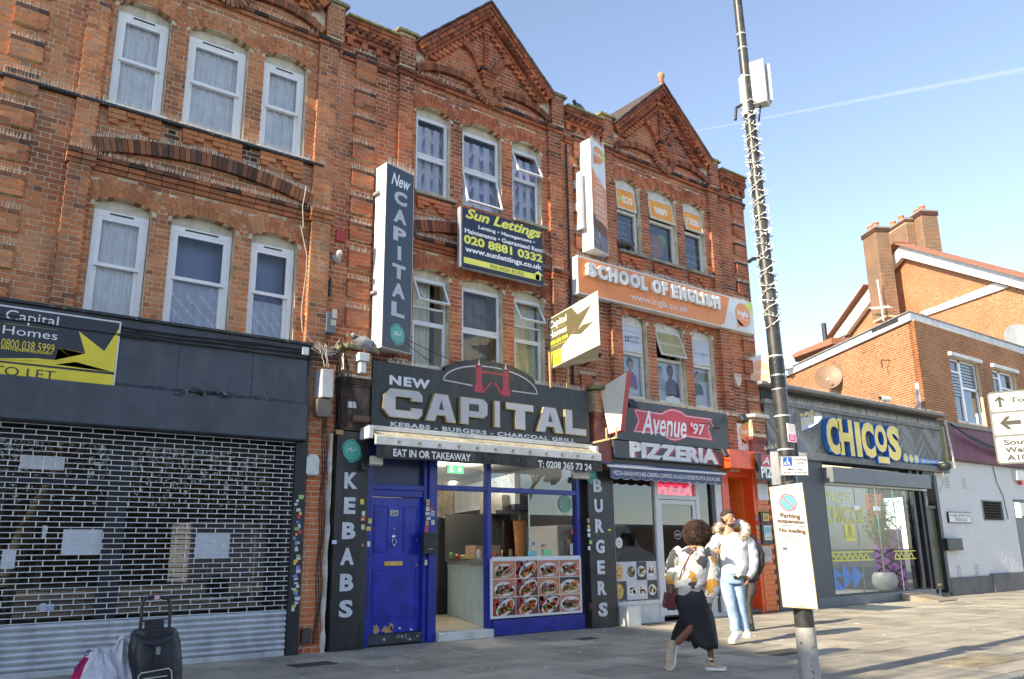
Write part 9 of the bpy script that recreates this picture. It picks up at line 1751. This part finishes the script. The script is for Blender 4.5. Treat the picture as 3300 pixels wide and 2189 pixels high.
GRB = mat('grey_ribbed_cuff', (.45,.43,.42), .9); loft('waistband', [(742, 952, 845, .150, 0), (738, 955, 810, .150, 0), (735, 955, 782, .148, 0)], w_, GRB, WMN, fold=.005); limb('cuff', [w_(1024, 868, .05), w_(1026, 915, .05)], [.052, .042], GRB, WMN, .02)
SKT = mat('black_jersey', (.018,.018,.022), .75, var=.3, bump=.3, bscale=20)
def skirt(rows, m, name, parent, slit=None):
 n = 40; vs = []
 for k, (ul, ur, v, dp) in enumerate(rows):
  a, b = w_(ul, v), w_(ur, v); c = (a+b)/2; h = (b-a)/2
  for i in range(n): t = 2*math.pi*i/n; f_ = 1+(.05*math.sin(5*t+k*.4)+.03*math.sin(9*t))*(k/len(rows)); p = c+h*math.cos(t)*f_+vf*dp*math.sin(t)*f_; vs.append(p+Vector((0, 0, .03*math.sin(3*t)*(k/len(rows))**2)))
 fs = [(i+n*k, i+n*(k+1), (i+1) % n+n*(k+1), (i+1) % n+n*k) for k in range(len(rows)-1) for i in range(n) if not (slit and k >= slit[0] and slit[1] <= i < slit[1]+1+(k-slit[0]))]
 o = MB().add(vs, fs).build(name, m, parent, smooth=True); so_ = o.modifiers.new('t', 'SOLIDIFY'); so_.thickness = .006; return o
skirt([(745, 945, 775, .13), (738, 990, 850, .16), (745, 1022, 930, .155), (765, 1048, 1000, .14), (785, 1065, 1060, .125), (815, 1075, 1120, .115), (850, 1088, 1190, .11), (885, 1098, 1260, .11), (905, 1098, 1295, .11)], SKT, 'skirt', WMN)
MB().slab([w_(u, v, d) for u, v, d in ((765, 1040, -.02), (900, 1130, -.02), (860, 1250, -.06), (800, 1235, -.10), (695, 1232, -.14), (712, 1160, -.10))], vf*-.02).build('skirt_panel', SKT, WMN, bevel=.008)
AF = mat('brown_afro_hair', (.075,.045,.03), .9, var=.45, scale=14); hc = w_(922, 318, -.02); MB().ball(hc, .148, .15, .138, 20, 14).build('hair_mass', AF, WMN, smooth=True); tuft_hair(hc, (.160, .16, .150), 4200, .030, .0042, 5, AF, 'hair', WMN)
WT = mat('beige_trainer', (.42,.33,.22), .6, var=.25, scale=14); shoe('trainer', w_(1000, 1488, -.05), w_(1170, 1492, .03), WT, WSH, WMN, .115, .050); shoe('trainer', w_(735, 1262, -.02), w_(690, 1490, .08), WT, WSH, WMN, .12, .050); seg('sock', [w_(1042, 1370), w_(1040, 1415)], [.042, .044], WSH, WMN, J)
BGM = mat('dark_red_leather', (.10,.012,.016), .35, var=.2); HBG = empty('handbag', w_(685, 880), 'small dark red leather handbag hanging at the left hip of the walking woman', 'handbag'); MB().slab([w_(630, 950, .06), w_(730, 985, .06), w_(745, 850, .06), w_(650, 820, .06)], -vf*.09).build('body', BGM, HBG, bevel=.012); MB().tube([w_(740, 850, .05), w_(790, 640, .16), w_(890, 440, .14), w_(940, 430, .02)], .008, 5).build('strap', mat('brown_strap', (.22,.07,.04), .5), HBG)
# --- third walker, dark clothes, mostly hidden behind the man
tf = GR(*q('d4', 1385, 1150)); t3 = Fig('d4', tf); TH = empty('person', tf, 'walker in dark padded jacket and dark trousers half hidden behind the man', 'person'); ex = MB(); head(ex, t3(1330, 290), vf-vr*.3, SK1, .95); wr_ = t3(1420, 690); hand(ex, wr_, t3(1415, 760), vf, SK1, .95, .8)
J = {'p': (t3(1350, 680), .13), 'c': (t3(1350, 540), .12), 't': (t3(1350, 420), .12), 'n': (t3(1335, 355), .05), 'h': (t3(1332, 310), .055), 'sl': (t3(1275, 420), .05), 'el': (t3(1265, 550), .042), 'wl': (t3(1280, 680), .03), 'sr': (t3(1410, 430), .05), 'er': (t3(1440, 560), .042), 'wr': (wr_, .03), 'jl': (t3(1310, 720), .08), 'kl': (t3(1320, 900), .055), 'al': (t3(1350, 1090), .038), 'fl': (t3(1345, 1130), .035), 'jr': (t3(1375, 720), .08), 'kr': (t3(1355, 900), .055), 'ar': (t3(1378, 1090), .038), 'fr': (t3(1385, 1130), .035)}
skin('body', J, E_, SKM, TH, extra=ex, col=SK1)
loft('jacket', [(1275, 1440, 720, .14, 0), (1270, 1455, 600, .15, 0), (1265, 1450, 450, .14, 0), (1295, 1400, 370, .08, 0)], t3, DARKC, TH, fold=.04); limb('sleeve', [t3(1410, 410), t3(1455, 500), t3(1458, 590), t3(1428, 680)], [.08, .085, .078, .055], DARKC, TH, .07, 16); limb('sleeve', [t3(1285, 410), t3(1265, 540), t3(1278, 670)], [.08, .078, .055], DARKC, TH, .07)
limb('trousers', [t3(1315, 690), t3(1318, 800), t3(1322, 900), t3(1350, 1090)], [.10, .092, .07, .05], DTR, TH, .06, 14); limb('trousers', [t3(1385, 690), t3(1380, 800), t3(1358, 900), t3(1380, 1090)], [.10, .092, .07, .05], DTR, TH, .06, 14); tuft_hair(t3(1370, 360), (.15, .12, .07), 350, .03, .005, 12, mat('dark_fur', (.06,.045,.035), .95), 'fur_trim', TH)
shoe('boot', t3(1345, 1140, -.05), t3(1335, 1150, .2), DARKC, DARKC, TH, .12); shoe('boot', t3(1395, 1135, -.1), t3(1380, 1150, .18), DARKC, DARKC, TH, .12)
tuft_hair(t3(1330, 280), (.09, .10, .11), 500, .03, .005, 2, HB, 'hair', TH)
# --- customer behind the pizzeria window
OLV = mat('olive_parka', (.075,.062,.035), .8, var=.2, bump=.4, bscale=16); gf = Vector((F(*q('d4', 310, 560), .75)[0], .75, .08)); g4 = lambda u, v, d=0: PT(*q('d4', u, v), gf+vf*d, vf); GU = empty('person', gf, 'person in olive fur-hooded parka behind the pizzeria window', 'person')
ex = MB(); head(ex, g4(305, 395), -vr*.8-vf*.2, SK1, .95); hand(ex, g4(235, 575), g4(205, 560), Vector((0, 0, 1)), SK1, .9, .8); B0 = Vector((gf.x, gf.y, .08))
J = {'p': (Vector((gf.x, gf.y, .95)), .13), 'c': (g4(320, 560), .12), 't': (g4(318, 490), .12), 'n': (g4(310, 440), .05), 'h': (g4(306, 410), .055), 'sl': (g4(265, 490), .05), 'el': (g4(245, 560, .1), .042), 'wl': (g4(235, 575), .03), 'jl': (B0+Vector((-.08, 0, .8)), .08), 'kl': (B0+Vector((-.09, 0, .48)), .055), 'al': (B0+Vector((-.09, 0, .08)), .04), 'jr': (B0+Vector((.08, 0, .8)), .08), 'kr': (B0+Vector((.09, 0, .48)), .055), 'ar': (B0+Vector((.09, 0, .08)), .04), 'sr': (g4(365, 490), .05), 'er': (g4(375, 560), .042), 'wr': (g4(360, 610), .03)}
skin('body', J, [e for e in E_ if e[1] not in ('fl', 'fr')], SKM, GU, extra=ex, col=SK1)
loft('parka', [(225, 395, 760, .16, 0), (235, 400, 640, .16, 0), (240, 400, 520, .15, 0), (275, 350, 440, .09, 0)], g4, OLV, GU, fold=.04); limb('sleeve', [g4(275, 485), g4(240, 545, .08), g4(235, 578, .1)], [.08, .075, .055], OLV, GU, .06); limb('sleeve', [g4(365, 485), g4(395, 560), g4(370, 620)], [.08, .075, .055], OLV, GU, .06)
tuft_hair(g4(320, 375, -.05), (.13, .13, .15), 900, .045, .005, 9, mat('dark_fur', (.16,.10,.05), .95), 'fur_hood', GU, zmin=-.7)
# == across the road, seen in the glass; an added block for street shade
def far_block(name, label, x0, x1, y0, y1, h, m, nx, nz):
 t = empty(name, ((x0+x1)/2, (y0+y1)/2, 0), label, 'building'); MB().box(x0, x1, y0, y1, -.1, h).build('wall', m, t); MB().box(x0-.1, x1+.1, y0-.1, y1+.1, h, h+.3).build('parapet', GC, t); sw = 1 if y1 < 0 else 0
 for i in range(nx):
  for j in range(nz): x = x0+(x1-x0)*(i+.5)/nx; z = 1.5+j*3.1; y = y1; rim(MB(), x-.6, x+.6, z, z+1.5, .08, y-.05, y+.04).build('window', UPVC, t); box('pane', x-.52, x+.52, y-.02, y+.02, z+.08, z+1.42, ROOM, t)
 return t
far_block('low_shop_block', 'low brick block across the road reflected in the shop glass', -14, 40, -42, -32, 3.3, mat('far_brick', (.26,.12,.07), .9, var=.3), 2, 1)
far_block('far_terrace', 'low brown building across the road further along', 42, 90, -56, -48, 3.4, mat('far_brick_brown', (.20,.12,.08), .9, var=.3), 2, 1)
shd = empty('unseen_shade_block', (-20, 0, 0), 'unseen tall brick block added down the street to shade the near pavement', 'building'); MB().plan([(-17.2, 4), (-17.2, -2.6), (-19.6, -7.2), (-21.2, -11.5), (-30, -11.5), (-30, 4)], -.1, 15.6).build('wall', mat('far_brick', (.26,.12,.07), .9, var=.3), shd)  # unseen block added, its face angled to set the shadow edge on the pavement
# bare plane trees
BK = mat('plane_bark', (.22,.18,.11), .9, var=.4, scale=6, bump=.4)
def tree(label, x, y, h, seed, lean=0):
 rr = random.Random(seed); t = empty('plane_tree', (x, y, 0), label, 'tree', 'bare plane trees across the road'); tr = MB(); cr_ = MB(); tr.tube([(x, y, -.1), (x+lean*.3, y, h*.18), (x+lean, y, h*.38)], [.30, .24, .20], 10)
 def br(p, d, L, r_, dep, mb):
  e = p+d*L; m2 = p.lerp(e, .5)+Vector((rr.gauss(0, .06), rr.gauss(0, .06), rr.gauss(0, .05)))*L; mb.tube([p, m2, e], [r_, r_*.8, r_*.55], 5 if dep > 1 else 3, False)
  if dep == 0: return
  for _ in range(3 if dep > 1 else 4): nd = (d+Vector((rr.gauss(0, .5), rr.gauss(0, .5), rr.gauss(.12, .35)))).normalized(); br(m2.lerp(e, rr.uniform(.2, 1)), nd, L*rr.uniform(.55, .8), r_*.5, dep-1, cr_)
 for k in range(5): a = k*1.26+rr.random(); br(Vector((x+lean, y, h*.36)), Vector((math.cos(a)*.6, math.sin(a)*.6, 1)).normalized(), h*.26, .11, 4, cr_)
 tr.build('trunk', BK, t, smooth=True); cr_.build('crown', BK, t)
tree('bare plane tree across the road, nearest the camera side', 3.5, -17.5, 11, 1, 1.2); tree('bare plane tree across the road opposite the pizzeria', 15, -24, 10, 2, -.8); tree('bare plane tree across the road at the left', -7, -20, 12, 3); tree('bare plane tree across the road opposite the restaurant', 27, -23, 9, 5)
tree('bare plane tree on the near kerb left of the camera', -9.5, -6.5, 12, 7)
rr = random.Random(17); tw = MB()
for k in range(9500):
 p = Vector((rr.uniform(-8, 19), rr.uniform(-31, -27), rr.uniform(.5, 9)*rr.uniform(.4, 1))); d = Vector((rr.gauss(0, .5), rr.gauss(0, .3), rr.gauss(.5, .5)))*rr.uniform(.5, 1.3); tw.tube([p, p+d], [.05, .018], 3, False)
tag(tw.build('twig_belt', mat('sunlit_twigs', (.22,.165,.08), .9, var=.5, scale=3)), 'belt of bare sunlit undergrowth across the road, mirrored in the shutter glass', 'undergrowth', kind='stuff')
# van parked across the road, seen only as a reflection
vw = mat('white_van_paint', (.68,.68,.68), .3, var=.03)
for vx, lab in ((7.6, 'white van parked behind the viewer, mirrored in the shuttered shop window'), (22.0, 'white van parked across the road, mirrored in the pizzeria window')):
 VN = empty('parked_van', (vx+3, -15, 0), lab, 'van', 'white vans parked across the road'); MB().prism([(vx+.4, .45), (vx+.4, 2.3), (vx+4.4, 2.35), (vx+5.3, 1.35), (vx+6.1, 1.1), (vx+6.2, .45)], -16.9, -14.9).build('body', vw, VN, bevel=.06)
 for x in (1.4, 5.2): MB().lathe((vx+x, -15.1, .34), [(.34, 0), (.35, .1), (.34, .22)], 20, (0, 1, 0)).build('wheel', BLACKM, VN, smooth=True)
 MB().box(vx+4.05, vx+4.85, -14.90, -14.87, 1.45, 2.0).build('side_window', ROOM, VN)
# == sky haze trail
ct = [CAMP+ray(2245, 422).normalized()*2200, CAMP+ray(3400, 205).normalized()*2200]
CTM = bpy.data.materials.new('thin_vapour'); t_, n, l = nodes(CTM); n.remove(n['Principled BSDF']); tr_ = n.new('ShaderNodeBsdfTransparent'); em = n.new('ShaderNodeBsdfDiffuse'); em.inputs[0].default_value = (.9,.9,.9,1); mx = n.new('ShaderNodeMixShader'); lw = n.new('ShaderNodeLayerWeight'); lw.inputs[0].default_value = .5; ml = n.new('ShaderNodeMapRange'); ml.inputs['From Max'].default_value = .8; ml.inputs['From Min'].default_value = 0; ml.inputs['To Min'].default_value = .05; ml.inputs['To Max'].default_value = 0; l.new(lw.outputs['Facing'], ml.inputs['Value']); l.new(ml.outputs[0], mx.inputs[0]); l.new(tr_.outputs[0], mx.inputs[1]); l.new(em.outputs[0], mx.inputs[2]); l.new(mx.outputs[0], n['Material Output'].inputs['Surface'])
tag(MB().tube([ct[0].lerp(ct[1], i/10) for i in range(11)], [2.0+.55*i for i in range(11)], 24, False).build('vapour_trail', CTM, smooth=True), 'faint straight aircraft vapour trail across the blue sky', 'vapour trail')
